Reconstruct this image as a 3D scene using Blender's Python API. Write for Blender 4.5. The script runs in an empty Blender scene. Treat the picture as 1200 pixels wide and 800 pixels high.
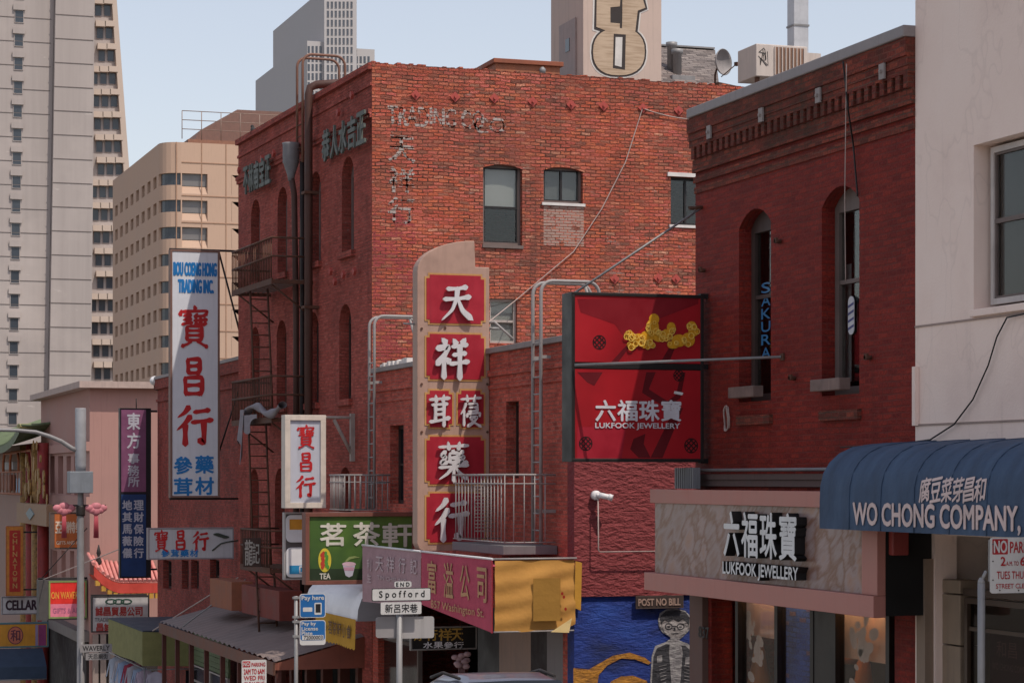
import bpy, math, random
from mathutils import Matrix, Vector
from mathutils.geometry import tessellate_polygon

R = math.radians
sc = bpy.context.scene
col = sc.collection
rnd = random.Random(7)

# ------------------------------------------------------------------ camera, sky, sun, exposure
YAW = math.atan(1 / 3)                       # the lens looks this far to the right of the street's direction
FPX, HOR = 2700.0, 560.0                     # focal length and horizon row, in photo pixels (1200 wide)
cd = bpy.data.cameras.new('camera'); cam = bpy.data.objects.new('camera', cd); col.objects.link(cam)
cam.location = (0, 0, 0); cam.rotation_euler = (R(90), 0, -YAW)
cd.sensor_width = 36; cd.lens = 36 * FPX / 1200; cd.shift_y = (HOR - 400) / 1200
cd.clip_start = .1; cd.clip_end = 6000
sc.camera = cam

SUN_EL, SUN_SIDE = R(61), R(27)              # height of the sun; how far right of straight behind the street
to_sun = Vector((math.cos(SUN_EL) * math.sin(SUN_SIDE), -math.cos(SUN_EL) * math.cos(SUN_SIDE), math.sin(SUN_EL)))
w = bpy.data.worlds.new('World'); sc.world = w; w.use_nodes = True
nt = w.node_tree; bg = nt.nodes['Background']
sky = nt.nodes.new('ShaderNodeTexSky'); sky.sky_type = 'NISHITA'; sky.sun_disc = False
sky.sun_elevation = SUN_EL; sky.sun_rotation = math.atan2(to_sun.x, to_sun.y)
sky.air_density = 1.2; sky.dust_density = 1.2; sky.ozone_density = 1.5
hs = nt.nodes.new('ShaderNodeHueSaturation'); hs.inputs['Saturation'].default_value = .55; nt.links.new(sky.outputs[0], hs.inputs['Color'])
wb = nt.nodes.new('ShaderNodeMix'); wb.data_type = 'RGBA'; wb.blend_type = 'MULTIPLY'; wb.inputs[0].default_value = 1; wb.inputs[7].default_value = (1, .965, .985, 1); nt.links.new(hs.outputs[0], wb.inputs[6]); nt.links.new(wb.outputs[2], bg.inputs[0]); bg.inputs[1].default_value = .125
sd = bpy.data.lights.new('sun', 'SUN'); sd.energy = 2.7; sd.angle = R(.5); sd.color = (1, .93, .83)
so = bpy.data.objects.new('sun', sd); col.objects.link(so)
so.rotation_euler = to_sun.to_track_quat('Z', 'Y').to_euler(); so.location = to_sun * 60
vs = sc.view_settings
vs.view_transform = 'Standard'; vs.look = 'None'; vs.exposure = .3; vs.gamma = 1
sc.cycles.max_bounces = 6; sc.cycles.transparent_max_bounces = 12

# ------------------------------------------------------------------ helpers
WM = {}
FW = Vector((math.sin(YAW), math.cos(YAW), 0)); RT = Vector((math.cos(YAW), -math.sin(YAW), 0))

def ray(px, py):
    return FW + RT * ((px - 600) / FPX) + Vector((0, 0, (HOR - py) / FPX))

class Fr:
    """an upright frame: x to the viewer's right along a face, y into it, z up"""
    def __init__(s, ox, oy, oz=0, ang=0):
        s.M = Matrix.Translation((ox, oy, oz)) @ Matrix.Rotation(ang, 4, 'Z'); s.I = s.M.inverted(); s.ang = ang
    def hit(s, px, py, v=0):
        o = s.I @ Vector((0, 0, 0)); d = s.I.to_3x3() @ ray(px, py); t = (v - o.y) / d.y
        p = o + d * t; return p.x, p.z
    def hitx(s, px, py, u=0):
        o = s.I @ Vector((0, 0, 0)); d = s.I.to_3x3() @ ray(px, py); t = (u - o.x) / d.x
        p = o + d * t; return p.y, p.z
    def rect(s, px0, px1, py0, py1, v=0):
        a = s.hit(px0, (py0 + py1) / 2, v)[0]; b = s.hit(px1, (py0 + py1) / 2, v)[0]
        m = (px0 + px1) / 2
        return a, b, s.hit(m, py1, v)[1], s.hit(m, py0, v)[1]
    def w(s, x, y, z): return s.M @ Vector((x, y, z))

WORLD = Fr(0, 0, 0, 0)
def gz(y): return -1.3 - .095 * y            # the street falls away from the camera

_txt = {}
def text_mesh(body):
    if body in _txt: return _txt[body]
    c = bpy.data.curves.new('lettering', 'FONT'); c.body = body; c.size = 1; c.resolution_u = 3
    o = bpy.data.objects.new('lettering', c); col.objects.link(o)
    me = bpy.data.meshes.new_from_object(o.evaluated_get(bpy.context.evaluated_depsgraph_get()))
    vs_ = [(v.co.x, v.co.y) for v in me.vertices]; fs = [tuple(p.vertices) for p in me.polygons]
    bpy.data.objects.remove(o); bpy.data.curves.remove(c); bpy.data.meshes.remove(me)
    xs = [v[0] for v in vs_]; ys = [v[1] for v in vs_]
    a, b, c_, d = min(xs), max(xs), min(ys), max(ys)
    r = [((x - a) / (b - a), (y - c_) / max(d - c_, 1e-6)) for x, y in vs_], fs, (b - a) / max(d - c_, 1e-6)
    _txt[body] = r; return r

H = 'h'
BRUSH = {
 '天': [[(20,84),(50,85),(80,90)],[(10,57),(50,59),(90,65)],[(51,88),(49,62),(36,30),(6,4)],[(51,60),(66,28),(96,5)]],
 '祥': [[(22,97),(34,86)],[(6,73),(42,79),(28,56),(6,34)],[(26,56),(27,30),(27,0)],[(32,50),(44,40)],[(54,96),(63,83)],[(88,98),(78,84)],[(50,78),(94,84)],[(53,58),(90,63)],[(44,36),(98,43)],[(72,82),(72,40),(72,-2)]],
 '茸': [[(4,85),(96,91)],[(32,99),(34,76)],[(70,100),(64,77)],[(14,68),(86,72)],[(31,68),(30,16)],[(69,71),(69,30),(69,-2)],[(31,53),(68,55)],[(31,37),(68,39)],[(4,13),(50,18),(96,27)]],
 '葠': [[(4,86),(96,92)],[(32,100),(34,78)],[(70,100),(64,78)],[(28,74),(18,54),(4,38)],[(18,54),(18,0)],[(38,71),(80,74),(79,47)],[(42,60),(76,61)],[(38,47),(80,50)],[(36,42),(30,29)],[(36,39),(94,43),(88,31)],[(44,27),(80,30),(62,12),(34,-2)],[(48,24),(66,10),(96,-2)]],
 '藥': [[(4,87),(96,92)],[(33,100),(35,80)],[(69,100),(64,80)],[(51,80),(46,73)],[(37,71),(38,46)],[(37,71),(63,73),(62,46)],[(38,59),(62,60)],[(38,47),(62,48)],[(25,77),(11,64),(27,62),(8,45),(31,48)],[(80,78),(67,65),(84,62),(66,46),(94,48)],[(4,34),(50,37),(96,41)],[(50,46),(50,20),(50,-3)],[(46,35),(30,18),(6,4)],[(54,36),(70,18),(96,3)]],
 '行': [[(36,98),(24,82),(6,70)],[(40,74),(24,54),(4,38)],[(25,54),(25,26),(25,-2)],[(48,83),(90,89)],[(42,57),(98,64)],[(74,61),(75,30),(74,4),(60,14)]],
 '寶': [[(50,102),(54,92)],[(12,90),(7,76)],[(12,86),(92,90),(84,78)],[(18,76),(42,78)],[(18,66),(42,68)],[(13,54),(45,59)],[(30,76),(30,57)],[(60,82),(52,71)],[(54,75),(84,77)],[(49,64),(89,67)],[(69,77),(69,55)],[(56,63),(56,54)],[(56,54),(83,55)],[(83,63),(83,54)],[(28,49),(28,13)],[(28,49),(73,51),(72,13)],[(28,38),(72,39)],[(28,26),(72,27)],[(28,14),(72,15)],[(42,13),(30,4),(12,-2)],[(58,13),(72,5),(90,-3)]],
 '昌': [[(28,97),(30,57)],[(28,95),(73,97),(71,57)],[(30,77),(70,79)],[(30,59),(70,60)],[(18,48),(21,0)],[(18,46),(82,49),(79,0)],[(21,26),(79,28)],[(21,4),(79,5)]],
}

class MB:
    """collects shapes in a frame and links them as one mesh object"""
    def __init__(s, fr=WORLD): s.fr = fr; s.v = []; s.f = []; s.mi = []; s.sm = []
    def face(s, idx, m=0, smooth=False): s.f.append(tuple(idx)); s.mi.append(m); s.sm.append(smooth)
    def quad(s, pts, m=0):
        n = len(s.v); s.v += [tuple(p) for p in pts]; s.face(range(n, n + len(pts)), m); return s
    def box(s, x0, x1, y0, y1, z0, z1, m=0):
        if x0 > x1: x0, x1 = x1, x0
        if y0 > y1: y0, y1 = y1, y0
        if z0 > z1: z0, z1 = z1, z0
        n = len(s.v)
        s.v += [(x0,y0,z0),(x1,y0,z0),(x1,y1,z0),(x0,y1,z0),(x0,y0,z1),(x1,y0,z1),(x1,y1,z1),(x0,y1,z1)]
        for q in ((0,3,2,1),(4,5,6,7),(0,1,5,4),(1,2,6,5),(2,3,7,6),(3,0,4,7)): s.face([n + i for i in q], m)
        return s
    def prism(s, outline, y0, y1, m=0, holes=(), axis='y', back=True, smooth=False):
        """outline in (x, z) run along y, or with axis 'x' in (y, z) run along x, or with 'z' in (x, y) run along z"""
        if axis == 'y': P = lambda a, b, t: (a, t, b)
        elif axis == 'x': P = lambda a, b, t: (t, a, b)
        else: P = lambda a, b, t: (a, b, t)
        loops = [list(outline)] + [list(h) for h in holes]
        tris = tessellate_polygon([[Vector((a, b, 0)) for a, b in lp] for lp in loops])
        flat = [p for lp in loops for p in lp]
        def area(lp): return sum(lp[i][0] * lp[(i+1) % len(lp)][1] - lp[(i+1) % len(lp)][0] * lp[i][1] for i in range(len(lp)))
        n = len(s.v); N = len(flat)
        s.v += [P(a, b, y0) for a, b in flat] + [P(a, b, y1) for a, b in flat]
        flip = axis == 'y'
        for t in tris:
            ar = sum(flat[t[i]][0] * flat[t[(i+1) % 3]][1] - flat[t[(i+1) % 3]][0] * flat[t[i]][1] for i in range(3))
            t = t if ar > 0 else t[::-1]
            a = [n + i for i in t]; b = [n + N + i for i in t]
            if flip: s.face(a, m); 
            else: s.face(a[::-1], m)
            if back: s.face(b[::-1] if flip else b, m)
        k = 0
        for li, lp in enumerate(loops):
            L = len(lp); ccw = area(lp) > 0
            if li: ccw = not ccw
            for i in range(L):
                a, b = n + k + i, n + k + (i + 1) % L
                q = [a, a + N, b + N, b] if (ccw == flip) else [b, b + N, a + N, a]
                s.face(q, m, smooth)
            k += L
        return s
    def tube(s, pts, r, n=8, m=0, closed=False, taper=None):
        pts = [Vector(p) for p in pts]; L = len(pts); base = len(s.v); up = None
        for i, p in enumerate(pts):
            if closed: t = (pts[(i+1) % L] - pts[i-1])
            else: t = pts[min(i+1, L-1)] - pts[max(i-1, 0)]
            t.normalize()
            if up is None: up = Vector((0,0,1)) if abs(t.z) < .9 else Vector((1,0,0))
            a = t.cross(up); 
            if a.length < 1e-4: a = t.cross(Vector((0,1,0)))
            a.normalize(); b = a.cross(t).normalized(); up = b
            rr = r if taper is None else r * taper[i]
            for k in range(n):
                g = 2 * math.pi * k / n; s.v.append(tuple(p + a * (rr * math.cos(g)) + b * (rr * math.sin(g))))
        for i in range(L if closed else L - 1):
            j = (i + 1) % L
            for k in range(n):
                q = (k + 1) % n
                s.face((base+i*n+k, base+i*n+q, base+j*n+q, base+j*n+k), m, True)
        if not closed:
            s.face([base + k for k in range(n)][::-1], m); s.face([base + (L-1)*n + k for k in range(n)], m)
        return s
    def lathe(s, c, prof, n=20, m=0, axis='z'):
        base = len(s.v)
        for r, h in prof:
            for k in range(n):
                g = 2 * math.pi * k / n
                p = (r*math.cos(g), r*math.sin(g), h) if axis == 'z' else (r*math.cos(g), h, -r*math.sin(g)) if axis == 'y' else (h, r*math.cos(g), r*math.sin(g))
                s.v.append((c[0]+p[0], c[1]+p[1], c[2]+p[2]))
        for i in range(len(prof)-1):
            for k in range(n):
                q = (k+1) % n; s.face((base+i*n+k, base+i*n+q, base+(i+1)*n+q, base+(i+1)*n+k), m, True)
        s.face([base+k for k in range(n)][::-1], m); s.face([base+(len(prof)-1)*n+k for k in range(n)], m)
        return s
    def grid(s, fn, nu, nv, m=0, smooth=True):
        base = len(s.v)
        for i in range(nu+1):
            for j in range(nv+1): s.v.append(tuple(fn(i/nu, j/nv)))
        for i in range(nu):
            for j in range(nv):
                a = base+i*(nv+1)+j; s.face((a, a+nv+1, a+nv+2, a+1), m, smooth)
        return s
    def text(s, body, x0, x1, z0, z1, y, ext=.004, m=0, bold=0, shear=0, keep=None):
        """letters fitted to a box; bold repeats the outline with small shifts; keep='l'/'c' keeps the font's own width"""
        pts, fs, asp = text_mesh(body)
        W, Hh = x1 - x0, z1 - z0
        if keep:
            w2 = min(abs(W), asp * Hh) * (1 if W > 0 else -1)
            if keep == 'c': x0 += (W - w2) / 2
            W = w2
        b = bold * Hh
        shifts = [(0, 0)] if not b else [(0, 0), (b, 0), (-b, 0), (0, b), (0, -b)] if b < .03*Hh else [(b*math.cos(t), b*math.sin(t)) for t in [i*math.pi/4 for i in range(8)]] + [(0, 0)]
        for q, (dx, dz) in enumerate(shifts):
            base = len(s.v); yf = y - ext - .0005 * q
            for k in (0, 1):
                for px, pz in pts:
                    s.v.append((x0 + px*W + dx, yf if k == 0 else y - .0005*q, z0 + pz*Hh + dz + shear*(px-.5)*W))
            N = len(pts)
            edge = {}
            for f in fs:
                f2 = [base + i for i in f]; s.face(f2, m)
                for i in range(len(f)):
                    e = (f[i], f[(i+1) % len(f)]); edge[e] = 1
            if ext > .006:
                for (a, c_) in edge:
                    if (c_, a) not in edge: s.face((base+a, base+a+N, base+c_+N, base+c_), m)
        return s
    def brush(s, ch, x0, x1, z0, z1, y, ext=.004, m=0, wt=11):
        """a brush-written character: every stroke is a tapering ribbon, each 0.6 mm before the last"""
        W, Hh = (x1-x0)/100, (z1-z0)/100
        n_st = len(BRUSH[ch]); wd = wt * (1 if n_st < 12 else .74)
        for q, st in enumerate(BRUSH[ch]):
            P = [Vector((a, b)) for a, b in st]; S = []
            for i in range(len(P)-1):
                for k in range(7): S.append(P[i].lerp(P[i+1], k/7))
            S.append(P[-1])
            if len(P) > 2:
                for _ in range(2): S = [S[0]] + [(S[i-1]+S[i]*2+S[i+1])/4 for i in range(1, len(S)-1)] + [S[-1]]
            d = P[-1]-P[0]; hor = abs(d.x) > 1.6*abs(d.y); fall = (not hor) and d.y < 0 and abs(d.x) > 22
            L, Rr = [], []
            for i, p in enumerate(S):
                u = i/(len(S)-1); t = (S[min(i+1, len(S)-1)]-S[max(i-1, 0)]).normalized(); nn = Vector((-t.y, t.x))
                if hor: k = .62 + .34*abs(2*u-1)**2 + (.18 if u > .85 else 0)
                elif fall and d.x < 0: k = 1.15 - .85*u
                elif fall: k = .55 + .8*u if u < .85 else 1.23 - (u-.85)*5
                else: k = 1.0 + .15*math.cos(u*6.28)
                if len(P) == 2 and d.length < 26: k = .6 + .75*u
                if u in (0, 1): k *= .55
                h = wd*k/2
                L.append(p+nn*h); Rr.append(p-nn*h)
            e0 = S[0]-(S[1]-S[0]).normalized()*wd*.22; e1 = S[-1]+(S[-1]-S[-2]).normalized()*wd*.22
            poly = [e0] + Rr + [e1] + L[::-1]
            yf = y-ext-.0006*q; base = len(s.v); N = len(poly)
            for yy in (yf, y):
                for p in poly: s.v.append((x0+p.x*W, yy, z0+p.y*Hh))
            nR = len(Rr)
            ri = list(range(1, nR+1)); li = [N-1-i for i in range(nR)]
            for i in range(nR-1): s.face((base+ri[i], base+ri[i+1], base+li[i+1], base+li[i]), m)
            s.face((base, base+ri[0], base+li[0]), m); s.face((base+ri[-1], base+nR+1, base+li[-1]), m)
            for i in range(N):
                j = (i+1) % N; s.face((base+i, base+N+i, base+N+j, base+j), m)
        return s
    def each(s, name, mats, parent=None, **kw):
        """every separate piece becomes a part of its own"""
        up = list(range(len(s.v)))
        def find(a):
            while up[a] != a: up[a] = up[up[a]]; a = up[a]
            return a
        for f in s.f:
            for i in f[1:]: up[find(i)] = find(f[0])
        isl = {}
        for k, f in enumerate(s.f): isl.setdefault(find(f[0]), []).append(k)
        out = []
        for ks in isl.values():
            m = MB(s.fr); mp = {}
            for k in ks:
                for i in s.f[k]:
                    if i not in mp: mp[i] = len(m.v); m.v.append(s.v[i])
                m.face([mp[i] for i in s.f[k]], s.mi[k], s.sm[k])
            out.append(m.build(name, mats, parent, **kw))
        return out
    def build(s, name, mats, parent=None, bevel=0, loc=None, sub=0):
        if not isinstance(mats, (list, tuple)): mats = [mats]
        me = bpy.data.meshes.new(name)
        T = s.fr.M
        if parent is not None: T = WM[parent] @ T; 
        ob = bpy.data.objects.new(name, me)
        if parent is not None:
            T = WM[parent].inverted() @ s.fr.M; WM[ob] = WM[parent]
        else:
            if loc is None:
                c = [s.fr.M @ Vector(p) for p in s.v]
                loc = (sum(p.x for p in c)/len(c), sum(p.y for p in c)/len(c), min(p.z for p in c))
            L = Matrix.Translation(loc) @ Matrix.Rotation(s.fr.ang, 4, 'Z'); ob.matrix_basis = L; WM[ob] = L; T = L.inverted() @ s.fr.M
        me.from_pydata([tuple(T @ Vector(p)) for p in s.v], [], s.f)
        uv = me.uv_layers.new(name='UVMap')
        for p in me.polygons:
            p.material_index = s.mi[p.index]; p.use_smooth = s.sm[p.index]
            vs3 = [Vector(s.v[i]) for i in s.f[p.index]]
            n = Vector((0,0,0))
            for i in range(len(vs3)):
                a, b = vs3[i], vs3[(i+1) % len(vs3)]
                n += Vector(((a.y-b.y)*(a.z+b.z), (a.z-b.z)*(a.x+b.x), (a.x-b.x)*(a.y+b.y)))
            ax = max(range(3), key=lambda k: abs(n[k]))
            for li, q in zip(p.loop_indices, vs3):
                uv.data[li].uv = (q.x, q.z) if ax == 1 else (q.y + .11, q.z) if ax == 0 else (q.x, q.y)
        for m in mats: me.materials.append(m)
        if parent is not None: ob.parent = parent
        col.objects.link(ob)
        if bevel:
            b = ob.modifiers.new('edge', 'BEVEL'); b.width = bevel; b.segments = 2; b.limit_method = 'ANGLE'
        if sub:
            b = ob.modifiers.new('smooth', 'SUBSURF'); b.levels = b.render_levels = sub
        return ob

def tag(o, label=None, cat=None, group=None, kind=None):
    if label: o['label'] = label
    if cat: o['category'] = cat
    if group: o['group'] = group
    if kind: o['kind'] = kind
    return o

def thing(name, label, cat, loc, rz=0, group=None):
    o = bpy.data.objects.new(name, None); o.empty_display_size = .3
    o.location = loc; o.rotation_euler = (0, 0, rz); col.objects.link(o)
    WM[o] = Matrix.Translation(loc) @ Matrix.Rotation(rz, 4, 'Z')
    return tag(o, label, cat, group)

def dup(o, loc, rz=0, label=None, parent=None):
    c = o.copy(); col.objects.link(c)
    if parent is None: c.location = loc; c.rotation_euler = (0, 0, rz); WM[c] = Matrix.Translation(loc) @ Matrix.Rotation(rz, 4, 'Z')
    else: c.parent = parent; WM[c] = WM[parent]
    if label: c['label'] = label
    for ch in o.children: dup(ch, None, 0, None, c)
    return c

def child_copy(o, d):
    """the same part once more, moved by d in its parent's space"""
    c = o.copy(); col.objects.link(c); c.location = o.location + Vector(d)
    for ch in o.children:
        e = ch.copy(); col.objects.link(e); e.parent = c
    return c

def arc(x0, x1, z1, rise, n=8):
    """points of a segmental arch from (x1, z1) over to (x0, z1)"""
    h = (x1-x0)/2; r = (h*h+rise*rise)/(2*rise); cz = z1+rise-r; a = math.asin(min(1, h/r))
    if rise > h: a = math.pi-a
    return [((x0+x1)/2+r*math.sin(t), cz+r*math.cos(t)) for t in [a-2*a*i/n for i in range(n+1)]]

def hole(x0, x1, z0, z1, rise=0):
    if rise: return [(x0, z0), (x1, z0)] + arc(x0, x1, z1-rise, rise)
    return [(x0, z0), (x1, z0), (x1, z1), (x0, z1)]

def rrect(x0, x1, z0, z1, r, n=5):
    o = []
    for cx, cz, a in ((x1-r, z0+r, -90), (x1-r, z1-r, 0), (x0+r, z1-r, 90), (x0+r, z0+r, 180)):
        for k in range(n+1):
            t = R(a+90*k/n); o.append((cx+r*math.cos(t), cz+r*math.sin(t)))
    return o

def disc(cx, cz, rx, rz=None, n=24):
    rz = rz or rx
    return [(cx+rx*math.cos(2*math.pi*i/n), cz+rz*math.sin(2*math.pi*i/n)) for i in range(n)]

def ring(mb, x0, x1, z0, z1, t, y0, y1, m=0):
    """a rectangular frame butted at the corners"""
    mb.box(x0, x1, y0, y1, z1-t, z1, m); mb.box(x0, x1, y0, y1, z0, z0+t, m)
    mb.box(x0, x0+t, y0, y1, z0+t, z1-t, m); mb.box(x1-t, x1, y0, y1, z0+t, z1-t, m)
    return mb

def window(parent, fr, x0, x1, z0, z1, y, fmat, rise=0, fw=.07, split=.5, upright=None, blind=None, blind_to=0., deep=.09, pane=None, name='window', inner=None):
    """frame and sashes as a part, the glass and a blind as its sub-parts"""
    mb = MB(fr)
    top = z1-rise-(fw*.6 if rise else 0)
    if rise: mb.prism(hole(x0, x1, z0, z1, rise), y, y+deep, 0, [[(x0+fw, z0+fw), (x1-fw, z0+fw), (x1-fw, top), (x0+fw, top)]])
    else: ring(mb, x0, x1, z0, z1, fw, y, y+deep); top = z1-fw
    if split: zm = z0+fw+(top-z0-fw)*split; mb.box(x0+fw, x1-fw, y+.015, y+deep-.02, zm-.028, zm+.028, 1 if inner else 0)
    if upright: xm = x0+(x1-x0)*upright; mb.box(xm-.025, xm+.025, y+.012, y+deep-.02, z0+fw, top, 1 if inner else 0)
    if inner: ring(mb, x0+fw, x1-fw, z0+fw, top, .03, y+.02, y+.06, 1)
    w_ = mb.build(name, [fmat, inner] if inner else fmat, parent)
    MB(fr).box(x0+fw-.004, x1-fw+.004, y+.045, y+.053, z0+fw-.004, top+.004).build('pane', pane or GLASS, w_)
    if blind:
        MB(fr).box(x0+fw, x1-fw, y+.1, y+.11, z0+fw+(top-z0-fw)*blind_to, top).build('blind', blind, w_)
    return w_

# ------------------------------------------------------------------ materials
def srgb(h):
    c = [int(h[i:i+2], 16)/255 for i in (0, 2, 4)]
    return tuple(((x+.055)/1.055)**2.4 if x > .04045 else x/12.92 for x in c) + (1,)
def scl(c, k): return tuple(min(1, x*k) for x in c[:3]) + (1,)

class NT:
    def __init__(s, name):
        s.m = bpy.data.materials.new(name); s.m.use_nodes = True; s.t = s.m.node_tree; s.p = s.t.nodes['Principled BSDF']; s.out = s.t.nodes['Material Output']
    def n(s, kind, **kw):
        o = s.t.nodes.new('ShaderNode'+kind)
        for k, v in kw.items(): setattr(o, k, v)
        return o
    def l(s, a, b): s.t.links.new(a, b)
    def noise(s, vec, scale, detail=4, rough=.55):
        o = s.n('TexNoise'); o.inputs['Scale'].default_value = scale; o.inputs['Detail'].default_value = detail; o.inputs['Roughness'].default_value = rough
        if vec: s.l(vec, o.inputs['Vector'])
        return o.outputs['Fac']
    def ramp(s, fac, stops, const=False):
        o = s.n('ValToRGB'); e = o.color_ramp.elements
        if const: o.color_ramp.interpolation = 'CONSTANT'
        while len(e) < len(stops): e.new(.5)
        for i, (p, c) in enumerate(stops): e[i].position = p; e[i].color = c if len(c) == 4 else tuple(c)+(1,)
        s.l(fac, o.inputs[0]); return o.outputs[0]
    def mix(s, fac, a, b, mode='MIX'):
        o = s.n('Mix', data_type='RGBA', blend_type=mode)
        for v, i in ((fac, 0), (a, 6), (b, 7)):
            if isinstance(v, (int, float, tuple)): o.inputs[i].default_value = v
            else: s.l(v, o.inputs[i])
        return o.outputs[2]
    def math(s, op, a, b=0.):
        o = s.n('Math', operation=op)
        for i, v in enumerate((a, b)):
            if isinstance(v, (int, float)): o.inputs[i].default_value = v
            else: s.l(v, o.inputs[i])
        return o.outputs[0]
    def uv(s, sx=1, sy=1, sz=1):
        t = s.n('TexCoord'); m = s.n('Mapping'); m.inputs['Scale'].default_value = (sx, sy, sz); s.l(t.outputs['UV'], m.inputs[0]); return m.outputs[0]
    def obj(s, sx=1, sy=1, sz=1):
        t = s.n('TexCoord'); m = s.n('Mapping'); m.inputs['Scale'].default_value = (sx, sy, sz); s.l(t.outputs['Object'], m.inputs[0]); return m.outputs[0]
    def bump(s, h, dist, strength=1):
        o = s.n('Bump'); o.inputs['Distance'].default_value = dist; o.inputs['Strength'].default_value = strength; s.l(h, o.inputs['Height']); s.l(o.outputs[0], s.p.inputs['Normal'])

def paint(name, hx, rough=.6, var=.14, scale=2.5, streak=.10, metal=0, bump=0, spec=.4, emit=0):
    """painted metal, timber, cloth or plaster: its own colour with patchy wear and faint rain streaks"""
    t = NT(name); c = srgb(hx); v = t.obj()
    f = t.noise(v, scale, 5, .62)
    colr = t.ramp(f, [(.28, scl(c, 1-var*1.4)), (.5, c), (.75, scl(c, 1+var))])
    if streak:
        g = t.noise(t.obj(9, 9, .55), 1.0, 4, .6)
        colr = t.mix(t.ramp(g, [(.52, (0,0,0)), (.75, (1,1,1))]), colr, t.mix(streak*4, c, scl(c, .62)))
    t.l(colr, t.p.inputs['Base Color'])
    t.p.inputs['Roughness'].default_value = rough; t.p.inputs['Metallic'].default_value = metal; t.p.inputs['Specular IOR Level'].default_value = spec
    r = t.ramp(f, [(.3, (rough*.8,)*3), (.7, (min(1, rough*1.2),)*3)]); t.l(r, t.p.inputs['Roughness'])
    if bump: t.bump(t.noise(t.obj(), 40, 4), bump)
    return t.m

def brick(name, stops, mortar, bw=.22, bh=.076, ms=.011, soot='2a1714', soot_amt=.5, pale=None, pale_at=.6, bump=.012, rough=.9, seed=0, msmooth=.25, warm=None, wob_amt=.02, dark_joint=.5):
    t = NT(name); uv0 = t.uv()
    sh = t.n('VectorMath', operation='ADD'); t.l(uv0, sh.inputs[0]); sh.inputs[1].default_value = (seed*3.17, seed*1.13, 0); uv = sh.outputs[0]
    def wob(scale, amt, vec):
        o = t.n('TexNoise'); o.inputs['Scale'].default_value = scale; o.inputs['Detail'].default_value = 3; t.l(vec, o.inputs['Vector'])
        sub = t.n('VectorMath', operation='SUBTRACT'); t.l(o.outputs['Color'], sub.inputs[0]); sub.inputs[1].default_value = (.5, .5, .5)
        k = t.n('VectorMath', operation='SCALE'); t.l(sub.outputs[0], k.inputs[0]); k.inputs['Scale'].default_value = amt
        ad = t.n('VectorMath', operation='ADD'); t.l(vec, ad.inputs[0]); t.l(k.outputs[0], ad.inputs[1]); return ad.outputs[0]
    wv = wob(7, wob_amt*1.1, wob(1.1, wob_amt*2.2, uv))
    b = t.n('TexBrick'); t.l(wv, b.inputs['Vector'])
    b.inputs['Color1'].default_value = (0,0,0,1); b.inputs['Color2'].default_value = (1,1,1,1); b.inputs['Mortar'].default_value = (.5,.5,.5,1)
    for k, v in (('Scale', 1), ('Mortar Size', ms), ('Mortar Smooth', msmooth), ('Brick Width', bw), ('Row Height', bh)): b.inputs[k].default_value = v
    per = t.ramp(b.outputs['Color'], [(p, srgb(c)) for p, c in stops])
    n1 = t.noise(uv, 26, 6, .72); n4 = t.noise(t.uv(3, 9, 1), 2.2, 6, .7)
    c1 = t.mix(1, per, t.ramp(n1, [(.28, (.36,)*3), (.5, (1.0,)*3), (.72, (1.4,)*3)]), 'MULTIPLY')
    if warm: c1 = t.mix(t.ramp(t.noise(uv, .38, 5, .6), [(.42, (0,)*3), (.62, (.6,)*3)]), c1, t.mix(1, c1, srgb(warm)+() , 'SCREEN') if False else t.mix(.55, c1, srgb(warm)))
    mo = t.mix(t.ramp(t.noise(uv, 2.2, 6, .7), [(.42, (0,)*3), (.62, (1,)*3)]), scl(srgb(mortar), dark_joint), srgb(mortar))  # mortar darkened in patches to paint the shadow in deep joints
    jf = t.math('MULTIPLY', b.outputs['Fac'], t.ramp(t.noise(uv, 1.5, 6, .7), [(.36, (.25,)*3), (.6, (1,)*3)]))
    c2 = t.mix(jf, c1, mo)
    c2 = t.mix(t.ramp(t.noise(uv, .33, 4, .55), [(.5, (0,)*3), (.66, (.38,)*3)]), c2, t.mix(1, c2, (1.25, 1.12, 1.1, 1), 'MULTIPLY'))
    n2 = t.noise(uv, .5, 7, .7)
    c3 = t.mix(t.ramp(n2, [(.44, (0,)*3), (.74, (soot_amt,)*3)]), c2, srgb(soot))
    c3 = t.mix(t.ramp(n4, [(.60, (0,)*3), (.70, (soot_amt*.8,)*3)]), c3, srgb(soot))
    if pale:
        n3 = t.noise(t.uv(1.6, 4.2, 1), 1.7, 8, .78)
        c3 = t.mix(t.ramp(n3, [(pale_at, (0,)*3), (pale_at+.09, (.7,)*3)]), c3, srgb(pale))
    run = t.noise(t.uv(2.6, .22, 1), 1.2, 5, .6)
    c3 = t.mix(t.ramp(run, [(.56, (0,)*3), (.72, (soot_amt*.75,)*3)]), c3, srgb(soot))
    t.l(c3, t.p.inputs['Base Color']); t.p.inputs['Roughness'].default_value = rough; t.p.inputs['Specular IOR Level'].default_value = .25
    hgt = t.math('ADD', t.math('SUBTRACT', 1., jf), t.math('ADD', t.math('MULTIPLY', n1, .7), t.math('ADD', t.math('MULTIPLY', b.outputs['Color'], .5), t.math('MULTIPLY', n4, .8))))
    t.bump(hgt, bump)
    return t.m

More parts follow.
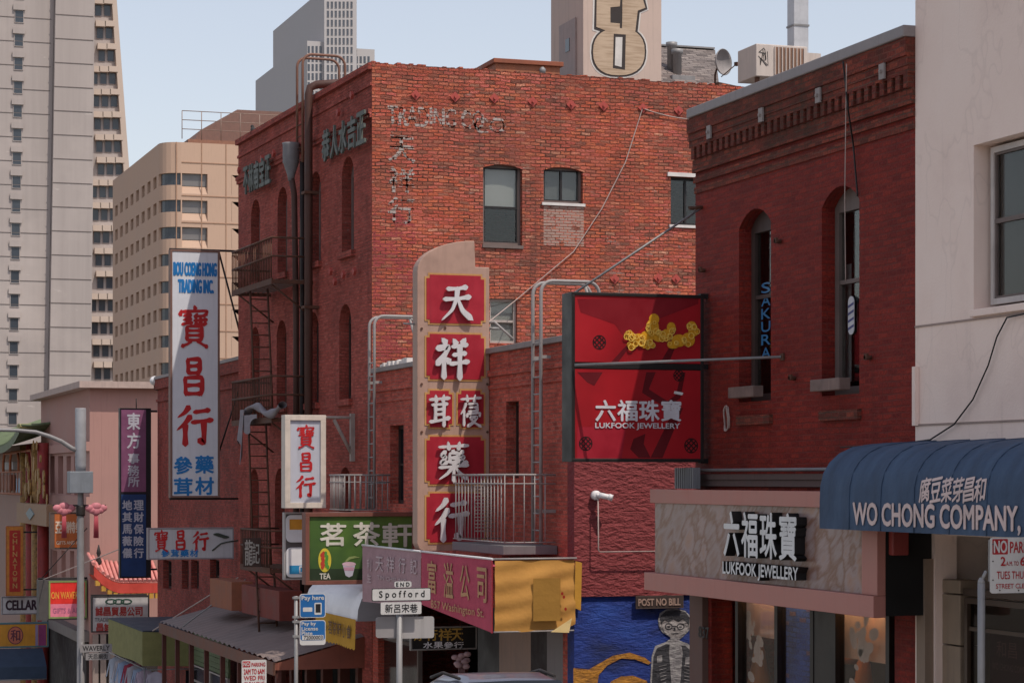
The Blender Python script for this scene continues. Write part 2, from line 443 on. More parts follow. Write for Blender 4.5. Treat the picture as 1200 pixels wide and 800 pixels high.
def worn(name, hx, cover=.5, scale=9, course=.07, opacity=.85):
    """old paint left on bricks: flaked away along the joints"""
    t = NT(name); uv = t.uv(); t.p.inputs['Base Color'].default_value = srgb(hx); t.p.inputs['Roughness'].default_value = .9
    b = t.n('TexBrick'); t.l(uv, b.inputs['Vector'])
    for k, v in (('Scale', 1), ('Mortar Size', .011), ('Mortar Smooth', .3), ('Brick Width', .215), ('Row Height', course)): b.inputs[k].default_value = v
    b.inputs['Color1'].default_value = (0,0,0,1); b.inputs['Color2'].default_value = (1,1,1,1)
    n = t.noise(uv, scale, 6, .7)
    k = t.math('ADD', n, t.math('MULTIPLY', t.math('SUBTRACT', b.outputs['Color'], .5), .22))
    a = t.ramp(k, [(1-cover-.05, (0,)*3), (1-cover+.05, (opacity,)*3)])
    a = t.math('MULTIPLY', a, t.math('SUBTRACT', 1., t.math('MULTIPLY', b.outputs['Fac'], .85)))
    tr = t.n('BsdfTransparent'); mx = t.n('MixShader'); t.l(a, mx.inputs[0]); t.l(tr.outputs[0], mx.inputs[1]); t.l(t.p.outputs[0], mx.inputs[2]); t.l(mx.outputs[0], t.out.inputs[0])
    return t.m

def glass(name, tint='eef1f0', refl=.12):
    t = NT(name); g = t.n('BsdfGlossy'); g.inputs['Roughness'].default_value = .03
    tr = t.n('BsdfTransparent'); tr.inputs[0].default_value = srgb(tint)
    lw = t.n('LayerWeight'); lw.inputs[0].default_value = .12
    f = t.math('ADD', t.math('MULTIPLY', lw.outputs['Fresnel'], .13), refl*.35)
    mx = t.n('MixShader'); t.l(f, mx.inputs[0]); t.l(tr.outputs[0], mx.inputs[1]); t.l(g.outputs[0], mx.inputs[2]); t.l(mx.outputs[0], t.out.inputs[0])
    return t.m

def dark_glass(name, hx='1a1f24', rough=.12):
    t = NT(name); t.p.inputs['Base Color'].default_value = srgb(hx); t.p.inputs['Specular IOR Level'].default_value = .6
    f = t.noise(t.obj(), .7, 2); t.l(t.ramp(f, [(.3, (rough*.7,)*3), (.7, (rough*1.5,)*3)]), t.p.inputs['Roughness'])
    return t.m

GLASS = glass('window_glass')
# ---- palette
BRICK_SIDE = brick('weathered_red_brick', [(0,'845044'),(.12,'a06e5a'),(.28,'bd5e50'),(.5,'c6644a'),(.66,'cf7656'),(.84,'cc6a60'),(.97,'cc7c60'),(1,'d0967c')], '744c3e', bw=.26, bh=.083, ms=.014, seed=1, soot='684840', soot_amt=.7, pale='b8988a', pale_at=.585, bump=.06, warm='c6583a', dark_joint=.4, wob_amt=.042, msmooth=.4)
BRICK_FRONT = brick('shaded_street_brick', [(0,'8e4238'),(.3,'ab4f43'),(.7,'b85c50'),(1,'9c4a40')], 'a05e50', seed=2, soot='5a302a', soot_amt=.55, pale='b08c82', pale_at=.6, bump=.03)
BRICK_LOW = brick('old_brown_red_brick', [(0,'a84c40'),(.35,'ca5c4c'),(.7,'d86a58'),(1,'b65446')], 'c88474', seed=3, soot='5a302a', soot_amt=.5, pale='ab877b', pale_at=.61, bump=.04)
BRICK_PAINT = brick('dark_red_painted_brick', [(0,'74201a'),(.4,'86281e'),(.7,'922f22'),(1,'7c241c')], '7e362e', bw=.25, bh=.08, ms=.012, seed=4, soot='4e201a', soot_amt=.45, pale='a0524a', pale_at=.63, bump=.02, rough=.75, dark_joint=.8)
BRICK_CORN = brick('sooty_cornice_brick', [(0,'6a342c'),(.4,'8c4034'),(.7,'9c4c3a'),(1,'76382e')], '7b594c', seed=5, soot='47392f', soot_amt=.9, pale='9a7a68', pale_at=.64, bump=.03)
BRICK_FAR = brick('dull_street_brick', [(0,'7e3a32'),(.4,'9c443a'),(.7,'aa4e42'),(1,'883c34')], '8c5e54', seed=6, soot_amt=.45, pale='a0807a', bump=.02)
CONC_COPE = paint('grey_coping', '9a8f8c', .8)
WHITE_COPE = paint('white_painted_coping', 'd2cbc6', .7, var=.1)
ROOFING = paint('flat_roofing', '6b6663', .9)
RUST = paint('rusty_iron', '5a3a2c', .8, var=.3, scale=6, metal=0)
DARK_IRON = paint('dark_iron', '2c2523', .7, var=.25)
BROWN_PIPE = paint('brown_painted_pipe', '4f332b', .6)
GREY_STEEL = paint('galvanised_steel', '8a8786', .55, metal=.2)
FAR_PANE = dark_glass('opposite_window_glass', '22262a')
PALE_STEEL = paint('pale_grey_painted_steel', '958e8b', .6)
GREY_PAINT = paint('grey_paint', '7f7c7e', .6)
BLACK = paint('black_paint', '171414', .55)
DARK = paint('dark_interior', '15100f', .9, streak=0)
WOOD_DK = paint('dark_brown_timber', '3a2722', .7)
SASH = paint('grey_brown_window_paint', '6f605a', .6)
SASH_DK = paint('dark_sash', '241f1f', .5)
SASH_WH = paint('off_white_sash', 'b0a39b', .6)
BLIND = paint('pale_roller_blind', 'b2aca8', .9, streak=0, var=.05)
STONE = paint('buff_stone', '8f7a66', .8)
_c = NT('cream_stucco'); _v = _c.obj()
_n = _c.noise(_v, .55, 6, .62); _k = _c.noise(_c.obj(1, 1, .7), .8, 3, .5)
_col = _c.ramp(_n, [(.3, srgb('e9cdbf')), (.5, srgb('f5dbcc')), (.75, srgb('f9e2d4'))])
_col = _c.mix(_c.ramp(_k, [(.494, (0,)*3), (.499, (.13,)*3), (.501, (.13,)*3), (.506, (0,)*3)]), _col, srgb('a88e82'))
_col = _c.mix(_c.ramp(_c.noise(_c.obj(5, 5, .3), 1, 4), [(.6, (0,)*3), (.8, (.3,)*3)]), _col, srgb('b79f92'))
_c.l(_col, _c.p.inputs['Base Color']); _c.p.inputs['Roughness'].default_value = .85; _c.bump(_c.noise(_v, 28, 4), .004); CREAM = _c.m
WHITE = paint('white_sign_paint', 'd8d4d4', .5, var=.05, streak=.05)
RED_SIGN = paint('deep_red_sign_paint', 'a01d2d', .5, var=.12)
GOLD = paint('faded_gold_trim', 'b98a52', .5)
SILVER = paint('silver_grey_letters', 'c9c4c4', .45, var=.08)
RED_LET = paint('red_letters', 'b51f22', .5, streak=0)
BLUE_LET = paint('blue_letters', '1f74b4', .5, streak=0)
TAN = paint('tan_sign_casing', 'a98878', .6)

# ------------------------------------------------------------------ ground
def sheet(name, xs, y0, y1, lift, m, n=30, kind='structure', thick=None):
    mb = MB(WORLD)
    def fn(u, v): y = y0+(y1-y0)*u; return (xs[0]+(xs[1]-xs[0])*v, y, max(gz(y), -30)+lift)
    mb.grid(fn, n, 1, smooth=False)
    if thick:
        def fn2(u, v): y = y0+(y1-y0)*u; return (xs[0], y, max(gz(y), -30)+lift-thick*v)
        mb.grid(fn2, n, 1, smooth=False)
    return tag(mb.build(name, m, loc=(0, 0, 0)), kind=kind)
ASPH = paint('asphalt', '6b6965', .9, var=.2, scale=1.2, streak=0, bump=.004)
CONC = paint('pavement_concrete', 'b3ada3', .9, var=.12, scale=1.5, streak=0)
sheet('ground', (-2500, 2500), -400, 3000, -.16, paint('bare_ground', '6a665e', .95), 60)
sheet('road', (-4.2, 8.9), -30, 300, -.15, ASPH, 30)
sheet('pavement', (9.05, 14.3), -30, 300, 0, CONC, 30)
sheet('kerb', (8.9, 9.05), -30, 300, .004, paint('kerb_stone', '97928a', .85), 30, thick=.2)
mk = MB(WORLD)
for k in range(24):
    y = -20+k*6; mk.quad([(2.3, y, gz(y)-.143), (2.42, y, gz(y)-.143), (2.42, y+3, gz(y+3)-.143), (2.3, y+3, gz(y+3)-.143)])
tag(mk.build('road_marking', paint('road_paint', 'c8c2b4', .8), loc=(0, 0, 0)), kind='structure')

# ------------------------------------------------------------------ dark red corner building, nearest brick front
def mini(fr, px0, px1, py0, py1, v=0): return fr.rect(px0, px1, py0, py1, v)

LK = Fr(14, 33, 0, R(-90)); LKW = 7.07
lk = thing('brick_shop_building', 'dark red painted brick building with two arched windows and a stepped brick cornice', 'building', (14, 33, gz(33)), 0)
WA = LK.rect(866, 907, 245, 468); WB = LK.rect(963, 1008, 223, 466)
wza, wzb = 1.12, 3.93
wins = [(WA[0], WA[0]+1.12), (WB[0], WB[0]+1.12)]
GB = gz(33)-.5
mb = MB(LK)
mb.prism([(0, GB), (LKW, GB), (LKW, 5.55), (0, 5.55)], 0, .35, 0, [hole(a, b, wza, wzb, .24) for a, b in wins] + [hole(.62, LKW-.55, GB+.3, -1.55)])
mb.box(0, .35, .35, 12, GB, 5.5); mb.box(LKW-.35, LKW, .35, 12, GB, 5.5); mb.box(.35, LKW-.35, 11.65, 12, GB, 5.5)
mb.build('wall', BRICK_PAINT, lk)
MB(LK).box(.35, LKW-.35, .35, 11.65, 5.0, 5.12).build('roof', ROOFING, lk)
MB(LK).box(.35, LKW-.35, .36, 11.6, -.02, .1).build('floor_slab', ROOFING, lk)
cb = MB(LK)                                                  # stepped courses of the cornice
for z0, z1, p in ((4.40, 4.50, .05), (4.56, 4.66, .09), (4.72, 4.80, .13), (4.80, 4.92, .11), (5.10, 5.20, .24), (5.20, 5.32, .27), (5.32, 5.55, .33)):
    p *= .42; cb.box(-.0-p*.2, LKW-.003, -p, .002, z0, z1-.003)
x = .06
while x < LKW-.1:
    cb.box(x, x+.11, -.10, -.003, 4.92, 5.097); x += .215
cb.build('cornice', BRICK_CORN, lk)
MB(LK).box(.03, LKW-.003, -.17, .4, 5.553, 5.70).build('coping', paint('grey_metal_coping', '948a88', .6), lk, bevel=.015)
tpm = paint('tie_plate_paint', '9b8f8a', .7)
for px, py in ((832, 155), (893, 135), (960, 112), (1035, 84)):
    u, z = LK.hit(px, py, -.12)
    t = MB(LK).box(u-.07, u+.07, -.15, -.122, z-.1, z+.1); t.box(u-.02, u+.02, -.18, -.15, z-.02, z+.02); t.build('tie_plate', tpm, lk)
for i, (a, b) in enumerate(wins):
    w_ = window(lk, LK, a, b, wza, wzb, .2, SASH if i else paint('dark_window_paint', '4a3a35', .6), rise=.24, fw=.12, split=.6, deep=.1)
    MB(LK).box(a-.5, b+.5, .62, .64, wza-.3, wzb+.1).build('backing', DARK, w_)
    if i == 0:
        nb = MB(LK); q0, q1 = LK.hit(892.5, 380, .235)[0], LK.hit(903, 380, .235)[0]
        for k, ch in enumerate('SAKURA'):
            z1 = LK.hit(898, 331+k*15.2, .235)[1]; z0 = LK.hit(898, 343+k*15.2, .235)[1]; nb.text(ch, q0, q1, z0, z1, .235, .003, 0, bold=.02)
        nb.build('neon_lettering', paint('unlit_blue_neon_tube', '32709c', .4, streak=0), w_)
    else:
        MB(LK).box(LK.hit(990, 380, .37)[0], LK.hit(998, 380, .37)[0], .36, .37, wza+.2, wzb-1.0).build('blind', paint('grey_curtain', '9a9290', .9), w_)
        q0, q1 = LK.hit(994.5, 370, .235)[0], LK.hit(1001.5, 370, .235)[0]; z1 = LK.hit(998, 347, .235)[1]; z0 = LK.hit(998, 392, .235)[1]
        MB(LK).prism(rrect(q0, q1, z0, z1, (q1-q0)*.48), .225, .235).build('barber_pole_sticker', paint('sticker_white', 'c8c4c6', .5), w_)
        nb = MB(LK); n_ = 4; dz = (z1-z0-.12)/n_
        for k in range(n_): z = z0+.06+k*dz; nb.quad([(q0+.005, .2235, z), (q1-.005, .2235, z+dz*.45), (q1-.005, .2235, z+dz*.8), (q0+.005, .2235, z+dz*.35)])
        nb.build('stripes', paint('sticker_blue', '4a4a7a', .5), w_)
    MB(LK).box(a-.02, b-.25, -.17, -.003, wza+.06, wza+.22).build('sill_board', paint('weathered_sill_board', '806a62', .8, var=.3), lk, bevel=.008)
    MB(LK).box(a+.02, b+.06, -.06, .198, wza-.34, wza-.203).build('sill', BRICK_CORN, lk)
# narrow string course and pipe over the shopfront
s = MB(LK).box(.0, LKW-.003, -.10, -.002, -.02, .06).box(.0, LKW-.003, -.07, -.002, -.12, -.023)
s.build('string_course', paint('grey_brown_moulding', '6a5550', .8), lk)
MB(LK).tube([(0.02, -.14, .12), (LKW-.05, -.14, .12)], .025).build('pipe', GREY_PAINT, lk)
cp = MB(LK)
for k in range(9): cp.box(.0+k*.085, .05+k*.085, -.35, -.30, -.16, .16)
cp.box(0, .75, -.30, -.24, -.16, .16); cp.build('corrugated_panel', GREY_PAINT, lk)
# fascia box over the shop
FX0, FX1 = 0.0, 7.5; FV = -.76
marble = NT('swirled_marble')
v = marble.uv(1.0, .45, 1); mp0 = marble.n('Mapping'); mp0.inputs['Rotation'].default_value = (0, 0, R(58)); marble.l(marble.uv(), mp0.inputs[0]); mp = marble.n('Mapping'); mp.inputs['Scale'].default_value = (1.0, .2, 1); marble.l(mp0.outputs[0], mp.inputs[0]); nz = marble.noise(mp.outputs[0], 1.5, 7, .62)
wv = marble.n('TexWave'); wv.inputs['Scale'].default_value = .55; wv.inputs['Distortion'].default_value = 9; wv.inputs['Detail'].default_value = 4; wv.inputs['Detail Scale'].default_value = 1.4
rot = marble.n('Mapping'); rot.inputs['Rotation'].default_value = (0, 0, R(-24)); marble.l(v, rot.inputs[0]); marble.l(rot.outputs[0], wv.inputs[0])
marble.l(marble.ramp(marble.mix(.92, wv.outputs['Color'], nz), [(.27, srgb('6a4a3e')), (.37, srgb('a27c6a')), (.44, srgb('a08a86')), (.49, srgb('84604f')), (.55, srgb('9c8884')), (.63, srgb('8e7064')), (.70, srgb('aa8672')), (.8, srgb('a69290'))]), marble.p.inputs['Base Color'])
marble.p.inputs['Roughness'].default_value = .22
dusty = paint('dusty_pink_frame', 'b2766a', .5, var=.05, streak=.04)
fb = MB(LK)
fb.box(FX0, FX1, FV, FV+.12, -.38, -.17); fb.box(FX0-.12, FX1, FV-.05, FV+.12, -1.72, -1.45); fb.box(FX1-.42, FX1-.003, FV+.003, FV+.12, -1.447, -.383)
fb.build('fascia_frame', dusty, lk, bevel=.006)
MB(LK).box(.06, FX1-.425, FV+.06, FV+.12, -1.447, -.383).build('fascia_panel', marble.m, lk)
MB(LK).box(.1, FX1-.004, FV+.123, -.005, -1.70, -.20).build('fascia_box', BLACK, lk)
lb = MB(LK)
def onf(fr, v, px0, px1, py0, py1): a = fr.hit(px0, (py0+py1)/2, v)[0]; b = fr.hit(px1, (py0+py1)/2, v)[0]; return a, b
z_a, z_b = LK.hit(890, 655, FV-.1)[1], LK.hit(890, 606, FV-.1)[1]
a, b = onf(LK, FV-.12, 845, 933, 600, 660)
stp = (b-a)/4
for i, ch in enumerate('六福珠寶'): lb.text(ch, a+i*stp+.04, a+(i+1)*stp-.05, z_a+.02, z_b+.06, FV+.055, .15, 0, bold=.02)
lb.text('LUKFOOK JEWELLERY', a, b, z_a-.29, z_a-.07, FV+.055, .15, 0, bold=.025)
le = lb.build('lettering', [paint('white_letter_face', 'd9d6d3', .5, streak=0)], lk)
le.data.materials.append(BLACK)
for p in le.data.polygons:
    if abs(p.normal.x) < .9: p.material_index = 1             # black returns behind the white faces
# shopfront under the fascia
SH = MB(LK)
SH.box(.0, .5, -.10, .0, GB, -1.5); SH.build('pilaster', paint('brown_stone_pilaster', '6b5148', .8), lk)
nb = MB(LK); u0, z0_ = LK.hit(819, 746, -.1); u1, z1_ = LK.hit(831, 735, -.1); nb.text('837', u0, u1, z0_, z1_, -.101, .004, 0, bold=.03); nb.build('house_number', BLACK, lk)
def front(px0, px1, v=.12): return LK.hit(px0, 760, v)[0], LK.hit(px1, 760, v)[0]
flo = MB(LK)
for px in (838, 866, 912, 954, 980, 1043):
    u = LK.hit(px, 760, .1)[0]; flo.box(u-.05, u+.05, .06, .2, GB, -1.56)
flo.box(LK.hit(955, 760, .1)[0], LK.hit(979, 760, .1)[0], .07, .19, GB, -1.67); flo.box(.62, LKW-.55, .06, .2, -1.66, -1.57); flo.build('shop_frame', paint('black_brown_shop_frame', '1d1513', .4), lk)
a, b = front(866, 1066); MB(LK).box(a, b, .125, .135, GB, -1.66).build('shop_glass', glass('shop_glass', 'f0ece8', .10), lk)
lit = NT('shop_ceiling_lamp'); lit.p.inputs['Emission Color'].default_value = srgb('ffd6a0'); lit.p.inputs['Emission Strength'].default_value = 12
MB(LK).box(1.5, LKW-.9, .16, .27, -1.64, -1.60).build('ceiling_lamp', lit.m, lk)
MB(LK).box(.62, LKW-.55, .36, 1.6, -1.565, -1.5).build('shop_ceiling', paint('shop_ceiling', '8a7a70', .8), lk)
MB(LK).box(.62, LKW-.55, 1.6, 1.7, GB, -1.56).build('shop_backing', paint('dark_shop_back', '2a1a16', .9), lk)
a, b = front(914, 952, .3); MB(LK).box(a, b, .3, .34, GB, -1.68).build('blue_reflection', brick('blue_reflection_print', [(0, '2448b0'), (.5, '3a66d4'), (.8, '2a4cb4'), (1, '8a6478')], '3a54a8', bump=.001), lk)  # blue panel stands in for a reflection in the shop glass
petm = paint('pale_petal_print', 'd8c8c0', .8, var=.1)
def petals(cx, cz, n, r, v, m):
    p = MB(LK)
    for k in range(n):
        t = rnd.uniform(0, 6.28); d = rnd.uniform(.1, 1)*r; x, z = cx+math.cos(t)*d, cz+math.sin(t)*d*1.3
        e = rnd.uniform(.04, .10); an = rnd.uniform(0, 3.1)
        pts = [(x+math.cos(an)*e*math.cos(q)*1.0-math.sin(an)*e*1.7*math.sin(q), z+math.sin(an)*e*math.cos(q)+math.cos(an)*e*1.7*math.sin(q)) for q in [i*6.283/10 for i in range(10)]]
        p.prism(pts, v-.001*k, v-.001*k+.0006)
    p.build('petal_decal', m, lk)
for px, py in ((888, 770), (1015, 748), (1008, 775), (880, 740)):
    u, z = LK.hit(px, py, .2); petals(u, z, 9, .34, .2, petm)
u, z = LK.hit(1032, 715, .25)
MB(LK).box(LK.hit(868, 740, .3)[0], LK.hit(911, 740, .3)[0], .3, .32, -2.35, -1.68).build('shop_poster', paint('pale_pink_poster', 'd0aa9c', .8), lk)
MB(LK).box(LK.hit(985, 740, .3)[0], LK.hit(1040, 740, .3)[0], .3, .32, -2.45, -1.68).build('shop_poster', paint('peach_poster', 'd8b29c', .8), lk)
MB(LK).box(LK.hit(1046, 740, .3)[0], LK.hit(1064, 740, .3)[0], .3, .32, -2.6, -1.68).build('shop_poster', paint('red_poster', '8c3434', .7), lk)
for px, py in ((890, 782), (992, 748), (1012, 798)):
    u, z = LK.hit(px, py, .9); MB(LK).lathe((u, .9, z-.35), [(.16, 0), (.2, .1), (.12, .42), (.1, .6), (.05, .7)], 14).build('display_stand', paint('amber_display', 'd0803a', .4), lk)
rb = MB(LK); u, z = LK.hitx(1042, 653, FX1)[0:2]
rb.box(FX1+.003, FX1+.12, FV+.15, FV+.38, -.95, -.42); rb.build('red_alarm_box', paint('dull_red_box', '8c3a34', .5), lk, bevel=.02)
# small things fixed to the wall
def bolt(parent, fr, px, py, m=RUST):
    u, z = fr.hit(px, py); MB(fr).lathe((u, -.1, z), [(.03, 0), (.03, .1)], 8, axis='y').box(u-.02, u+.06, -.1, -.07, z-.02, z+.05).build('wall_bolt', m, parent)
for px, py in ((915, 283), (932, 443), (1021, 419), (826, 317)): bolt(lk, LK, px, py)

# ------------------------------------------------------------------ cream building, far right
CR = Fr(14, 25.93, 0, R(-90))
cr = thing('cream_stucco_building', 'tall cream stucco building with a deep-set window above a blue awning', 'building', (14, 25.9, gz(26)), 0)
u0 = CR.hit(1141, 300)[0]; wu0 = CR.hit(1163, 300, .3)[0]; z0 = CR.hit(1163, 366, .3)[1]; z1 = CR.hit(1163, 172, .3)[1]
zr0, zr1 = 2.02, CR.hit(1150, 168)[1]
m_ = MB(CR)
CB = gz(26)-.8
sh_u = CR.hit(1096, 750)[0]
m_.prism([(0, CB), (9, CB), (9, 10), (0, 10)], 0, .3, 0, [hole(u0, u0+2.3, zr0, zr1), hole(sh_u, 8.6, CB+.2, -.7)])
m_.box(0, .3, .3, 12, CB, 9.9); m_.box(8.7, 9, .3, 12, CB, 9.9); m_.box(.3, 8.7, 11.7, 12, CB, 9.9)
m_.build('wall', CREAM, cr)
MB(CR).box(.3, 8.7, .3, 11.7, 9.5, 9.6).build('roof', ROOFING, cr)
for zz in (CR.hit(1073, 383)[1], CR.hit(1073, 498)[1]):
    MB(CR).box(.0, 9, -.012, -.002, zz-.012, zz+.012).build('joint', paint('plaster_joint', 'a38d82', .9), cr)
window(cr, CR, u0+.12, u0+2.2, zr0+.05, zr1-.04, .16, paint('white_grey_sash', 'c4b9b2', .5), fw=.07, split=.53, deep=.08, inner=SASH, blind=paint('dark_curtain', '4d423f', .9))
MB(CR).box(u0-.02, u0+2.32, -.05, -.003, zr0-.09, zr0-.003).build('sill', CREAM, cr, bevel=.01)
MB(CR).box(.02, .10, -.06, -.003, .66, 1.4).build('wall_conduit', CREAM, cr)
# dark shopfront below the awning
g = MB(CR); g.box(sh_u, 8.6, 1.3, 1.4, CB+.2, -.7); g.build('shop_backing', DARK, cr)
def cu(px, v=0): return CR.hit(px, 740, v)[0]
MB(CR).box(cu(1079, -.06), cu(1089, -.06), -.12, -.0, CB, -1.0).build('pilaster', paint('tan_pilaster', '8a7564', .8), cr)
sp = MB(CR)
zz = CB
while zz < -1.3: sp.box(cu(1100, .1), cu(1125, .1), .1, .4, zz+.006, min(zz+.62, -1.25)); zz += .63
sp.build('stone_pier', STONE, cr, bevel=.012)
sf = MB(CR); ring(sf, cu(1130, .1), 8.5, CB+.3, -1.45, .07, .1, .2); sf.box(cu(1130, .1), 8.5, .12, .18, -1.85, -1.80)
sf.box(cu(1130, .1), 8.5, .08, .2, -1.42, -1.34)
w_ = sf.build('shop_window', paint('bronze_window_frame', '4d3c30', .45, metal=.3), cr)
MB(CR).box(cu(1130, .1)+.06, 8.44, .145, .155, CB+.36, -1.51).build('pane', glass('dim_glass', 'd0ccc8', .1), w_)
u, z = CR.hit(1165, 740, .3)
pz = MB(CR).box(cu(1160, .3), cu(1215, .3), .3, .32, -2.9, -1.85); po = pz.build('poster', paint('dark_red_shop_poster', '55222a', .7), w_)
pl = MB(CR)
pl.text('和昌', cu(1168, .3), cu(1192, .3), -2.14, -1.95, .299, .003); pl.text('WO CHONG COMPANY', cu(1163, .3), cu(1210, .3), -2.30, -2.22, .299, .003)
pl.build('poster_lettering', paint('faded_pink_print', '9a6a6c', .8), w_)

# ------------------------------------------------------------------ low brick building with mural end wall
LW = Fr(14, 52.35, 0, R(-90)); LWL = 52.35-38.5
lw = thing('low_brick_building', 'low brown-red brick building with roof ladders and a rough maroon end wall on the alley', 'building', (14, 45, gz(45)), 0)
GBL = gz(52)-.6
wl = []
for p in ((457, 473, 498, 590), (593, 608, 470, 560)):
    a, b, c, d = LW.rect(*p); wl.append((a, b, c, d))
m_ = MB(LW)
holes = [hole(a, b, c, d) for a, b, c, d in wl]
sf0, sf1 = .5, LWL-.6
holes.append(hole(sf0, sf1, GBL+.2, -2.55))
m_.prism([(0, GBL), (LWL-.354, GBL), (LWL-.354, 2.45), (0, 2.45)], 0, .35, 0, holes)
m_.box(0, .3, .35, 14, GBL, 2.4); m_.box(.3, LWL-.3, 13.7, 14, GBL, 2.4)
m_.box(-.003, LWL-.36, -.05, -.002, 2.0, 2.12); m_.box(-.003, LWL-.36, -.035, -.002, 1.75, 1.82)
m_.build('wall', BRICK_LOW, lw)
MB(LW).box(.3, LWL-.3, .35, 13.7, 2.1, 2.2).build('roof', ROOFING, lw)
MB(LW).box(-.0, LWL+.06, -.09, .4, 2.453, 2.56).build('coping', paint('grey_parapet_coping', '8f8480', .8), lw, bevel=.01)
cm = MB(LW)
for k in range(26): x = .4+k*.09+rnd.uniform(-.03, .03); cm.box(x, x+.14, .02+rnd.uniform(0, .1), .34, 2.562+.0007*k, 2.60+rnd.uniform(.02, .1))
cm.build('mortar_topping', WHITE_COPE, lw)
for a, b, c, d in wl: window(lw, LW, a, b, c, d, .2, WOOD_DK, fw=.08, split=.5, pane=dark_glass('dusty_dark_glass'))
# rough stuccoed end wall facing the camera
EW = Fr(14, 38.5, 0, 0)
stucco = NT('rough_maroon_stucco'); v = stucco.uv(.8, 1.7, 1); nn = stucco.noise(v, 7, 7, .62); n2 = stucco.noise(v, .8, 4)
stucco.l(stucco.mix(n2, srgb('9c3c3e'), srgb('b24c4e')), stucco.p.inputs['Base Color']); stucco.p.inputs['Roughness'].default_value = .8; stucco.bump(nn, .5, 1)
mural_top = EW.hit(740, 698)[1]
gbm = gz(38.5)-.3
e = MB(EW).prism([(0, mural_top), (14, mural_top), (14, 2.45), (0, 2.45)], 0, .35)
e.prism([(.001, mural_top+.005), (2.3, mural_top+.005), (2.3, mural_top+.12), (.001, mural_top+.12)], -.05, -.001)
e.build('rough_end_wall', stucco.m, lw)
mur = NT('blue_mural_paint'); v = mur.uv(.8, 1.8, 1); nn = mur.noise(v, 5.5, 8, .72); n2 = mur.noise(mur.uv(.5, 1, 1), 1.6, 5, .6)
mur.l(mur.ramp(n2, [(.3, srgb('101a44')), (.5, srgb('183486')), (.7, srgb('244ca6'))]), mur.p.inputs['Base Color']); mur.p.inputs['Roughness'].default_value = .7; mur.bump(nn, .1, 1)
MB(EW).prism([(0, gbm), (14, gbm), (14, mural_top), (0, mural_top)], 0, .35).build('mural_wall', mur.m, lw)
def ep(px, py): return EW.hit(px, py, -.02)
def epoly(pts, mb, y, m=0, t=.004): mb.prism([ep(*p) for p in pts], y-t, y, m)
def rough(m, nm, c1, c2): 
    t = NT(nm); v = t.uv(.8, 1.8, 1); n = t.noise(v, 6, 8, .72); t.l(t.ramp(n, [(.35, srgb(c1)), (.62, srgb(c2))]), t.p.inputs['Base Color']); t.p.inputs['Roughness'].default_value = .8; t.bump(n, .12, 1); return t.m
om = rough(0, 'orange_mural_paint', '8a5a28', 'd8922e'); dm = rough(0, 'dark_jacket_mural_paint', '1c1a20', '4a474c'); pm = rough(0, 'pale_mural_paint', '6a6468', 'b9b2b0'); fm = rough(0, 'face_mural_paint', '7d7474', 'c2b8b4')
mo_ = MB(EW)
epoly([(672, 782), (690, 784), (704, 776), (718, 768), (738, 764), (756, 770), (763, 776), (760, 778), (744, 772), (728, 771), (712, 779), (702, 790), (700, 802), (672, 802)], mo_, -.012)
epoly([(716, 798), (728, 792), (742, 791), (758, 797), (762, 810), (712, 810)], mo_, -.012)
mo_.build('orange_swirl', om, lw)
line_m = rough(0, 'pale_outline_mural_paint', '7c7679', 'bfb9b7')
mo_ = MB(EW); epoly([(762, 803), (764, 768), (768, 756.5), (781, 751.5), (787, 747), (777, 741), (772.5, 735), (771.5, 726), (773.5, 718), (781, 713.5), (793, 712.5), (803, 715), (809, 721), (810.5, 730), (808, 738), (800, 746), (795, 749.5), (806, 753.5), (814, 760.5), (817, 780), (818, 803)], mo_, -.008); mo_.build('painted_outline', line_m, lw)
mo_ = MB(EW); epoly([(764, 802), (766, 769), (770, 759), (781, 754), (791, 756), (803, 756), (811, 763), (814.5, 780), (815.5, 802)], mo_, -.013); mo_.build('painted_jacket', dm, lw)
mo_ = MB(EW); epoly([(785, 753), (798, 753), (800, 764), (797, 802), (787, 802), (784, 764)], mo_, -.018); epoly([(786, 745), (796, 745), (797, 753), (785, 753)], mo_, -.018)
for p in ((770, 768, 776, 775), (803, 770, 809, 777)): epoly([(p[0], p[1]), (p[2], p[1]-1), (p[2], p[3]), (p[0], p[3]+1)], mo_, -.018)
for k in range(6): epoly([(772+k*.6, 780+k*4), (781, 778+k*4), (781, 778.7+k*4), (772+k*.6, 780.9+k*4)], mo_, -.018); epoly([(802, 779+k*4), (811, 781+k*4), (811, 781.8+k*4), (802, 779.8+k*4)], mo_, -.018)
mo_.build('painted_shirt', pm, lw)
mo_ = MB(EW); epoly([(775, 732), (777, 721), (805, 721), (807, 733), (803, 741), (796, 746.5), (786, 746.5), (779, 741)], mo_, -.019); epoly([(772.5, 727), (776, 726), (776, 736), (773, 735)], mo_, -.019); epoly([(806, 726), (809.5, 727), (808.5, 735), (806, 736)], mo_, -.019)
mo_.build('painted_face', fm, lw)
mo_ = MB(EW); epoly([(774, 731), (774, 721), (780, 715.5), (792, 714), (803, 716.5), (808, 723), (807, 732), (804, 728), (800, 725), (795, 728), (789, 725), (784, 728.5), (779, 726)], mo_, -.024)
for cx in (783.5, 797.5):
    c = ep(cx, 733.5); mo_.prism(disc(c[0], c[1], .075, .06, 14), -.028, -.024, 0, [disc(c[0], c[1], .058, .045, 14)]); epoly([(cx-1.4, 733), (cx+1.4, 733), (cx+1.4, 734.6), (cx-1.4, 734.6)], mo_, -.024)
epoly([(787.5, 733), (793.5, 733), (793.5, 733.8), (787.5, 733.8)], mo_, -.024); epoly([(789.6, 735), (791, 735), (791.6, 738.5), (789, 738.5)], mo_, -.024)
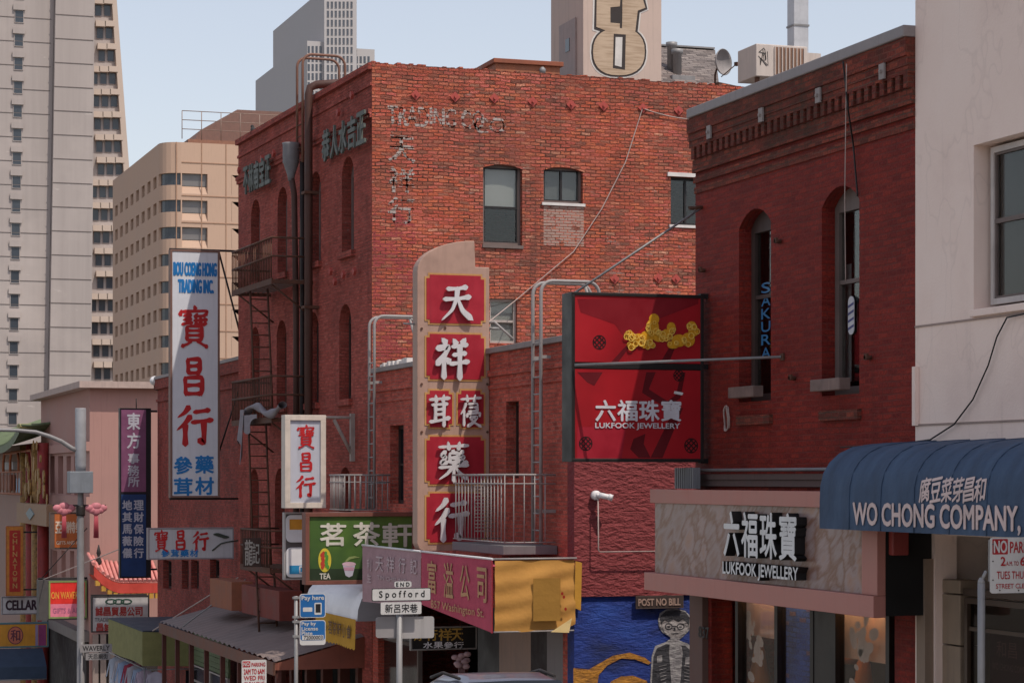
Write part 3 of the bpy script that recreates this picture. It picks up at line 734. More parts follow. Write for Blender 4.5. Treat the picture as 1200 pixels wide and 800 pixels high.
epoly([(786.5, 741.4), (794.5, 741), (794.5, 742), (786.5, 742.4)], mo_, -.024)
mo_.build('painted_hair', dm, lw)
# street-level front under the fabric signs
def lu(px, v=.1): return LW.hit(px, 760, v)[0]
MB(LW).box(sf0, sf1, 2.2, 2.3, GBL+.2, -2.5).build('shop_backing', DARK, lw)
for px0, px1, mm, nm in ((424, 440, paint('brown_shop_post', '4a342b', .7), 'shop_post'), (560, 585, paint('dark_grey_shutter', '3c3836', .7), 'shutter'), (585, 622, paint('beige_shop_panel', '8b7365', .8), 'shop_panel'), (622, 641, paint('dark_doorway', '2a201e', .8), 'door'), (641, 668, paint('grey_shop_panel', '716a69', .7), 'shop_panel')):
    MB(LW).box(lu(px0), lu(px1), .1, .2, GBL, -2.56).build(nm, mm, lw)
sw = MB(LW); ring(sw, lu(443), lu(490), GBL, -2.6, .09, .1, .2); sw.box(lu(443)+.09, lu(490)-.09, .11, .19, -3.75, -3.66); w_ = sw.build('shop_window', paint('brown_grey_window_frame', '6a5a52', .6), lw)
MB(LW).box(lu(443)+.09, lu(490)-.09, .145, .155, GBL, -2.69).build('pane', dark_glass('brown_dark_glass', '2a2220'), w_)

# ------------------------------------------------------------------ tall brick building
BANG = R(1.9)
BW = Fr(14, 52.4, 0, BANG); BF_L = 13.3
far = BW.M @ Vector((0, BF_L, 0))
BF = Fr(far.x, far.y, 0, BANG-R(90))
bb = thing('tall_brick_building', 'tall weathered red brick building with arched windows and faded painted lettering', 'building', (14, 52.4, gz(52)), 0)
TOP = 9.72; SIDE_L = 15.5; GBB = gz(68)-.5
# side wall over the low roof
w1 = BW.rect(566, 612, 193, 287); w2 = BW.rect(637, 683, 196, 238); w3 = BW.rect(786, 830, 208, 264); w4 = BW.rect(574, 606, 350, 402)
m_ = MB(BW)
m_.prism([(0, GBB), (SIDE_L, GBB), (SIDE_L, TOP), (0, TOP)], 0, .4, 0, [hole(*w1[:2], w1[2], w1[3], .09), hole(*w2[:2], w2[2], w2[3], .09), hole(*w3[:2], w3[2], w3[3]), hole(*w4[:2], w4[2], w4[3])])
for k in range(150):                                          # uneven top course
    x = k*SIDE_L/150; m_.box(x, x+SIDE_L/150-.006, .01, .38, TOP+.002, TOP+.02+rnd.random()*.06)
m_.build('side_wall', BRICK_SIDE, bb)
window(bb, BW, w1[0], w1[1], w1[2], w1[3], .13, SASH, rise=.0, fw=.07, split=.47, inner=SASH_DK, blind=BLIND, blind_to=.47, deep=.1)
window(bb, BW, w2[0], w2[1], w2[2], w2[3], .13, SASH, fw=.06, split=None, upright=.5, inner=SASH_DK, blind=paint('grey_blind', '6c6a6a', .9), deep=.1)
window(bb, BW, w3[0], w3[1], w3[2], w3[3], .13, SASH_DK, fw=.06, split=None, upright=.45, deep=.1)
window(bb, BW, w4[0], w4[1], w4[2], w4[3], .1, SASH_WH, fw=.06, split=.5, blind=BLIND, deep=.1)
MB(BW).box(w2[0]-.05, w2[1]+.05, -.05, .12, w2[2]-.07, w2[2]-.003).build('sill', WHITE_COPE, bb)
MB(BW).box(w3[0]-.1, w3[1]+.1, -.06, .12, w3[3]+.003, w3[3]+.1).build('lintel', WHITE_COPE, bb)
MB(BW).box(w3[0]-.05, w3[1]+.05, -.05, .12, w3[2]-.07, w3[2]-.003).build('sill', WHITE_COPE, bb)
MB(BW).box(w1[0]-.02, w1[1]+.02, -.04, .12, w1[2]-.08, w1[2]-.003).build('sill', SASH, bb)
pm_ = paint('red_tie_plate_paint', 'a8483f', .7)
first = None
for px, py in ((487,111.5),(533,114),(579,115.5),(624,119.5),(669,123),(707,124.5),(753,127),(795,130),(720,327),(771,326),(792,327)):
    u, z = BW.hit(px, py); s_ = .125
    if first is None:
        t = MB(BW); t.prism([(u-s_, z), (u, z-s_), (u+s_, z), (u, z+s_)], -.035, -.002); t.lathe((u, -.08, z), [(.035, 0), (.035, .045)], 8, axis='y')
        first = t.build('tie_plate', pm_, bb); fu, fz = u, z
    else:
        d = BW.M.to_3x3() @ Vector((u-fu, 0, z-fz)); child_copy(first, d)
# what is left of painted lettering and patches on the bricks
ghost = worn('flaked_white_paint', 'bfb0a8', .47, 8, course=.083, opacity=.6)
m_ = MB(BW); a, b, c, d = BW.rect(455, 592, 128, 150); m_.text('TRADING CO', a, b-.55, c, d, -.004, .002, 0, bold=.045)
a, b, c, d = BW.rect(556, 592, 138, 156); m_.text('CO', a, b, c, d, -.006, .002, 0, bold=.06)
for k, ch in enumerate('天祥行'):
    a, b, c, d = BW.rect(455, 486, 160+k*36, 190+k*36); m_.text(ch, a, b, c, d, -.004, .002, 0, bold=.03)
m_.build('faded_lettering', ghost, bb)
a, b, c, d = BW.rect(637, 684, 239, 288); MB(BW).quad([(a, -.004, c), (b, -.004, c), (b, -.004, d), (a, -.004, d)]).build('whitewash_patch', worn('thin_whitewash', 'b79a8d', .62, 4, opacity=.7), bb)
a, b, c, d = BW.rect(437, 500, 262, 425); pk = worn('faded_pink_wall_paint', 'a8474a', .5, .9, opacity=.6)
MB(BW).quad([(a, -.003, c), (b, -.003, c), (b-.3, -.003, d), (a, -.003, d+.6)]).build('pink_paint_patch', pk, bb)
a, b, c, d = BW.rect(700, 815, 265, 345); MB(BW).quad([(a, -.003, c), (b, -.003, c), (b, -.003, d), (a+.3, -.003, d)]).build('whitewash_patch', worn('pale_wash', 'b09084', .36, 1.5, opacity=.5), bb)
# street wall
fr_w = []
for px0, px1, py0, py1 in ((401, 413, 183, 294), (364, 374, 205, 306), (325, 336, 217, 322), (294, 304, 233, 330), (396, 412, 354, 470), (362, 371, 368, 470), (324, 335, 373, 476), (294, 303, 384, 480), (396, 412, 543, 640), (322, 333, 548, 640), (293, 302, 552, 640)):
    a, b, c, d = BF.rect(px0, px1, py0, py1); fr_w.append([a, b, c, d])
for row in (slice(0, 4), slice(4, 8), slice(8, 11)):
    zs0 = sum(f[2] for f in fr_w[row])/len(fr_w[row]); zs1 = sum(f[3] for f in fr_w[row])/len(fr_w[row])
    for f in fr_w[row]: f[2], f[3] = zs0, zs1; mid = (f[0]+f[1])/2+.05; f[0], f[1] = mid-.52, mid+.52
fr_w.sort()
m_ = MB(BF)
m_.prism([(0, GBB), (BF_L-.003, GBB), (BF_L-.003, TOP), (0, TOP)], -.002, .4, 0, [hole(a, b, c, d, .4) for a, b, c, d in fr_w] + [hole(.5, BF_L-.8, GBB+.3, -4.2)])
m_.box(.0, BF_L-.004, -.10, -.005, TOP-.12, TOP+.03); m_.box(.0, BF_L-.004, -.06, -.005, TOP-1.25, TOP-1.15); m_.box(.0, BF_L-.004, -.09, -.005, TOP-1.15, TOP-1.05); m_.box(0, BF_L-.004, -.04, -.005, TOP-.5, TOP-.42)
m_.box(0, .4, .4, SIDE_L, GBB, TOP-.1); m_.box(.4, BF_L-.41, SIDE_L-.4, SIDE_L, GBB, TOP-.1)
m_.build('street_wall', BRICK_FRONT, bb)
MB(BF).box(.4, BF_L-.41, .4, SIDE_L-.4, TOP-.65, TOP-.5).build('roof', ROOFING, bb)
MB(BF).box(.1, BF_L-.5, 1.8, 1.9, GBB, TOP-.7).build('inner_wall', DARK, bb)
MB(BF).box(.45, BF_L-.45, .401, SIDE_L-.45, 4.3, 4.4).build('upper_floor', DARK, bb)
for a, b, c, d in fr_w:
    window(bb, BF, a, b, c, d, .24, paint('grey_mauve_window_paint', '7a6762', .6) if c > 4.5 else WOOD_DK, rise=.4, fw=.11, split=.5, pane=GLASS)
    MB(BF).box(a-.1, b+.1, -.1, .2, c-.16, c-.004).build('sill', BRICK_FRONT, bb)
for px, py in ((418, 112), (402, 132), (393, 318), (408, 322), (421, 318), (398, 330), (300, 195), (312, 186), (326, 180), (285, 200)):
    u, z = BF.hit(px, py); s_ = .1
    MB(BF).prism([(u-s_, z), (u, z-s_), (u+s_, z), (u, z+s_)], -.16, -.09).build('tie_plate', pm_, bb)
metal_l = paint('verdigris_grey_letters', '5a5c55', .6, var=.2)
def wall_chars(s, px0, px1, pyl, pyr, h):
    n = len(s); a, za = BF.hit(px0, pyl, -.25); b, zb = BF.hit(px1, pyr, -.25); zc = (za+zb)/2
    m_ = MB(BF); st = (b-a)/n
    for k, ch in enumerate(s): m_.text(ch, a+k*st+.06, a+(k+1)*st-.06, zc-h/2, zc+h/2, -.17, .05, 0, bold=.03)
    m_.box(a, b, -.16, -.14, zc+h*.28, zc+h*.28+.03, 1); m_.box(a, b, -.16, -.14, zc-h*.45, zc-h*.45+.03, 1)
    m_.build('metal_lettering', [metal_l, RUST], bb)
wall_chars('恭人水吉正', 375, 426, 172, 148, .74)
wall_chars('不林南宝正', 283, 315, 214, 196, .74)
# ground floor of the street wall
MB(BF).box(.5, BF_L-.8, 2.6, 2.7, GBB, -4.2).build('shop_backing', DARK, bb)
for k in range(9):
    x = .9+k*1.55; MB(BF).box(x, x+.22, .05, .3, GBB, -4.22).build('shop_post', paint('reddish_shop_post', '6a3a30', .7), bb)

# ------------------------------------------------------------------ older brick building beyond
OB = Fr(14, 82, 0, R(-90)); OBL = 82-66.2
ob = thing('two_storey_brick_building', 'plain two storey brick building behind the tall white vertical sign', 'building', (14, 75, gz(75)), 0)
GBO = gz(82)-.5
ow = [OB.rect(*p) for p in ((191, 201, 656, 690), (213, 221, 656, 690), (224, 233, 656, 690), (246, 257, 655, 697), (207, 217, 500, 560), (240, 252, 496, 560))]
m_ = MB(OB); m_.prism([(0, GBO), (OBL, GBO), (OBL, 3.5), (0, 3.5)], 0, .35, 0, [hole(a, b, c, d) for a, b, c, d in ow])
m_.box(0, .3, .35, 14, GBO, 3.4); m_.box(OBL-.3, OBL, .35, 14, GBO, 3.4); m_.box(.3, OBL-.3, 13.7, 14, GBO, 3.4)
m_.box(0, OBL, -.12, -.003, 3.15, 3.5); m_.box(0, OBL, -.06, -.003, 2.7, 2.8)
m_.build('wall', BRICK_FAR, ob); MB(OB).box(.3, OBL-.3, .35, 13.7, 3.0, 3.1).build('roof', ROOFING, ob)
MB(OB).box(-.03, OBL, -.15, .4, 3.503, 3.6).build('coping', CONC_COPE, ob)
for a, b, c, d in ow: window(ob, OB, a, b, c, d, .2, WOOD_DK, fw=.08, split=.5, pane=dark_glass('old_dark_glass', '141214'))
s = MB(OB); a, b = OB.hit(222, 760, -.6)[0], OB.hit(268, 760, -.6)[0]
for k in range(7): z = OB.hit(245, 785, -.6)[1]+k*.16; s.box(a, b, -.62+.01*(k % 2), -.55, z, z+.15)
s.build('green_siding', paint('grey_green_siding', '67704f', .8), ob)
for q in range(2):
    c = a+(b-a)*(.04+.5*q); window(ob, OB, c, c+(b-a)*.44, -7.1, OB.hit(245, 783, -.6)[1]-.02, -.62, SASH_WH, fw=.08, split=.6, deep=.08, pane=dark_glass('shop_dark_glass', '2b2a28'))
for k in range(4):
    x = OBL-1+.3*k

# ------------------------------------------------------------------ far buildings
FGLASS = dark_glass('far_window_glass', '3a4048', .2)
def far_windows(parent, fr, rects, v, mats, name='window', sill=0, hood=0):
    """each far window a copy of one mesh: glass set in a thin frame; the first hundred (largest) as parts, the rest as one part"""
    rects = sorted(rects, key=lambda r: -(r[1]-r[0])*(r[3]-r[2]))
    def shape(mb, a, b, c, d):
        w_, h_ = b-a, d-c; t = min(w_, h_)*.06
        ring(mb, a, b, c, d, t, v-.12, v+.02, 1); mb.box(a+t, b-t, v-.05, v+.02, c+t, d-t, 0)
        if sill: mb.box(a-.2, b+.2, v-sill, v-.13, c-.5, c-.02, 1)
        if hood:
            mb.box(a-.25, b+.25, v-hood, v-.125, d+.02, d+1.0, 2)
    for r in rects[:100]:
        mb = MB(fr); shape(mb, *r); mb.build(name, mats, parent)
    if len(rects) > 100:
        mb = MB(fr)
        for r in rects[100:]: shape(mb, *r)
        tag(mb.build('windows', mats, parent), kind='stuff')

# concrete tower with a tapering outline
CT = Fr(0, 400, 0, 0)
tw = thing('concrete_tower', 'tall grey concrete tower with one sloping edge and a column of small windows', 'tower', (CT.hit(60, 500)[0], 400, -35))
concm = NT('board_marked_concrete'); v = concm.uv(.9, .03, 1); n1 = concm.noise(v, 1, 4, .6); n2 = concm.noise(concm.uv(.05, .05, 1), 1, 5, .6); n3 = concm.noise(concm.uv(.2, .6, 1), 1, 3)
c_ = concm.mix(n1, srgb('9b908b'), srgb('b4a8a2')); c_ = concm.mix(concm.ramp(n2, [(.45, (0,)*3), (.7, (.5,)*3)]), c_, srgb('cbbdb5')); c_ = concm.mix(concm.ramp(n3, [(.68, (0,)*3), (.74, (.5,)*3)]), c_, srgb('cfc4bc'))
concm.l(c_, concm.p.inputs['Base Color']); concm.p.inputs['Roughness'].default_value = .9
CONCR = concm.m; PALEC = paint('pale_precast', 'c3afa0', .8, var=.05, scale=.1, streak=.03); DKSP = paint('grey_spandrel', '7d7474', .8, streak=0)
def cp_(px, py): return CT.hit(px, py)
m_ = MB(CT)
m_.prism([cp_(-75, 700), cp_(52, 700), cp_(64.5, -60), cp_(-50, -60)], 0, 30, 0)
m_.prism([cp_(52.5, 700), cp_(103, 700), cp_(110, -60), cp_(65, -60)], -1.6, 30, 0)
m_.build('lift_wing', CONCR, tw)
jm = paint('dark_joint', '6f6561', .9, streak=0)
k = 0
for py in range(-20, 520, 28):
    x0 = cp_(62-py*.0165+1, py)[0]; x1 = cp_(109-py*.008-1, py)[0]; z = cp_(80, py+12)[1]
    b_ = MB(CT).box(x0, x1, -1.66, -1.603, z-.06, z+.06); 
    z2 = cp_(30, py+13)[1]; b_.box(cp_(-60, py)[0], x0-.4, -.06, -.003, z2-.05, z2+.05); b_.build('panel_joint', jm, tw)
rects = []
for k in range(19):
    py = -8+k*27.7; c = 22.8-py*.0165
    a, z1 = cp_(c-5.4, py-7.7); b, z0 = cp_(c+5.4, py+7.7); rects.append((a, b, z0, z1))
far_windows(tw, CT, rects, 0, [FGLASS, CONCR, CONCR], hood=.35)
m_ = MB(CT)
body_l = cp_(104, 700)[0]
m_.prism([cp_(104, 700), cp_(187, 700), cp_(131, -60), cp_(110.5, -60)], 2, 32, 0)
m_.build('sloping_body', CONCR, tw)
m_ = MB(CT); m_.prism([cp_(181, 700), cp_(190, 700), cp_(133.5, -60), cp_(128, -60)], 1, 32.2, 0); m_.build('edge_pier', PALEC, tw)
rects = []
for k in range(18):
    py = 10+k*26.7; xr = 131+(py+60)*.0737-4
    px = xr-4.5
    while px > 112-py*.008:
        a, z1 = cp_(px-4, py-7); b, z0 = cp_(px+4, py+7); rects.append((a, b, z0, z1)); px -= 10.6
far_windows(tw, CT, rects, 2, [FGLASS, DKSP, PALEC], hood=1.1)

# beige office block
OX, OY = 51.6, 299.0
beige = paint('beige_precast', 'c0a08a', .85, var=.06, scale=.08, streak=.05)
beige_d = paint('beige_precast_joint', 'a37f68', .9)
of = thing('office_building', 'beige office block with rows of recessed dark windows and a rooftop frame', 'building', (OX+15, OY+15, -40))
OF_ = Fr(OX, OY, 0, 0); OS = Fr(OX, OY, 0, R(-90))
zt = OF_.hit(240, 168)[1]; zb = -40
rows = [OF_.hit(240, p)[1] for p in (211, 242.3, 273.8, 305.3, 337, 368.6, 400.4, 432)]; hh = .78
cols = [(OF_.hit(a, 300)[0], OF_.hit(b, 300)[0]) for a, b in ((216, 240.5), (245.5, 269), (274, 298), (303, 327), (332, 356))]
EX = cols[-1][1]+3
m_ = MB(OF_); m_.prism([(2.5, zb), (EX, zb), (EX, zt), (2.5, zt)], 0, 1.2, 0, [[(a-.3, z-hh-1.1), (b+.3, z-hh-1.1), (b+.3, z+hh), (a-.3, z+hh)] for a, b in cols for z in rows])
for a, b in cols:
    for z in rows: m_.prism([(-.002, z-hh-1.098), (.44, z-hh-.12), (.44, z-hh-1.098)], a-.298, b+.298, 0, axis='x')  # sloping sills
L_ = 42
sc_cols = [(-L_+2.2+k*4.75, -L_+2.2+k*4.75+2.5) for k in range(8)]
m2 = MB(OS); m2.prism([(-L_, zb), (-2.5, zb), (-2.5, zt), (-L_, zt)], 0, 1.0, 0, [[(a, z-hh), (b, z-hh), (b, z+hh), (a, z+hh)] for a, b in sc_cols for z in rows])
m2.build('street_face', beige, of)
m_.box(2.5, EX, 1.2, L_, zb, zt-1); m_.build('front_face', beige, of)
MB(OS).box(-L_, -2.5, 1.0, 6, zb, zt-1).build('core', DARK, of)
# rounded corner: bands of wall and glass
def corner(z0, z1, r, m, nm, inset=0):
    pts = [(2.5+(-r+inset)*math.cos(t), 2.5-(r-inset)*math.sin(t)) for t in [R(90*i/6) for i in range(7)]]
    pts = pts + [(2.5, 2.5)]
    MB(OF_).prism(pts, z0, z1, 0, axis='z').build(nm, m, of)
edges = [zb]+[e for z in sorted(rows) for e in (z-hh, z+hh)]+[zt]
for i in range(0, len(edges), 2): corner(edges[i]+.002, edges[i+1]-.002, 2.5, beige, 'corner_band')
for z in rows: corner(z-hh, z+hh, 2.5, FGLASS, 'corner_window', .35)
rects = [(a-.3, b+.3, z-hh-.1, z+hh) for a, b in cols for z in rows]
FG2 = dark_glass('painted_reflection_glass', '75706e', .3)  # pale grey base colour paints the reflected sky into the panes
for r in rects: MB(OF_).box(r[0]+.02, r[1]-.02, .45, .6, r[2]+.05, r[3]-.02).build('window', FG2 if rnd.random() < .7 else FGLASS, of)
for a, b in sc_cols:
    for z in rows: MB(OS).box(a+.02, b-.02, .7, .8, z-hh+.02, z+hh-.02).build('window', FGLASS, of)
m_ = MB(OF_)
for z in [rows[0]+2.2] + [z-hh-1.35 for z in rows]: m_.box(2.6, EX, -.06, -.003, z-.06, z+.06)
for a, b in cols: m_.box(a-1.1, a-.98, -.05, -.004, zb, zt)
m_.build('panel_joint', beige_d, of)
MB(OF_).box(4, EX-2, 3, L_-4, zt-.9, zt+.9).build('roof_band', paint('brown_metal_band', '8e6450', .7), of)
pb = MB(OF_); a0 = OF_.hit(236, 160)[0]
pb.prism([(a0, zt+.9), (EX-3, zt+.9), (EX-3, zt+5.6), (a0+6, zt+5.6), (a0+1, zt+2.6)], 6, 24); pb.build('penthouse', paint('rust_brown_penthouse', '7d5f55', .8), of)
pb = MB(OF_)
for k in range(8): x = a0-2+k*2.6; pb.tube([(x, 3, zt+.9), (x, 3, zt+4.6)], .06, 5)
for z in (2.2, 3.4, 4.6): pb.tube([(a0-2, 3, zt+z), (a0+17, 3, zt+z)], .055, 5)
pb.build('roof_frame', paint('brown_pipe', '8a7468', .6), of)

# grey stepped skyscraper
GS = Fr(0, 620, 0, 0)
gs = thing('skyscraper', 'grey stepped skyscraper with vertical window strips behind the brick parapet', 'building', (GS.hit(370, 300)[0], 630, -40))
gm = paint('hazed_grey_cladding', 'b4aeac', .8, var=.05, scale=.03, streak=.04); gs_d = dark_glass('grey_strip_glass', '4a4d55', .2)  # cladding colour lightened to stand in for distance haze
def gp(px, py): return GS.hit(px, py)
def block(px0, px1, px_far, py_top, Y0, nm):
    F_ = Fr(0, Y0, 0, 0); x0, z = F_.hit(px0, py_top); x1 = F_.hit(px1, py_top)[0]; t = math.tan(math.atan((px_far-600)/FPX)+YAW)
    MB(WORLD).prism([(x0, Y0), (x1, Y0), (x1, x0/t), (x0, x0/t)], -40, z, 0, axis='z').build(nm, gm, gs)
block(380, 418, 320, -14, 620, 'tower_block'); block(360, 380.3, 299.5, 48, 621.5, 'low_block'); block(418.3, 439, 410, 57, 623, 'low_block')
rects = []
for a, b, py0, v in ((362, 380, 53, 1.5), (383, 417, 2, 0), (420, 438, 64, 3)):
    px = a
    while px < b-2:
        py = py0
        while py < 135:
            x0, z1 = gp(px, py); x1, z0 = gp(px+2.6, py+8.2); rects.append((x0, x1, z0, z1, v)); py += 10.6
        px += 4.6
for v in (0, 1.5, 3):
    rr = [r[:4] for r in rects if r[4] == v]
    if v == 0: rr = rr[:]
    r100 = rr if v == 0 else []
    if v == 0: far_windows(gs, GS, rr, v, [gs_d, gm])
    else:
        mb = MB(GS)
        for a, b, c, d in rr: mb.box(a, b, v-.05, v-.01, c, d)
        tag(mb.build('windows', gs_d, gs), kind='stuff')

# pink building
PKF = Fr(14, 99, 0, 0); PKS = Fr(14, 99, 0, R(-90))
pk_ = thing('pink_building', 'plain pink stucco building with a flat roof beyond the purple sign', 'building', (15, 100, gz(100)))
pinkm = paint('salmon_pink_stucco', 'a98076', .85, var=.06, scale=.4, streak=.06)
zt = PKF.hit(140, 455)[1]
pw = [PKS.rect(*p) for p in ((59, 64, 534, 577), (68, 74, 534, 578), (78, 83, 534, 579), (87, 92, 534, 580), (62, 67, 645, 685), (72, 77, 645, 685), (82, 87, 645, 685), (92, 97, 645, 685))]
m_ = MB(PKS); m_.prism([(-17, gz(99)-1), (0, gz(99)-1), (0, zt), (-17, zt)], 0, .5, 0, [hole(*r) for r in pw]); 
m_.box(-17, -.5, .5, 16, gz(99)-1, zt-.3)
m_.box(-17, 0, -.15, -.003, pw[0][3]+.1, pw[0][3]+.5); m_.box(-17, 0, -.15, -.003, pw[0][2]-.6, pw[0][2]-.1)
m_.build('wall', pinkm, pk_)
MB(PKS).box(-.497, -.003, .503, 16, gz(99)-1, zt).build('end_wall', pinkm, pk_)
MB(PKS).box(-17.4, .5, -.5, 16.4, zt+.003, zt+.28).build('roof', paint('grey_pink_roof_edge', 'b39c92', .8), pk_)
for r in pw: MB(PKS).box(r[0]+.01, r[1]-.01, .35, .42, r[2]+.01, r[3]-.01).build('window', paint('dull_pink_louvre', '9a7a72', .8), pk_)  # louvres a little darker pink than the wall
q = PKS.rect(60, 103, 742, 800, -.1); 
MB(PKS).box(-16.5, -.2, -.12, -.003, gz(99)-1, q[3]).build('shop_front', paint('dark_shop_opening', '2a2220', .8), pk_)
MB(PKS).box(-16.8, -.1, -.5, -.004, q[3]+.003, q[3]+.45).build('shop_canopy', paint('grey_shop_canopy', '6f6662', .7), pk_)
q = PKF.rect(106, 182, 742, 800, -.1)
MB(PKF).box(.3, 7, -.12, -.003, gz(99)-1, q[3]).build('shop_front', paint('dark_shop_opening_end', '2c2422', .8), pk_)
m_ = MB(PKF)
for px in (112, 121, 131): x = PKF.hit(px, 770, -.2)[0]; m_.box(x-.12, x+.12, -.22, -.125, gz(99)-1, q[3])
m_.each('shop_post', paint('pale_shop_post', '8a7a72', .7), pk_)
# green roofed building at the far end of the row
PG = Fr(14, 141, 0, R(-90))
pg = thing('green_roofed_building', 'ornate building under a curved green roof beside the pink building', 'building', (15, 130, gz(130)))
wm_ = paint('tan_plaster', '96786c', .8); grn = paint('moss_green_tiles', '5f6a4e', .6, var=.25, scale=1.2); rdm = paint('crimson_column', '8c2f2c', .6, var=.3, scale=3); gld = paint('ochre_carving', '9a7440', .6, var=.5, scale=7)
a, b = PG.hit(0, 600)[0]-4, PG.hit(57, 600)[0]; ztp = PG.hit(30, 520)[1]
m_ = MB(PG); m_.box(a, b, 0, 12, gz(141)-1, ztp); m_.build('wall', wm_, pg)
z_e = PG.hit(55, 518, -1.2)[1]; z_r = PG.hit(45, 487, 1.5)[1]
m_ = MB(PG)
def roof_fn(u, v):
    x = a-2+(b+.6-a+2)*u; lift = .9*(2*abs(u-.5))**4
    return (x, -1.5+4.5*v, z_e+(z_r-z_e)*(v**1.35)+lift*(1-v))
m_.grid(roof_fn, 24, 8)
def roof_fn2(u, v):
    p = roof_fn(u, 0); return (p[0], p[1]+.02*v, p[2]-.35*v)
m_.grid(roof_fn2, 24, 1)
for k in range(46):
    u = k/45; pts = [Vector(roof_fn(u, j/6))+Vector((0, 0, .03)) for j in range(7)]; m_.tube(pts, .07, 5)
m_.build('green_roof', grn, pg)
MB(PG).tube([Vector(roof_fn(1, 0)), Vector(roof_fn(.94, .5)), Vector(roof_fn(.97, 1))+Vector((0, 0, .3))], .13, 6).build('roof_ridge', paint('ochre_ridge', 'a39a6a', .6), pg)
for px in (32, 39, 46, 53):
    u = PG.hit(px, 560, -.3)[0]; MB(PG).lathe((u, -.4, gz(140)), [(.28, 0), (.28, ztp-gz(140)-.1)], 10).build('column', rdm if px in (39, 53) else gld, pg)
c1 = PG.hit(30, 560, -.9)[0]; c2 = PG.hit(57, 560, -.9)[0]; z1 = PG.hit(40, 590, -.9)[1]; z2 = PG.hit(40, 614, -.9)[1]
MB(PG).box(c1-3, c2, -1.0, -.003, z2, z1).build('balcony_front', paint('faded_yellow_brown_panel', '94745a', .7), pg)
cc = PG.hit(36, 602, -1)[0]
MB(PG).prism([(cc-1.6, (z1+z2)/2), (cc, z2+.2), (cc+1.6, (z1+z2)/2), (cc, z1-.2)], -1.06, -1.003).build('diamond_panel', paint('grey_blue_diamond', '7f8a8a', .6), pg)
zf = PG.hit(15, 578, -.9)[1]
m_ = MB(PG)
for k in range(16): x = a+k*(c1-a)/15; m_.tube([(x, -1.1, zf), (x, -1.1, zf+1.1)], .03, 5)
m_.tube([(a, -1.1, zf+1.1), (c1, -1.1, zf+1.1)], .04, 5); m_.tube([(a, -1.1, zf), (c1, -1.1, zf)], .06, 5); m_.build('balcony_rail', paint('orange_brown_rail', '9a6248', .6), pg)
for px0, px1, mm in ((31, 36, rdm), (40, 44, DARK), (48, 51, rdm), (34, 38, gld)):
    q = PG.rect(px0, px1, 625, 690, -.1); MB(PG).box(q[0], q[1], -.1-.02*(px0 % 3), -.004, q[2], q[3]).build('carved_panel', mm, pg)

m_ = MB(PG)
for px0, px1, py in ((4, 22, 530), (12, 38, 529)):
    ua, ub = PG.hit(px0, py, -.6)[0], PG.hit(px1, py, -.6)[0]; zt2 = PG.hit(20, py, -.6)[1]; zb2 = PG.hit(20, 552, -.6)[1]
    m_.tube([(ua, -.6, zb2), (ua, -.6, zt2-.4), (ua+.5, -.6, zt2), (ub-.5, -.6, zt2), (ub, -.6, zt2-.4), (ub, -.6, zb2)], .07, 6)
m_.each('arch_frame', paint('orange_arch_frame', 'a8603c', .6), pg)
for px0, px1, py0, py1, hx, nm in ((20, 28, 560, 577, '8fa0b4', 'folded_sheet'), (6, 16, 541, 550, 'a8a4a2', 'wall_unit'), (2, 12, 556, 574, '8a5a4a', 'shutter')):
    q = PG.rect(px0, px1, py0, py1, -.3); MB(PG).box(q[0], q[1], -.35, -.02, q[2], q[3]).build(nm, paint(nm+'_paint', hx, .7), pg, bevel=.03)
m_ = MB(PG)
for k in range(26):
    px = 30+rnd.random()*26; py = 522+rnd.random()*66; c = PG.hit(px, py, -.72); r_ = rnd.uniform(.12, .3); m_.prism(disc(c[0], c[1], r_, r_*1.4, 8), -.74-.002*k, -.70)
m_.each('carving', gld, pg)
# ------------------------------------------------------------------ roof top things
RT_ = 9.07
gt = thing('stair_tower', 'beige rooftop stair tower with painted bubble letters behind the brick parapet', 'rooftop structure', (22.4, 59, RT_))
TF = Fr(0, 58, 0, 0); x0 = TF.hit(683.5, 60)[0]; x1 = TF.hit(775, 60)[0]
lilac = paint('pale_beige_render', 'c2ab9e', .85, var=.05, scale=1)
MB(TF).box(x0, x1, 0, 2.6, RT_, 13.6).build('tower_wall', lilac, gt)
TS = Fr(x0, 58, 0, R(-90))
q = TS.rect(657, 676, 26, 80); MB(TS).box(q[0], q[1], -.05, -.003, RT_+.1, q[3]).build('door', paint('grey_mauve_door', 'a08f89', .7), gt)
q2 = TS.rect(665, 669.5, 46, 61); MB(TS).box(q2[0], q2[1], -.065, -.052, q2[2], q2[3]).build('door_window', FGLASS, gt)
m_ = MB(TF)
def tpoly(pts, y, mb, holes=()): mb.prism([TF.hit(*p) for p in pts], y-.004, y, 0, [[TF.hit(*p) for p in h] for h in holes])
def oval(cx, cy, rx, ry, n=28, sq=2.4):
    o = []
    for i in range(n):
        t = 2*math.pi*i/n; c, s_ = math.cos(t), math.sin(t)
        o.append((cx+rx*math.copysign(abs(c)**(2/sq), c), cy+ry*math.copysign(abs(s_)**(2/sq), s_)))
    return o
wht = paint('white_spray_outline', 'd2cbc4', .8); blk_ = paint('black_spray_line', '3a3230', .8); tanp = NT('tan_spray_fill')
v = tanp.uv(1.5, 14, 1); tanp.l(tanp.ramp(tanp.noise(v, 1.2, 4), [(.35, srgb('a48a70')), (.6, srgb('bda48a'))]), tanp.p.inputs['Base Color']); tanp = tanp.m
upC = [(697, 33), (698, -6), (729, -6), (728, 9), (716, 10), (716, 26), (728, 27), (727, 36), (712, 38)]
upR = [(729, -6), (752, -8), (757, 10), (748, 14), (745, 40), (733, 37), (727, 36), (728, 20)]
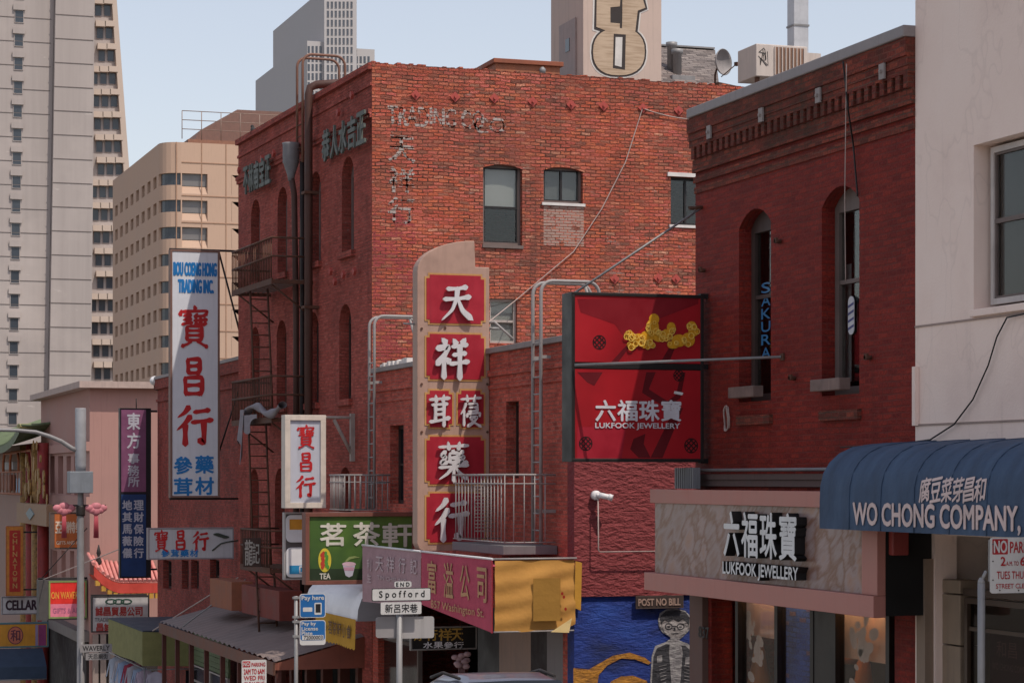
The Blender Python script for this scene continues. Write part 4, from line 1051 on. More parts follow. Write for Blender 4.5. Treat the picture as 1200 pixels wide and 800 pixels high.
m_ = MB(TF); tpoly(oval(725, 61, 34, 31), -.002, m_); tpoly([(694, 36), (695, -10), (756, -12), (760, 12), (751, 16), (748, 44), (712, 42)], -.004, m_); m_.build('graffiti_outline', wht, gt)
m_ = MB(TF); tpoly(oval(725, 61, 32.3, 29.5), -.009, m_); tpoly([(696, 34.5), (697, -8), (753.5, -9.5), (758.5, 11), (749.5, 15), (746.5, 42), (713, 40)], -.0115, m_); m_.build('graffiti_line', blk_, gt)
m_ = MB(TF); tpoly(oval(725, 61, 30.3, 27.6), -.0165, m_); tpoly([(698.5, 32), (699, -6), (727, -6), (726, 8), (715, 9), (715, 27), (726, 28), (726, 35), (713, 37.5)], -.0185, m_); tpoly([(729, -6), (751, -7), (756, 9.5), (747, 13), (744, 38.5), (733, 35.5), (728.5, 35), (729, 20)], -.0185, m_); m_.build('graffiti_fill', tanp, gt)
m_ = MB(TF); tpoly([(719, 40), (733, 41), (732, 82), (718, 80)], -.0225, m_); m_.build('graffiti_line', blk_, gt)
m_ = MB(TF); tpoly([(721, 44), (729, 44), (728, 79), (720, 77)], -.0275, m_); m_.build('graffiti_outline', wht, gt)

ob_ = thing('rooftop_box', 'low orange-brown flat box on the roof edge before the stair tower', 'rooftop structure', (19.6, 57.5, RT_))
BXF = Fr(0, 57, 0, 0); q = BXF.rect(581, 656, 71, 90)
MB(BXF).box(q[0], q[1], 0, 1.6, RT_, q[3]-.12).build('box_body', paint('orange_brown_boards', '9c5e42', .7), ob_)
MB(BXF).box(q[0]-.08, q[1]+.08, -.08, 1.7, q[3]-.117, q[3]).build('lid', paint('rust_flashing', '8f5038', .7), ob_, bevel=.01)
u = BXF.hit(634, 80)[0]; MB(BXF).lathe((u, -.12, q[3]-.35), [(.08, 0), (.09, .12), (.03, .18)], 8).build('lamp', GREY_STEEL, ob_)

gb_ = thing('gabled_roof_house', 'rooftop house with a grey shingled roof beside the stair tower', 'rooftop structure', (26, 63, RT_))
GFm = Fr(0, 61, 0, 0); xa = GFm.hit(768, 70)[0]; xb = GFm.hit(843, 70)[0]; zr = GFm.hit(800, 56, 3)[1]; xr = GFm.hit(838, 60, 3)[0]; ze = GFm.hit(800, 100)[1]
sh_m = brick('grey_shingles', [(0, '5d5552'), (.4, '776d69'), (.8, '8c817b'), (1, '6a5f5b')], '4a4442', bw=.35, bh=.14, ms=.012, soot_amt=.2, bump=.02)
m_ = MB(GFm)
m_.quad([(xa, 0, ze), (xb, 0, ze), (xr, 3, zr), (xa, 3, zr)]); m_.quad([(xa, 6, ze), (xb, 6, ze), (xr, 3, zr), (xa, 3, zr)])
m_.build('shingle_roof', sh_m, gb_)
MB(GFm).prism([(.2, RT_), (5.8, RT_), (5.8, ze-.05), (3, zr-.1), (.2, ze-.05)], xa+.05, xb-.25, 0, axis='x').build('house_wall', lilac, gb_)
MB(GFm).box(xa, xr-.05, 2.9, 3.1, zr+.002, zr+.05).build('ridge_cap', GREY_STEEL, gb_)
for k, (px, py) in enumerate(((783, 50), (789.5, 58))):
    y_ = 1.2-.3*k; x_, z_ = GFm.hit(px+4, py, y_)
    v_ = MB(GFm); v_.lathe((x_, y_, ze+.2), [(.13, 0), (.13, z_-ze-.35), (.17, z_-ze-.33), (.17, z_-ze-.2)], 12); 
    if k: v_.box(x_-.35, x_+.35, y_-.5, y_+.02, ze+.22, ze+.36)
    v_.build('roof_vent', GREY_STEEL, gb_)

x_, z_ = Fr(0, 58.5).hit(847, 73)
ds = thing('satellite_dish', 'round grey satellite dish on the roof beside the shingled gable', 'dish', (x_, 58.5, RT_))
DF = Fr(x_, 58.5, z_, R(30)); prof = [(.001, .14), (.15, .13), (.3, .09), (.42, .02), (.46, -.03), (.45, -.05), (.4, 0), (.28, .07), (.14, .11), (.001, .12)]
MB(DF).lathe((0, 0, 0), [(r*.8, h) for r, h in prof], 28, axis='y').build('dish', paint('grey_dish', '8d8684', .6), ds)
MB(DF).tube([(0, .14, 0), (.05, .3, -.3), (0, .3, RT_-z_)], .03, 6).tube([(0, .05, -.4), (0, -.45, -.12)], .015, 5).box(-.05, .05, -.52, -.42, -.16, -.06).build('mast', RUST, ds)
MB(DF).box(-.3, .9, -.1, .05, -.95, -.6).build('bracket', RUST, ds)

AC = Fr(0, 56.2, 0, 0); q = AC.rect(886, 946, 53, 91)
ac = thing('air_conditioner', 'boxy beige rooftop cooling unit with black scribbles, under a tall flue', 'air conditioner', ((q[0]+q[1])/2, 57, RT_))
acm = paint('pale_beige_casing', 'c4b6ac', .6, var=.06)
MB(AC).box(q[0], q[1], 0, 1.2, q[2], q[3]).build('casing', acm, ac, bevel=.02)
m_ = MB(AC); n = 9; xs0 = q[0]+.36*(q[1]-q[0]); xs1 = q[0]+.93*(q[1]-q[0])
for k in range(n): x = xs0+(xs1-xs0)*k/(n-1); m_.box(x-.012, x+.012, -.04, -.003, q[2]+.06, q[3]-.06)
m_.build('grille', acm, ac)
MB(AC).box(xs0, xs1, -.008, -.0015, q[2]+.06, q[3]-.06).build('coil', paint('rust_streaked_coil', '8a6a58', .8, var=.3, scale=1.3, streak=.25), ac)
m_ = MB(AC)
for k in range(5):
    p = [(q[0]+.06+rnd.random()*.3, -.006, q[3]-.1-rnd.random()*.5) for _ in range(4)]; m_.tube(p, .009, 4)
m_.build('scribbles', BLACK, ac)
for x in (q[0]+.1, q[1]-.1):
    MB(AC).box(x-.05, x+.05, .1, .2, RT_, q[2]-.003).build('leg', RUST, ac)
MB(AC).box(q[1]+.003, q[1]+.55, .3, 1.0, q[2]+.2, q[3]-.1).build('side_box', acm, ac)
fl = thing('flue_pipe', 'tall square grey metal flue rising behind the cooling unit', 'flue', ((AC.hit(939, 30, 1.5)[0]), 57.8, RT_))
a, b = AC.hit(930.5, 20, 1.3)[0], AC.hit(947.5, 20, 1.3)[0]; MB(AC).box(a, b, 1.3, 1.3+(b-a), RT_, 13.8).build('flue', paint('bright_galvanised_flue', 'b9b8ba', .45, metal=.2), fl, bevel=.01)
m_ = MB(AC); 
for z in (10.2, 11.3, 12.4): m_.box(a-.02, b+.02, 1.28, 1.3+(b-a)+.02, z, z+.05)
m_.build('flue_joint', GREY_STEEL, fl)

# hoops of the roof ladder on the tall building, and its bird
def hoop(fr, u, v0, v1, z0, z1, r=.03, rad=.25, m=0, mb=None, z_end=None):
    mb = mb or MB(fr); pts = [(u, v0, z0), (u, v0, z1-rad)]
    for k in range(1, 6): t = R(90*k/5); pts.append((u, v0+rad*(1-math.cos(t)), z1-rad+rad*math.sin(t)))
    for k in range(0, 6): t = R(90*k/5); pts.append((u, v1-rad+rad*math.sin(t), z1-rad+rad*math.cos(t)))
    pts.append((u, v1, z_end if z_end is not None else z0)); return mb.tube(pts, r, 8)
u0, zA = BF.hit(349.5, 66, -.15); u1, _ = BF.hit(357, 66, -.15)
rl = thing('roof_ladder', 'rust brown hooped ladder top over the shaded brick parapet', 'ladder', tuple(BF.w((u0+u1)/2, -.15, TOP-1.2)))
z1_ = BF.hit(352, 66, -.15)[1]; z2_ = BF.hit(372, 69, .4)[1]
for uu in (u0, u0+.55): hoop(BF, uu, -.18, .95, TOP-1.6, z1_, .035, mb=MB(BF)) .build('rail', paint('rusty_brown_rail', '7a5647', .7), rl)
m_ = MB(BF)
for k in range(4): m_.tube([(u0, -.18, TOP-1.5+k*.3), (u0+.55, -.18, TOP-1.5+k*.3)], .015, 6)
m_.each('rung', RUST, rl)
x_, z_ = BF.hit(297, 147, .1)
bd = thing('pigeon', 'small dark pigeon perched on the far end of the brick parapet', 'bird', tuple(BF.w(x_, .1, TOP+.03)))
B_ = Fr(*BF.w(x_, .1, TOP+.13), BANG-R(90))
def ell(mb, c, rx, ry, rz, tilt=0, n=10):
    def fn(u, v):
        t, p = 2*math.pi*v, math.pi*u; x, y, z = rx*math.cos(p), ry*math.sin(p)*math.cos(t), rz*math.sin(p)*math.sin(t)
        return (c[0]+x*math.cos(tilt)-z*math.sin(tilt), c[1]+y, c[2]+x*math.sin(tilt)+z*math.cos(tilt))
    return mb.grid(fn, n, n)
m_ = MB(B_); ell(m_, (0, 0, 0), .17, .08, .09, R(-28)); ell(m_, (-.14, 0, .13), .055, .05, .055); ell(m_, (.2, 0, -.06), .13, .05, .025, R(-18)); m_.tube([(-.12, 0, .1), (-.07, 0, .02)], .045, 6); m_.tube([(-.18, 0, .13), (-.23, 0, .12)], .012, 5, taper=None)
m_.tube([(0, .03, -.06), (0, .03, -.1)], .01, 4); m_.tube([(0, -.03, -.06), (0, -.03, -.1)], .01, 4)
m_.build('pigeon_body', paint('slate_feathers', '33302f', .8), bd)
# ------------------------------------------------------------------ signs that stand out from the walls
class PS:
    """a projecting sign facing up the street; pixel boxes of the photo give its place on its plane"""
    def __init__(s, name, label, cat, Y, px0, px1, py0, py1, t=.22, face=None, frame=None, fw=.05, group=None, side=None, proud=.02):
        s.fr = Fr(0, Y, 0, 0); s.t = t
        s.x0, s.x1, s.z0, s.z1 = s.fr.rect(px0, px1, py0, py1)
        s.root = thing(name, label, cat, ((s.x0+s.x1)/2, Y+t/2, s.z0), 0, group)
        mb = MB(s.fr)
        mb.box(s.x0, s.x1, .004, t, s.z0, s.z1)
        if fw: ring(mb, s.x0, s.x1, s.z0, s.z1, fw, -proud, .002)
        mb.build('casing', side or frame, s.root, bevel=.006)
        if face: MB(s.fr).box(s.x0+fw+.001, s.x1-fw-.001, -.004, .002, s.z0+fw+.001, s.z1-fw-.001).build('face', face, s.root)
    def r(s, px0, px1, py0, py1): return s.fr.rect(px0, px1, py0, py1)
    def tx(s, mb, body, px0, px1, py0, py1, ext=.008, bold=.02, y=-.005, shear=0, keep=None):
        a, b, c, d = s.r(px0, px1, py0, py1); mb.text(body, a, b, c, d, y, ext, 0, bold, shear, keep)
    def br(s, mb, ch, px0, px1, py0, py1, ext=.008, wt=11, y=-.005):
        a, b, c, d = s.r(px0, px1, py0, py1); mb.brush(ch, a, b, c, d, y, ext, 0, wt)
    def poly(s, pts, y, mat, name, t=.003, holes=()):
        return MB(s.fr).prism([s.fr.hit(*p) for p in pts], y-t, y, 0, [[s.fr.hit(*p) for p in h] for h in holes]).build(name, mat, s.root)
    def mb(s): return MB(s.fr)

# -- tall white sign
BC = PS('vertical_shop_sign', 'very tall white vertical sign with red brush characters and blue English lines', 'sign', 66.9, 199.5, 257.5, 293, 583, .3, paint('white_sign_face', 'd3d3d8', .5, var=.03, streak=.06), paint('brown_sign_frame', '7a5a50', .6), .06)
m_ = BC.mb(); BC.tx(m_, 'BOU COENG HONG', 203.5, 253.5, 308, 323, bold=.045); m_.build('english_lettering', BLUE_LET, BC.root); m_ = BC.mb(); BC.tx(m_, 'TRADING INC.', 209, 250, 328, 343, bold=.045); m_.build('english_lettering', BLUE_LET, BC.root)
m_ = BC.mb()
for ch, p in (('參', (204, 225, 536, 557)), ('茸', (204, 225, 561, 582)), ('藥', (229, 250, 535, 556)), ('材', (229, 250, 560, 581))): BC.tx(m_, ch, p[0], p[1], p[2]-1, p[3]-2, bold=.03)
m_.build('blue_lettering', BLUE_LET, BC.root)
m_ = BC.mb()
for ch, p in (('寶', (208, 247, 359, 405)), ('昌', (211, 243, 419, 463)), ('行', (206, 250, 475, 521))): m_ = BC.mb(); BC.br(m_, ch, *p, wt=15); m_.build('character', RED_LET, BC.root)
m_ = BC.mb()
for z in (BC.z1+.02, BC.z0-.03): m_.tube([(BC.x0, .15, z), (14.2, .15, z)], .035, 6)
a, z = BC.fr.hit(258, 296); m_.tube([(BC.x1, .15, BC.z1), (14.1, .15, BC.z1-3.2), ], .03, 6); m_.tube([(13.95, .15, 2.9), (BC.x1+.02, .15, .8)], .025, 6)
m_.each('bracket', DARK_IRON, BC.root)

# -- horizontal sign of the same shop
HS = PS('horizontal_shop_sign', 'low wide white sign with red characters and small blue line, below the tall one', 'sign', 67.0, 173.5, 274, 618, 655, .3, paint('dull_white_face', 'bdbabc', .55, var=.05), paint('grey_sign_frame', '8d8284', .6), .04)
m_ = HS.mb()
for ch, p in (('寶', (180, 198, 621, 645)), ('昌', (204, 219, 621, 644)), ('行', (225, 245, 622, 645))): m_ = HS.mb(); HS.br(m_, ch, *p, wt=15); m_.build('character', RED_LET, HS.root)
m_ = HS.mb()
for k, ch in enumerate('參茸藥材'): HS.tx(m_, ch, 189+k*11.2, 198.5+k*11.2, 643.5, 652, bold=.03)
m_.build('blue_lettering', BLUE_LET, HS.root)
m_ = HS.mb()
z = HS.z0+.45; pts = [(HS.x1-.65, -.02, z-.2), (HS.x1-.4, -.02, z), (HS.x1-.2, -.02, z+.05), (HS.x1+.2, -.02, z+.1)]; m_.tube(pts, .02, 5)
for k in range(5): m_.prism(disc(HS.x1-.5+k*.06, HS.z1-.2-.02*k, .12, .04, 10), -.03-.003*k, -.028-.003*k)
m_.build('painted_branch', paint('dark_leaf_paint', '3c4238', .7), HS.root)

# -- white box sign with red characters
WB_ = PS('box_sign', 'smaller white box sign with three red brush characters, bracketed to the tall brick wall', 'sign', 53.7, 333.5, 381.5, 486, 595, .35, paint('cool_white_face', 'b9b9c2', .5, var=.03), paint('cream_sign_frame', 'cdbfb2', .6), .13, proud=.05)
m_ = WB_.mb()
for ch, p in (('寶', (347, 370, 498, 524)), ('昌', (349, 368, 530, 552)), ('行', (346, 370, 557, 582))): m_ = WB_.mb(); WB_.br(m_, ch, *p, wt=14); m_.build('character', RED_LET, WB_.root)
m_ = WB_.mb(); m_.tube([(WB_.x1, .17, WB_.z1-.05), (14.1, .17, WB_.z1-.05)], .04, 6); m_.tube([(WB_.x1+.25, .17, WB_.z1-.1), (13.9, .17, WB_.z1-.95)], .045, 6); m_.box(13.85, 13.97, .1, .24, WB_.z1-1.1, WB_.z1+.05)
m_.each('bracket', paint('pale_bracket', '9a8c84', .6), WB_.root)

# -- slim white rack with two rounded panels under it
LP = PS('panel_sign', 'slim sign of two rounded white panels, orange and blue marked, beside the green tea board', 'sign', 54.2, 333, 358.5, 600, 679, .2, paint('grey_back_panel', '5a5250', .6), paint('white_thin_frame', 'a9a09c', .6), .04)
for py0, py1, hx, cb_ in ((603, 635, 'c98a2c', (608, 620)), (641, 676, '2c86b4', (662, 672))):
    MB(LP.fr).prism(rrect(*(lambda q: (q[0], q[1], q[2], q[3]))(LP.r(335, 358, py0, py1)), .12), -.06, -.005).build('rounded_panel', WHITE, LP.root, bevel=.01)
    q = LP.r(338.5, 357, *cb_); MB(LP.fr).box(q[0], q[1], -.068, -.061, q[2], q[3]).build('colour_band', paint('band_'+('orange' if hx[0]=='c' else 'blue'), hx, .5), LP.root)
m_ = LP.mb(); LP.tx(m_, 'D', 350, 356, 663, 671, y=-.0695); m_.build('lettering', WHITE, LP.root)
m_ = LP.mb(); m_.tube([(LP.x1, .1, LP.z1-.1), (14.1, .1, LP.z1-.1)], .03, 6); m_.each('bracket', DARK_IRON, LP.root)

# -- green tea board
grn_f = NT('green_tea_board'); v = grn_f.obj(); 
grn_f.l(grn_f.ramp(grn_f.noise(v, .7, 3), [(.35, srgb('2f4a26')), (.55, srgb('4d6a2a')), (.75, srgb('6d7f2c'))]), grn_f.p.inputs['Base Color']); grn_f.p.inputs['Roughness'].default_value = .45
TE = PS('tea_sign', 'green tea shop board with white characters, an oval emblem and a painted cup', 'sign', 48.9, 357.5, 487, 600, 684, .3, grn_f.m, paint('red_brown_sign_frame', '75473c', .6), .09, proud=.05)
m_ = TE.mb()
for ch, p in (('茗', (375, 405, 613, 639)), ('茶', (414, 445, 612, 640)), ('軒', (448, 484, 613, 640))): TE.tx(m_, ch, *p, bold=.022, ext=.012)
m_.build('chinese_lettering', paint('cream_chinese_letters', 'c9c3b6', .5), TE.root); m_ = TE.mb()
TE.tx(m_, 'TEA', 374.5, 387, 671.5, 678, bold=.03)
m_.build('lettering', paint('cream_letters', 'c9c3b6', .5), TE.root)
def ovp(cx, cy, rx, ry, n=26): return [(cx+rx*math.cos(6.2832*i/n), cy+ry*math.sin(6.2832*i/n)) for i in range(n)]
TE.poly(ovp(380.5, 656, 7.6, 14), -.006, paint('yellow_oval', 'c9b43a', .5), 'emblem')
m_ = TE.mb()
for k in range(9):
    c = TE.fr.hit(376.6+rnd.random()*2.4, 648+k*2); m_.prism(disc(c[0], c[1], .035, .05, 8), -.013-.0006*k, -.010)
m_.build('emblem_red', paint('emblem_red', 'b03a2a', .5), TE.root)
m_ = TE.mb()
for k in range(9):
    c = TE.fr.hit(381.5+rnd.random()*3, 648+k*2); m_.prism(disc(c[0], c[1], .035, .05, 8), -.013-.0006*k, -.010)
m_.build('emblem_green', paint('emblem_green', '4e8a34', .5), TE.root)
TE.poly([(401, 660), (416.5, 660), (413, 674), (409, 676), (405, 674)], -.006, paint('painted_cup', 'b9b4c0', .4), 'painted_cup')
TE.poly(ovp(408.8, 660.5, 8, 2.6), -.0095, paint('cup_rim', 'c8a6b0', .4), 'cup_rim'); TE.poly([(402.5, 664), (415, 664), (414, 668), (403.5, 668)], -.0095, paint('cup_pink', 'b8889a', .5), 'cup_band')
TE.poly([(404, 657), (409, 652), (416, 651), (422, 653), (416, 653.5), (410, 655), (406, 658)], -.0095, paint('steam_paint', '7d8a52', .6), 'painted_steam')
TE.poly([(363, 666), (487, 666), (487, 680), (363, 680)], -.0045, paint('dark_green_band', '26341f', .5), 'lower_band', t=.0004)

# -- tall red character sign
tan_c = TAN
TX = Fr(0, 43.4, 0, 0)
ax0, _ = TX.hit(489, 400); ax1, _ = TX.hit(573.5, 400); az0 = TX.hit(530, 645)[1]; az1 = TX.hit(530, 312)[1]; apk = TX.hit(543, 282)[1]
txr = thing('pharmacy_sign', 'tall round-shouldered tan sign carrying big silver characters on crimson panels', 'sign', ((ax0+ax1)/2, 43.6, az0))
shl = TX.hit(556, 290)[0]; out = [(ax0, az0+.15), (ax0+.05, az0+.04), (ax0+.16, az0), (ax1, az0), (ax1, az1), (shl+.02, az1+.0)]
cx = shl; rr = cx-ax0; zb_ = apk-.62
crv = [(cx, apk)]+[(cx-rr*math.sin(R(t)), zb_+(apk-zb_)*math.cos(R(t))) for t in range(9, 91, 9)]
MB(TX).prism(out+crv, 0, .34).build('casing', tan_c, txr, bevel=.012)
def txp(px, py): return TX.hit(px, py)
pans = [(497.5, 569, 320.5, 381), (497.5, 569, 389.5, 446.5), (497.5, 531.5, 455.5, 502.5), (534.5, 568.5, 455.5, 502.5), (497.5, 569, 509.5, 569), (497.5, 569, 575.5, 637)]
for p in pans:
    a, b, c, d = TX.rect(*p); n = .07
    def notched(e): A, B, C, D = a+e, b-e, c+e, d-e; return [(A+n, C), (B-n, C), (B-n, C+n), (B, C+n), (B, D-n), (B-n, D-n), (B-n, D), (A+n, D), (A+n, D-n), (A, D-n), (A, C+n), (A+n, C+n)]
    MB(TX).prism(notched(0), -.012, -.002).build('panel_trim', GOLD, txr); MB(TX).prism(notched(.035), -.02, -.0125).build('panel', RED_SIGN, txr)
for ch, p in (('天', (513, 557, 330, 378)), ('祥', (506, 552, 394, 445)), ('茸', (499.5, 530, 461, 500)), ('葠', (536, 566.5, 461, 500)), ('藥', (510, 552, 516, 564)), ('行', (506, 552, 581, 634))):
    MB(TX).brush(ch, *TX.rect(p[0]+1.5, p[1]-3.5, p[2]+2, p[3]-1), -.06, .05, 0, 14).build('character', SILVER, txr)
m_ = MB(TX)
for px, py in ((521.5, 384), (494, 385), (494, 450), (494, 506), (571, 506), (571, 450)): x, z = txp(px, py); m_.lathe((x, -.02, z), [(.025, 0), (.025, .017)], 8, axis='y')
m_.each('bolt', RUST, txr)
m_ = MB(TX)
for py in (384, 450, 572): z = txp(573, py)[1]; m_.tube([(ax1, .17, z), (14.3, .17, z)], .03, 6)
m_.tube([(ax0+.05, .17, txp(487, 379)[1]), (ax0-.2, .3, txp(480, 378)[1])], .02, 6)
m_.each('bracket', GREY_STEEL, txr)
fl_ = MB(TX); x, z = txp(572, 378); fl_.tube([(ax1, .1, z), (ax1+.1, .0, z+.02), txp(600, 398)[0:1]+(-.1, txp(600, 398)[1])], .028, 6)
fl_.build('flood_arm', PALE_STEEL, txr)

# -- advertising box on the dark red building
LB = PS('advertising_box_sign', 'black framed red advertising box with a gold ornament picture and white jewellery lettering', 'sign', 32.4, 669.5, 824, 344, 541, .42, None, BLACK, .05, side=paint('black_brown_casing', '1f1918', .5), proud=.03)
redf = NT('red_advert_print'); v = redf.obj(); n1 = redf.noise(v, .8, 3); redf.l(redf.ramp(n1, [(.35, srgb('8c121b')), (.55, srgb('a41822')), (.7, srgb('b01f28'))]), redf.p.inputs['Base Color']); redf.p.inputs['Roughness'].default_value = .35
q1 = LB.r(672.5, 821.5, 347.5, 425); q2 = LB.r(672.5, 821.5, 433, 538)
for q in (q1, q2): MB(LB.fr).box(q[0], q[1], -.012, .002, q[2], q[3]).build('face', redf.m, LB.root)
MB(LB.fr).box(LB.x0+.051, LB.x1-.051, -.02, .002, q2[3]+.01, q1[2]-.01).build('cross_bar', BLACK, LB.root)
dkr = paint('dark_red_print', '5e0c16', .4, streak=0); dkr2 = paint('maroon_print', '7c101c', .4, streak=0); brr = paint('bright_red_print', '9a1c2c', .4, streak=0)
LB.poly([(676, 350), (818, 350), (818, 356), (760, 378), (735, 400), (720, 380), (680, 366)], -.013, dkr2, 'printed_shade', t=.0006)
LB.poly([(736, 402), (741, 402), (724, 424), (716, 424)], -.0142, dkr, 'printed_box_edge', t=.0006)
LB.poly([(786, 403), (792, 404), (784, 424), (774, 424)], -.0142, dkr, 'printed_box_edge', t=.0006)
LB.poly([(676, 436), (706, 436), (696, 452), (688, 448)], -.013, dkr, 'printed_shade', t=.0006)
LB.poly([(757, 436), (768, 436), (760, 456), (782, 470), (792, 462), (798, 436), (803, 436), (797, 466), (781, 478), (752, 460)], -.013, dkr, 'printed_box_edge', t=.0006)
LB.poly([(790, 478), (800, 478), (776, 536), (762, 536)], -.0142, dkr, 'printed_box_edge', t=.0006)
LB.poly([(742, 514), (756, 508), (754, 520), (762, 536), (748, 536), (738, 526)], -.013, dkr, 'printed_box_edge', t=.0006)
LB.poly([(676, 500), (734, 500), (728, 537), (676, 537)], -.0128, brr, 'printed_box_face', t=.0004)
bk = paint('black_print', '2c080c', .5, streak=0)
def knot(cx, cy, r):
    m_ = LB.mb(); c = LB.fr.hit(cx, cy); rr = r*.01275
    ring_ = disc(c[0], c[1], rr, n=20); m_.prism(ring_, -.0165, -.0148, 0, [disc(c[0], c[1], rr*.86, n=20)])
    for k in range(3):
        for sgn in (1, -1):
            o = (k-1)*rr*.5; L = math.sqrt(max(rr*rr-o*o, 0))*.92; e = rr*.085; ca, sa = math.cos(.78*sgn), math.sin(.78*sgn)
            P = [(-L, o-e), (L, o-e), (L, o+e), (-L, o+e)]; m_.prism([(c[0]+x*ca-z*sa, c[1]+x*sa+z*ca) for x, z in P], -.0165-.0004*(k+3*(sgn > 0)), -.0148)
    m_.build('knot_motif', bk, LB.root)
for p in ((702, 401, 8.5), (686, 519.5, 8.5), (809.5, 522, 9), (795, 440, 7)): knot(*p)
gold1 = paint('gold_print', 'cf9524', .35, var=.2, scale=30, streak=0); gold2 = paint('pale_gold_print', 'e8c05a', .35, var=.25, scale=40, streak=0)
m_ = LB.mb()
def gob(px, py, rx, ry, k): c = LB.fr.hit(px, py); m_.prism(disc(c[0], c[1], rx*.0120, ry*.0120, 14), -.018-.0007*k, -.0165)
lob = [(737,393,7,6),(740,404,7,5),(748,398,8,8),(757,396,9,9),(764,384,9,11),(766,374,7,7),(771,394,9,7),(780,393,7,8),(786,384,6,7),(795,399,10,8),(806,398,9,9),(812,388,7,7),(810,381,6,5),(788,404,8,5),(758,404,10,5)]
for k, (px, py, rx, ry) in enumerate(lob): gob(px, py, rx, ry, k)
m_.build('gold_ornament', gold1, LB.root)
m_ = LB.mb()
for k in range(60):
    px, py, rx, ry = rnd.choice(lob); t = rnd.random()*6.28; cx, cy = px+math.cos(t)*rx*.6, py+math.sin(t)*ry*.6; r = rnd.uniform(1.8, 4.2)*.01275
    c = LB.fr.hit(cx, cy); m_.prism(disc(c[0], c[1], r, n=12), -.031-.0003*k, -.0305, 0, [disc(c[0], c[1], r*.76, n=12)])
m_.each('filigree_ring', gold2, LB.root)
LB.poly([(790, 458), (800, 460), (799, 463), (789, 461)], -.018, WHITE, 'printed_tag')
m_ = LB.mb(); st = 25.6
for i, ch in enumerate('六福珠寶'): LB.tx(m_, ch, 697+i*st+.6, 697+(i+1)*st-2, 469, 493, bold=.024, y=-.0165)
LB.tx(m_, 'LUKFOOK JEWELLERY', 697, 796, 495.5, 503.5, bold=.02, y=-.0165)
m_.build('lettering', paint('white_print', 'c9c6cc', .45, streak=0), LB.root)
m_ = LB.mb()
for py in (346, 429, 540): z = LB.fr.hit(820, py)[1]; m_.box(LB.x1+.003, 14.02, .1, .2, z-.035, z+.035)
m_.build('arm', BLACK, LB.root)
sr = thing('stay_rod', 'long pale steel stay running up from the advertising box to the dark red wall', 'rod', tuple(LB.fr.w(LB.x0+.1, .2, LB.z1)))
p1 = LK.hit(823, 243); MB(WORLD).tube([LB.fr.w(LB.x0+.12, .2, LB.z1+.0), LK.w(p1[0], 0, p1[1])], .018, 8).build('rod', GREY_STEEL, sr)
MB(WORLD).tube([LK.w(p1[0], -.22, p1[1]-.02), LK.w(p1[0], .02, p1[1])], .03, 8).build('anchor', RUST, sr)
sr2 = thing('stay_rod', 'level pale steel rod passing in front of the advertising box to the wall', 'rod', tuple(LB.fr.w(LB.x0, -.1, LB.fr.hit(672, 428)[1])))
p2 = LK.hit(918, 418); MB(WORLD).tube([LB.fr.w(LB.x0+.03, -.08, LB.fr.hit(672, 428)[1]), LK.w(p2[0], -.03, p2[1])], .02, 8).build('rod', GREY_STEEL, sr2)
MB(LK).box(p2[0]-.05, p2[0]+.05, -.03, -.003, p2[1]-.05, p2[1]+.05).build('anchor', RUST, sr2)

# -- black sign with gold characters under the fabric signs
BG = PS('black_shop_sign', 'small black hanging sign with gold characters above the dark shop entrance', 'sign', 44.0, 481, 559, 733.5, 761, .08, paint('black_lacquer', '15120f', .4), paint('worn_silver_frame', '7d766f', .6), .03)
m_ = BG.mb()
for i, (ch, w_) in enumerate((('好', 11), ('行', 13), ('祥', 15), ('天', 14))): 
    px = 485+i*14.5; BG.tx(m_, ch, px, px+w_, 736+(1 if i < 2 else 0), 750, bold=.02, keep=None)
m_.build('gold_lettering', paint('gold_leaf', 'b08a3c', .4, var=.3, scale=14), BG.root)
m_ = BG.mb()
for i, ch in enumerate('水果參行'): BG.tx(m_, ch, 496+i*12, 507+i*12, 751.5, 759, bold=.02)
m_.build('white_lettering', WHITE, BG.root)
m_ = BG.mb()
for x in (BG.x0+.1, BG.x1-.1): m_.tube([(x, .04, BG.z1), (x, .04, -2.3)], .012, 5)
m_.each('hanger', DARK_IRON, BG.root)

# -- far signs
PU = PS('office_sign', 'tall purple over navy vertical sign with silver characters at the end of the brick row', 'sign', 82.2, 140.5, 177, 478, 677, .35, None, paint('black_edge', '1c181c', .5), .03)
q = PU.r(142, 171, 480, 576); MB(PU.fr).box(q[0], q[1], -.012, .003, q[2], q[3]).build('purple_panel', paint('plum_purple_panel', '7d4a68', .5), PU.root)
q = PU.r(142, 171, 579, 675); MB(PU.fr).box(q[0], q[1], -.012, .003, q[2], q[3]).build('navy_panel', paint('navy_panel', '1f3a68', .5), PU.root)
m_ = PU.mb()
for ch, p in (('東', (149, 164, 484, 503)), ('方', (149, 164, 507, 525)), ('事', (150, 163, 531, 543)), ('務', (150, 163, 545, 557)), ('所', (150, 163, 558, 570))): PU.tx(m_, ch, *p, y=-.0125, bold=.025)
m_.build('upper_lettering', paint('silver_upper_lettering', 'b5b2ba', .5), PU.root); m_ = PU.mb()
for k, ch in enumerate('理財保險行'): PU.tx(m_, ch, 157, 168, 586+k*14, 597+k*14, y=-.0125, bold=.03)
for k, ch in enumerate('地其馬薇儀'): PU.tx(m_, ch, 143.5, 154.5, 586+k*14, 597+k*14, y=-.0125, bold=.03)
m_.build('lettering', paint('silver_lettering', 'b5b2ba', .5), PU.root)
m_ = PU.mb(); 
for z in (PU.z1-.1, PU.z0+.3): m_.tube([(PU.x1-.05, .2, z), (14.05, .2, z)], .04, 6)
m_.tube([(PU.x0+.6, .1, PU.z1), (PU.x0+.6, .1, PU.z1+.35)], .02, 5); m_.each('bracket', DARK_IRON, PU.root)

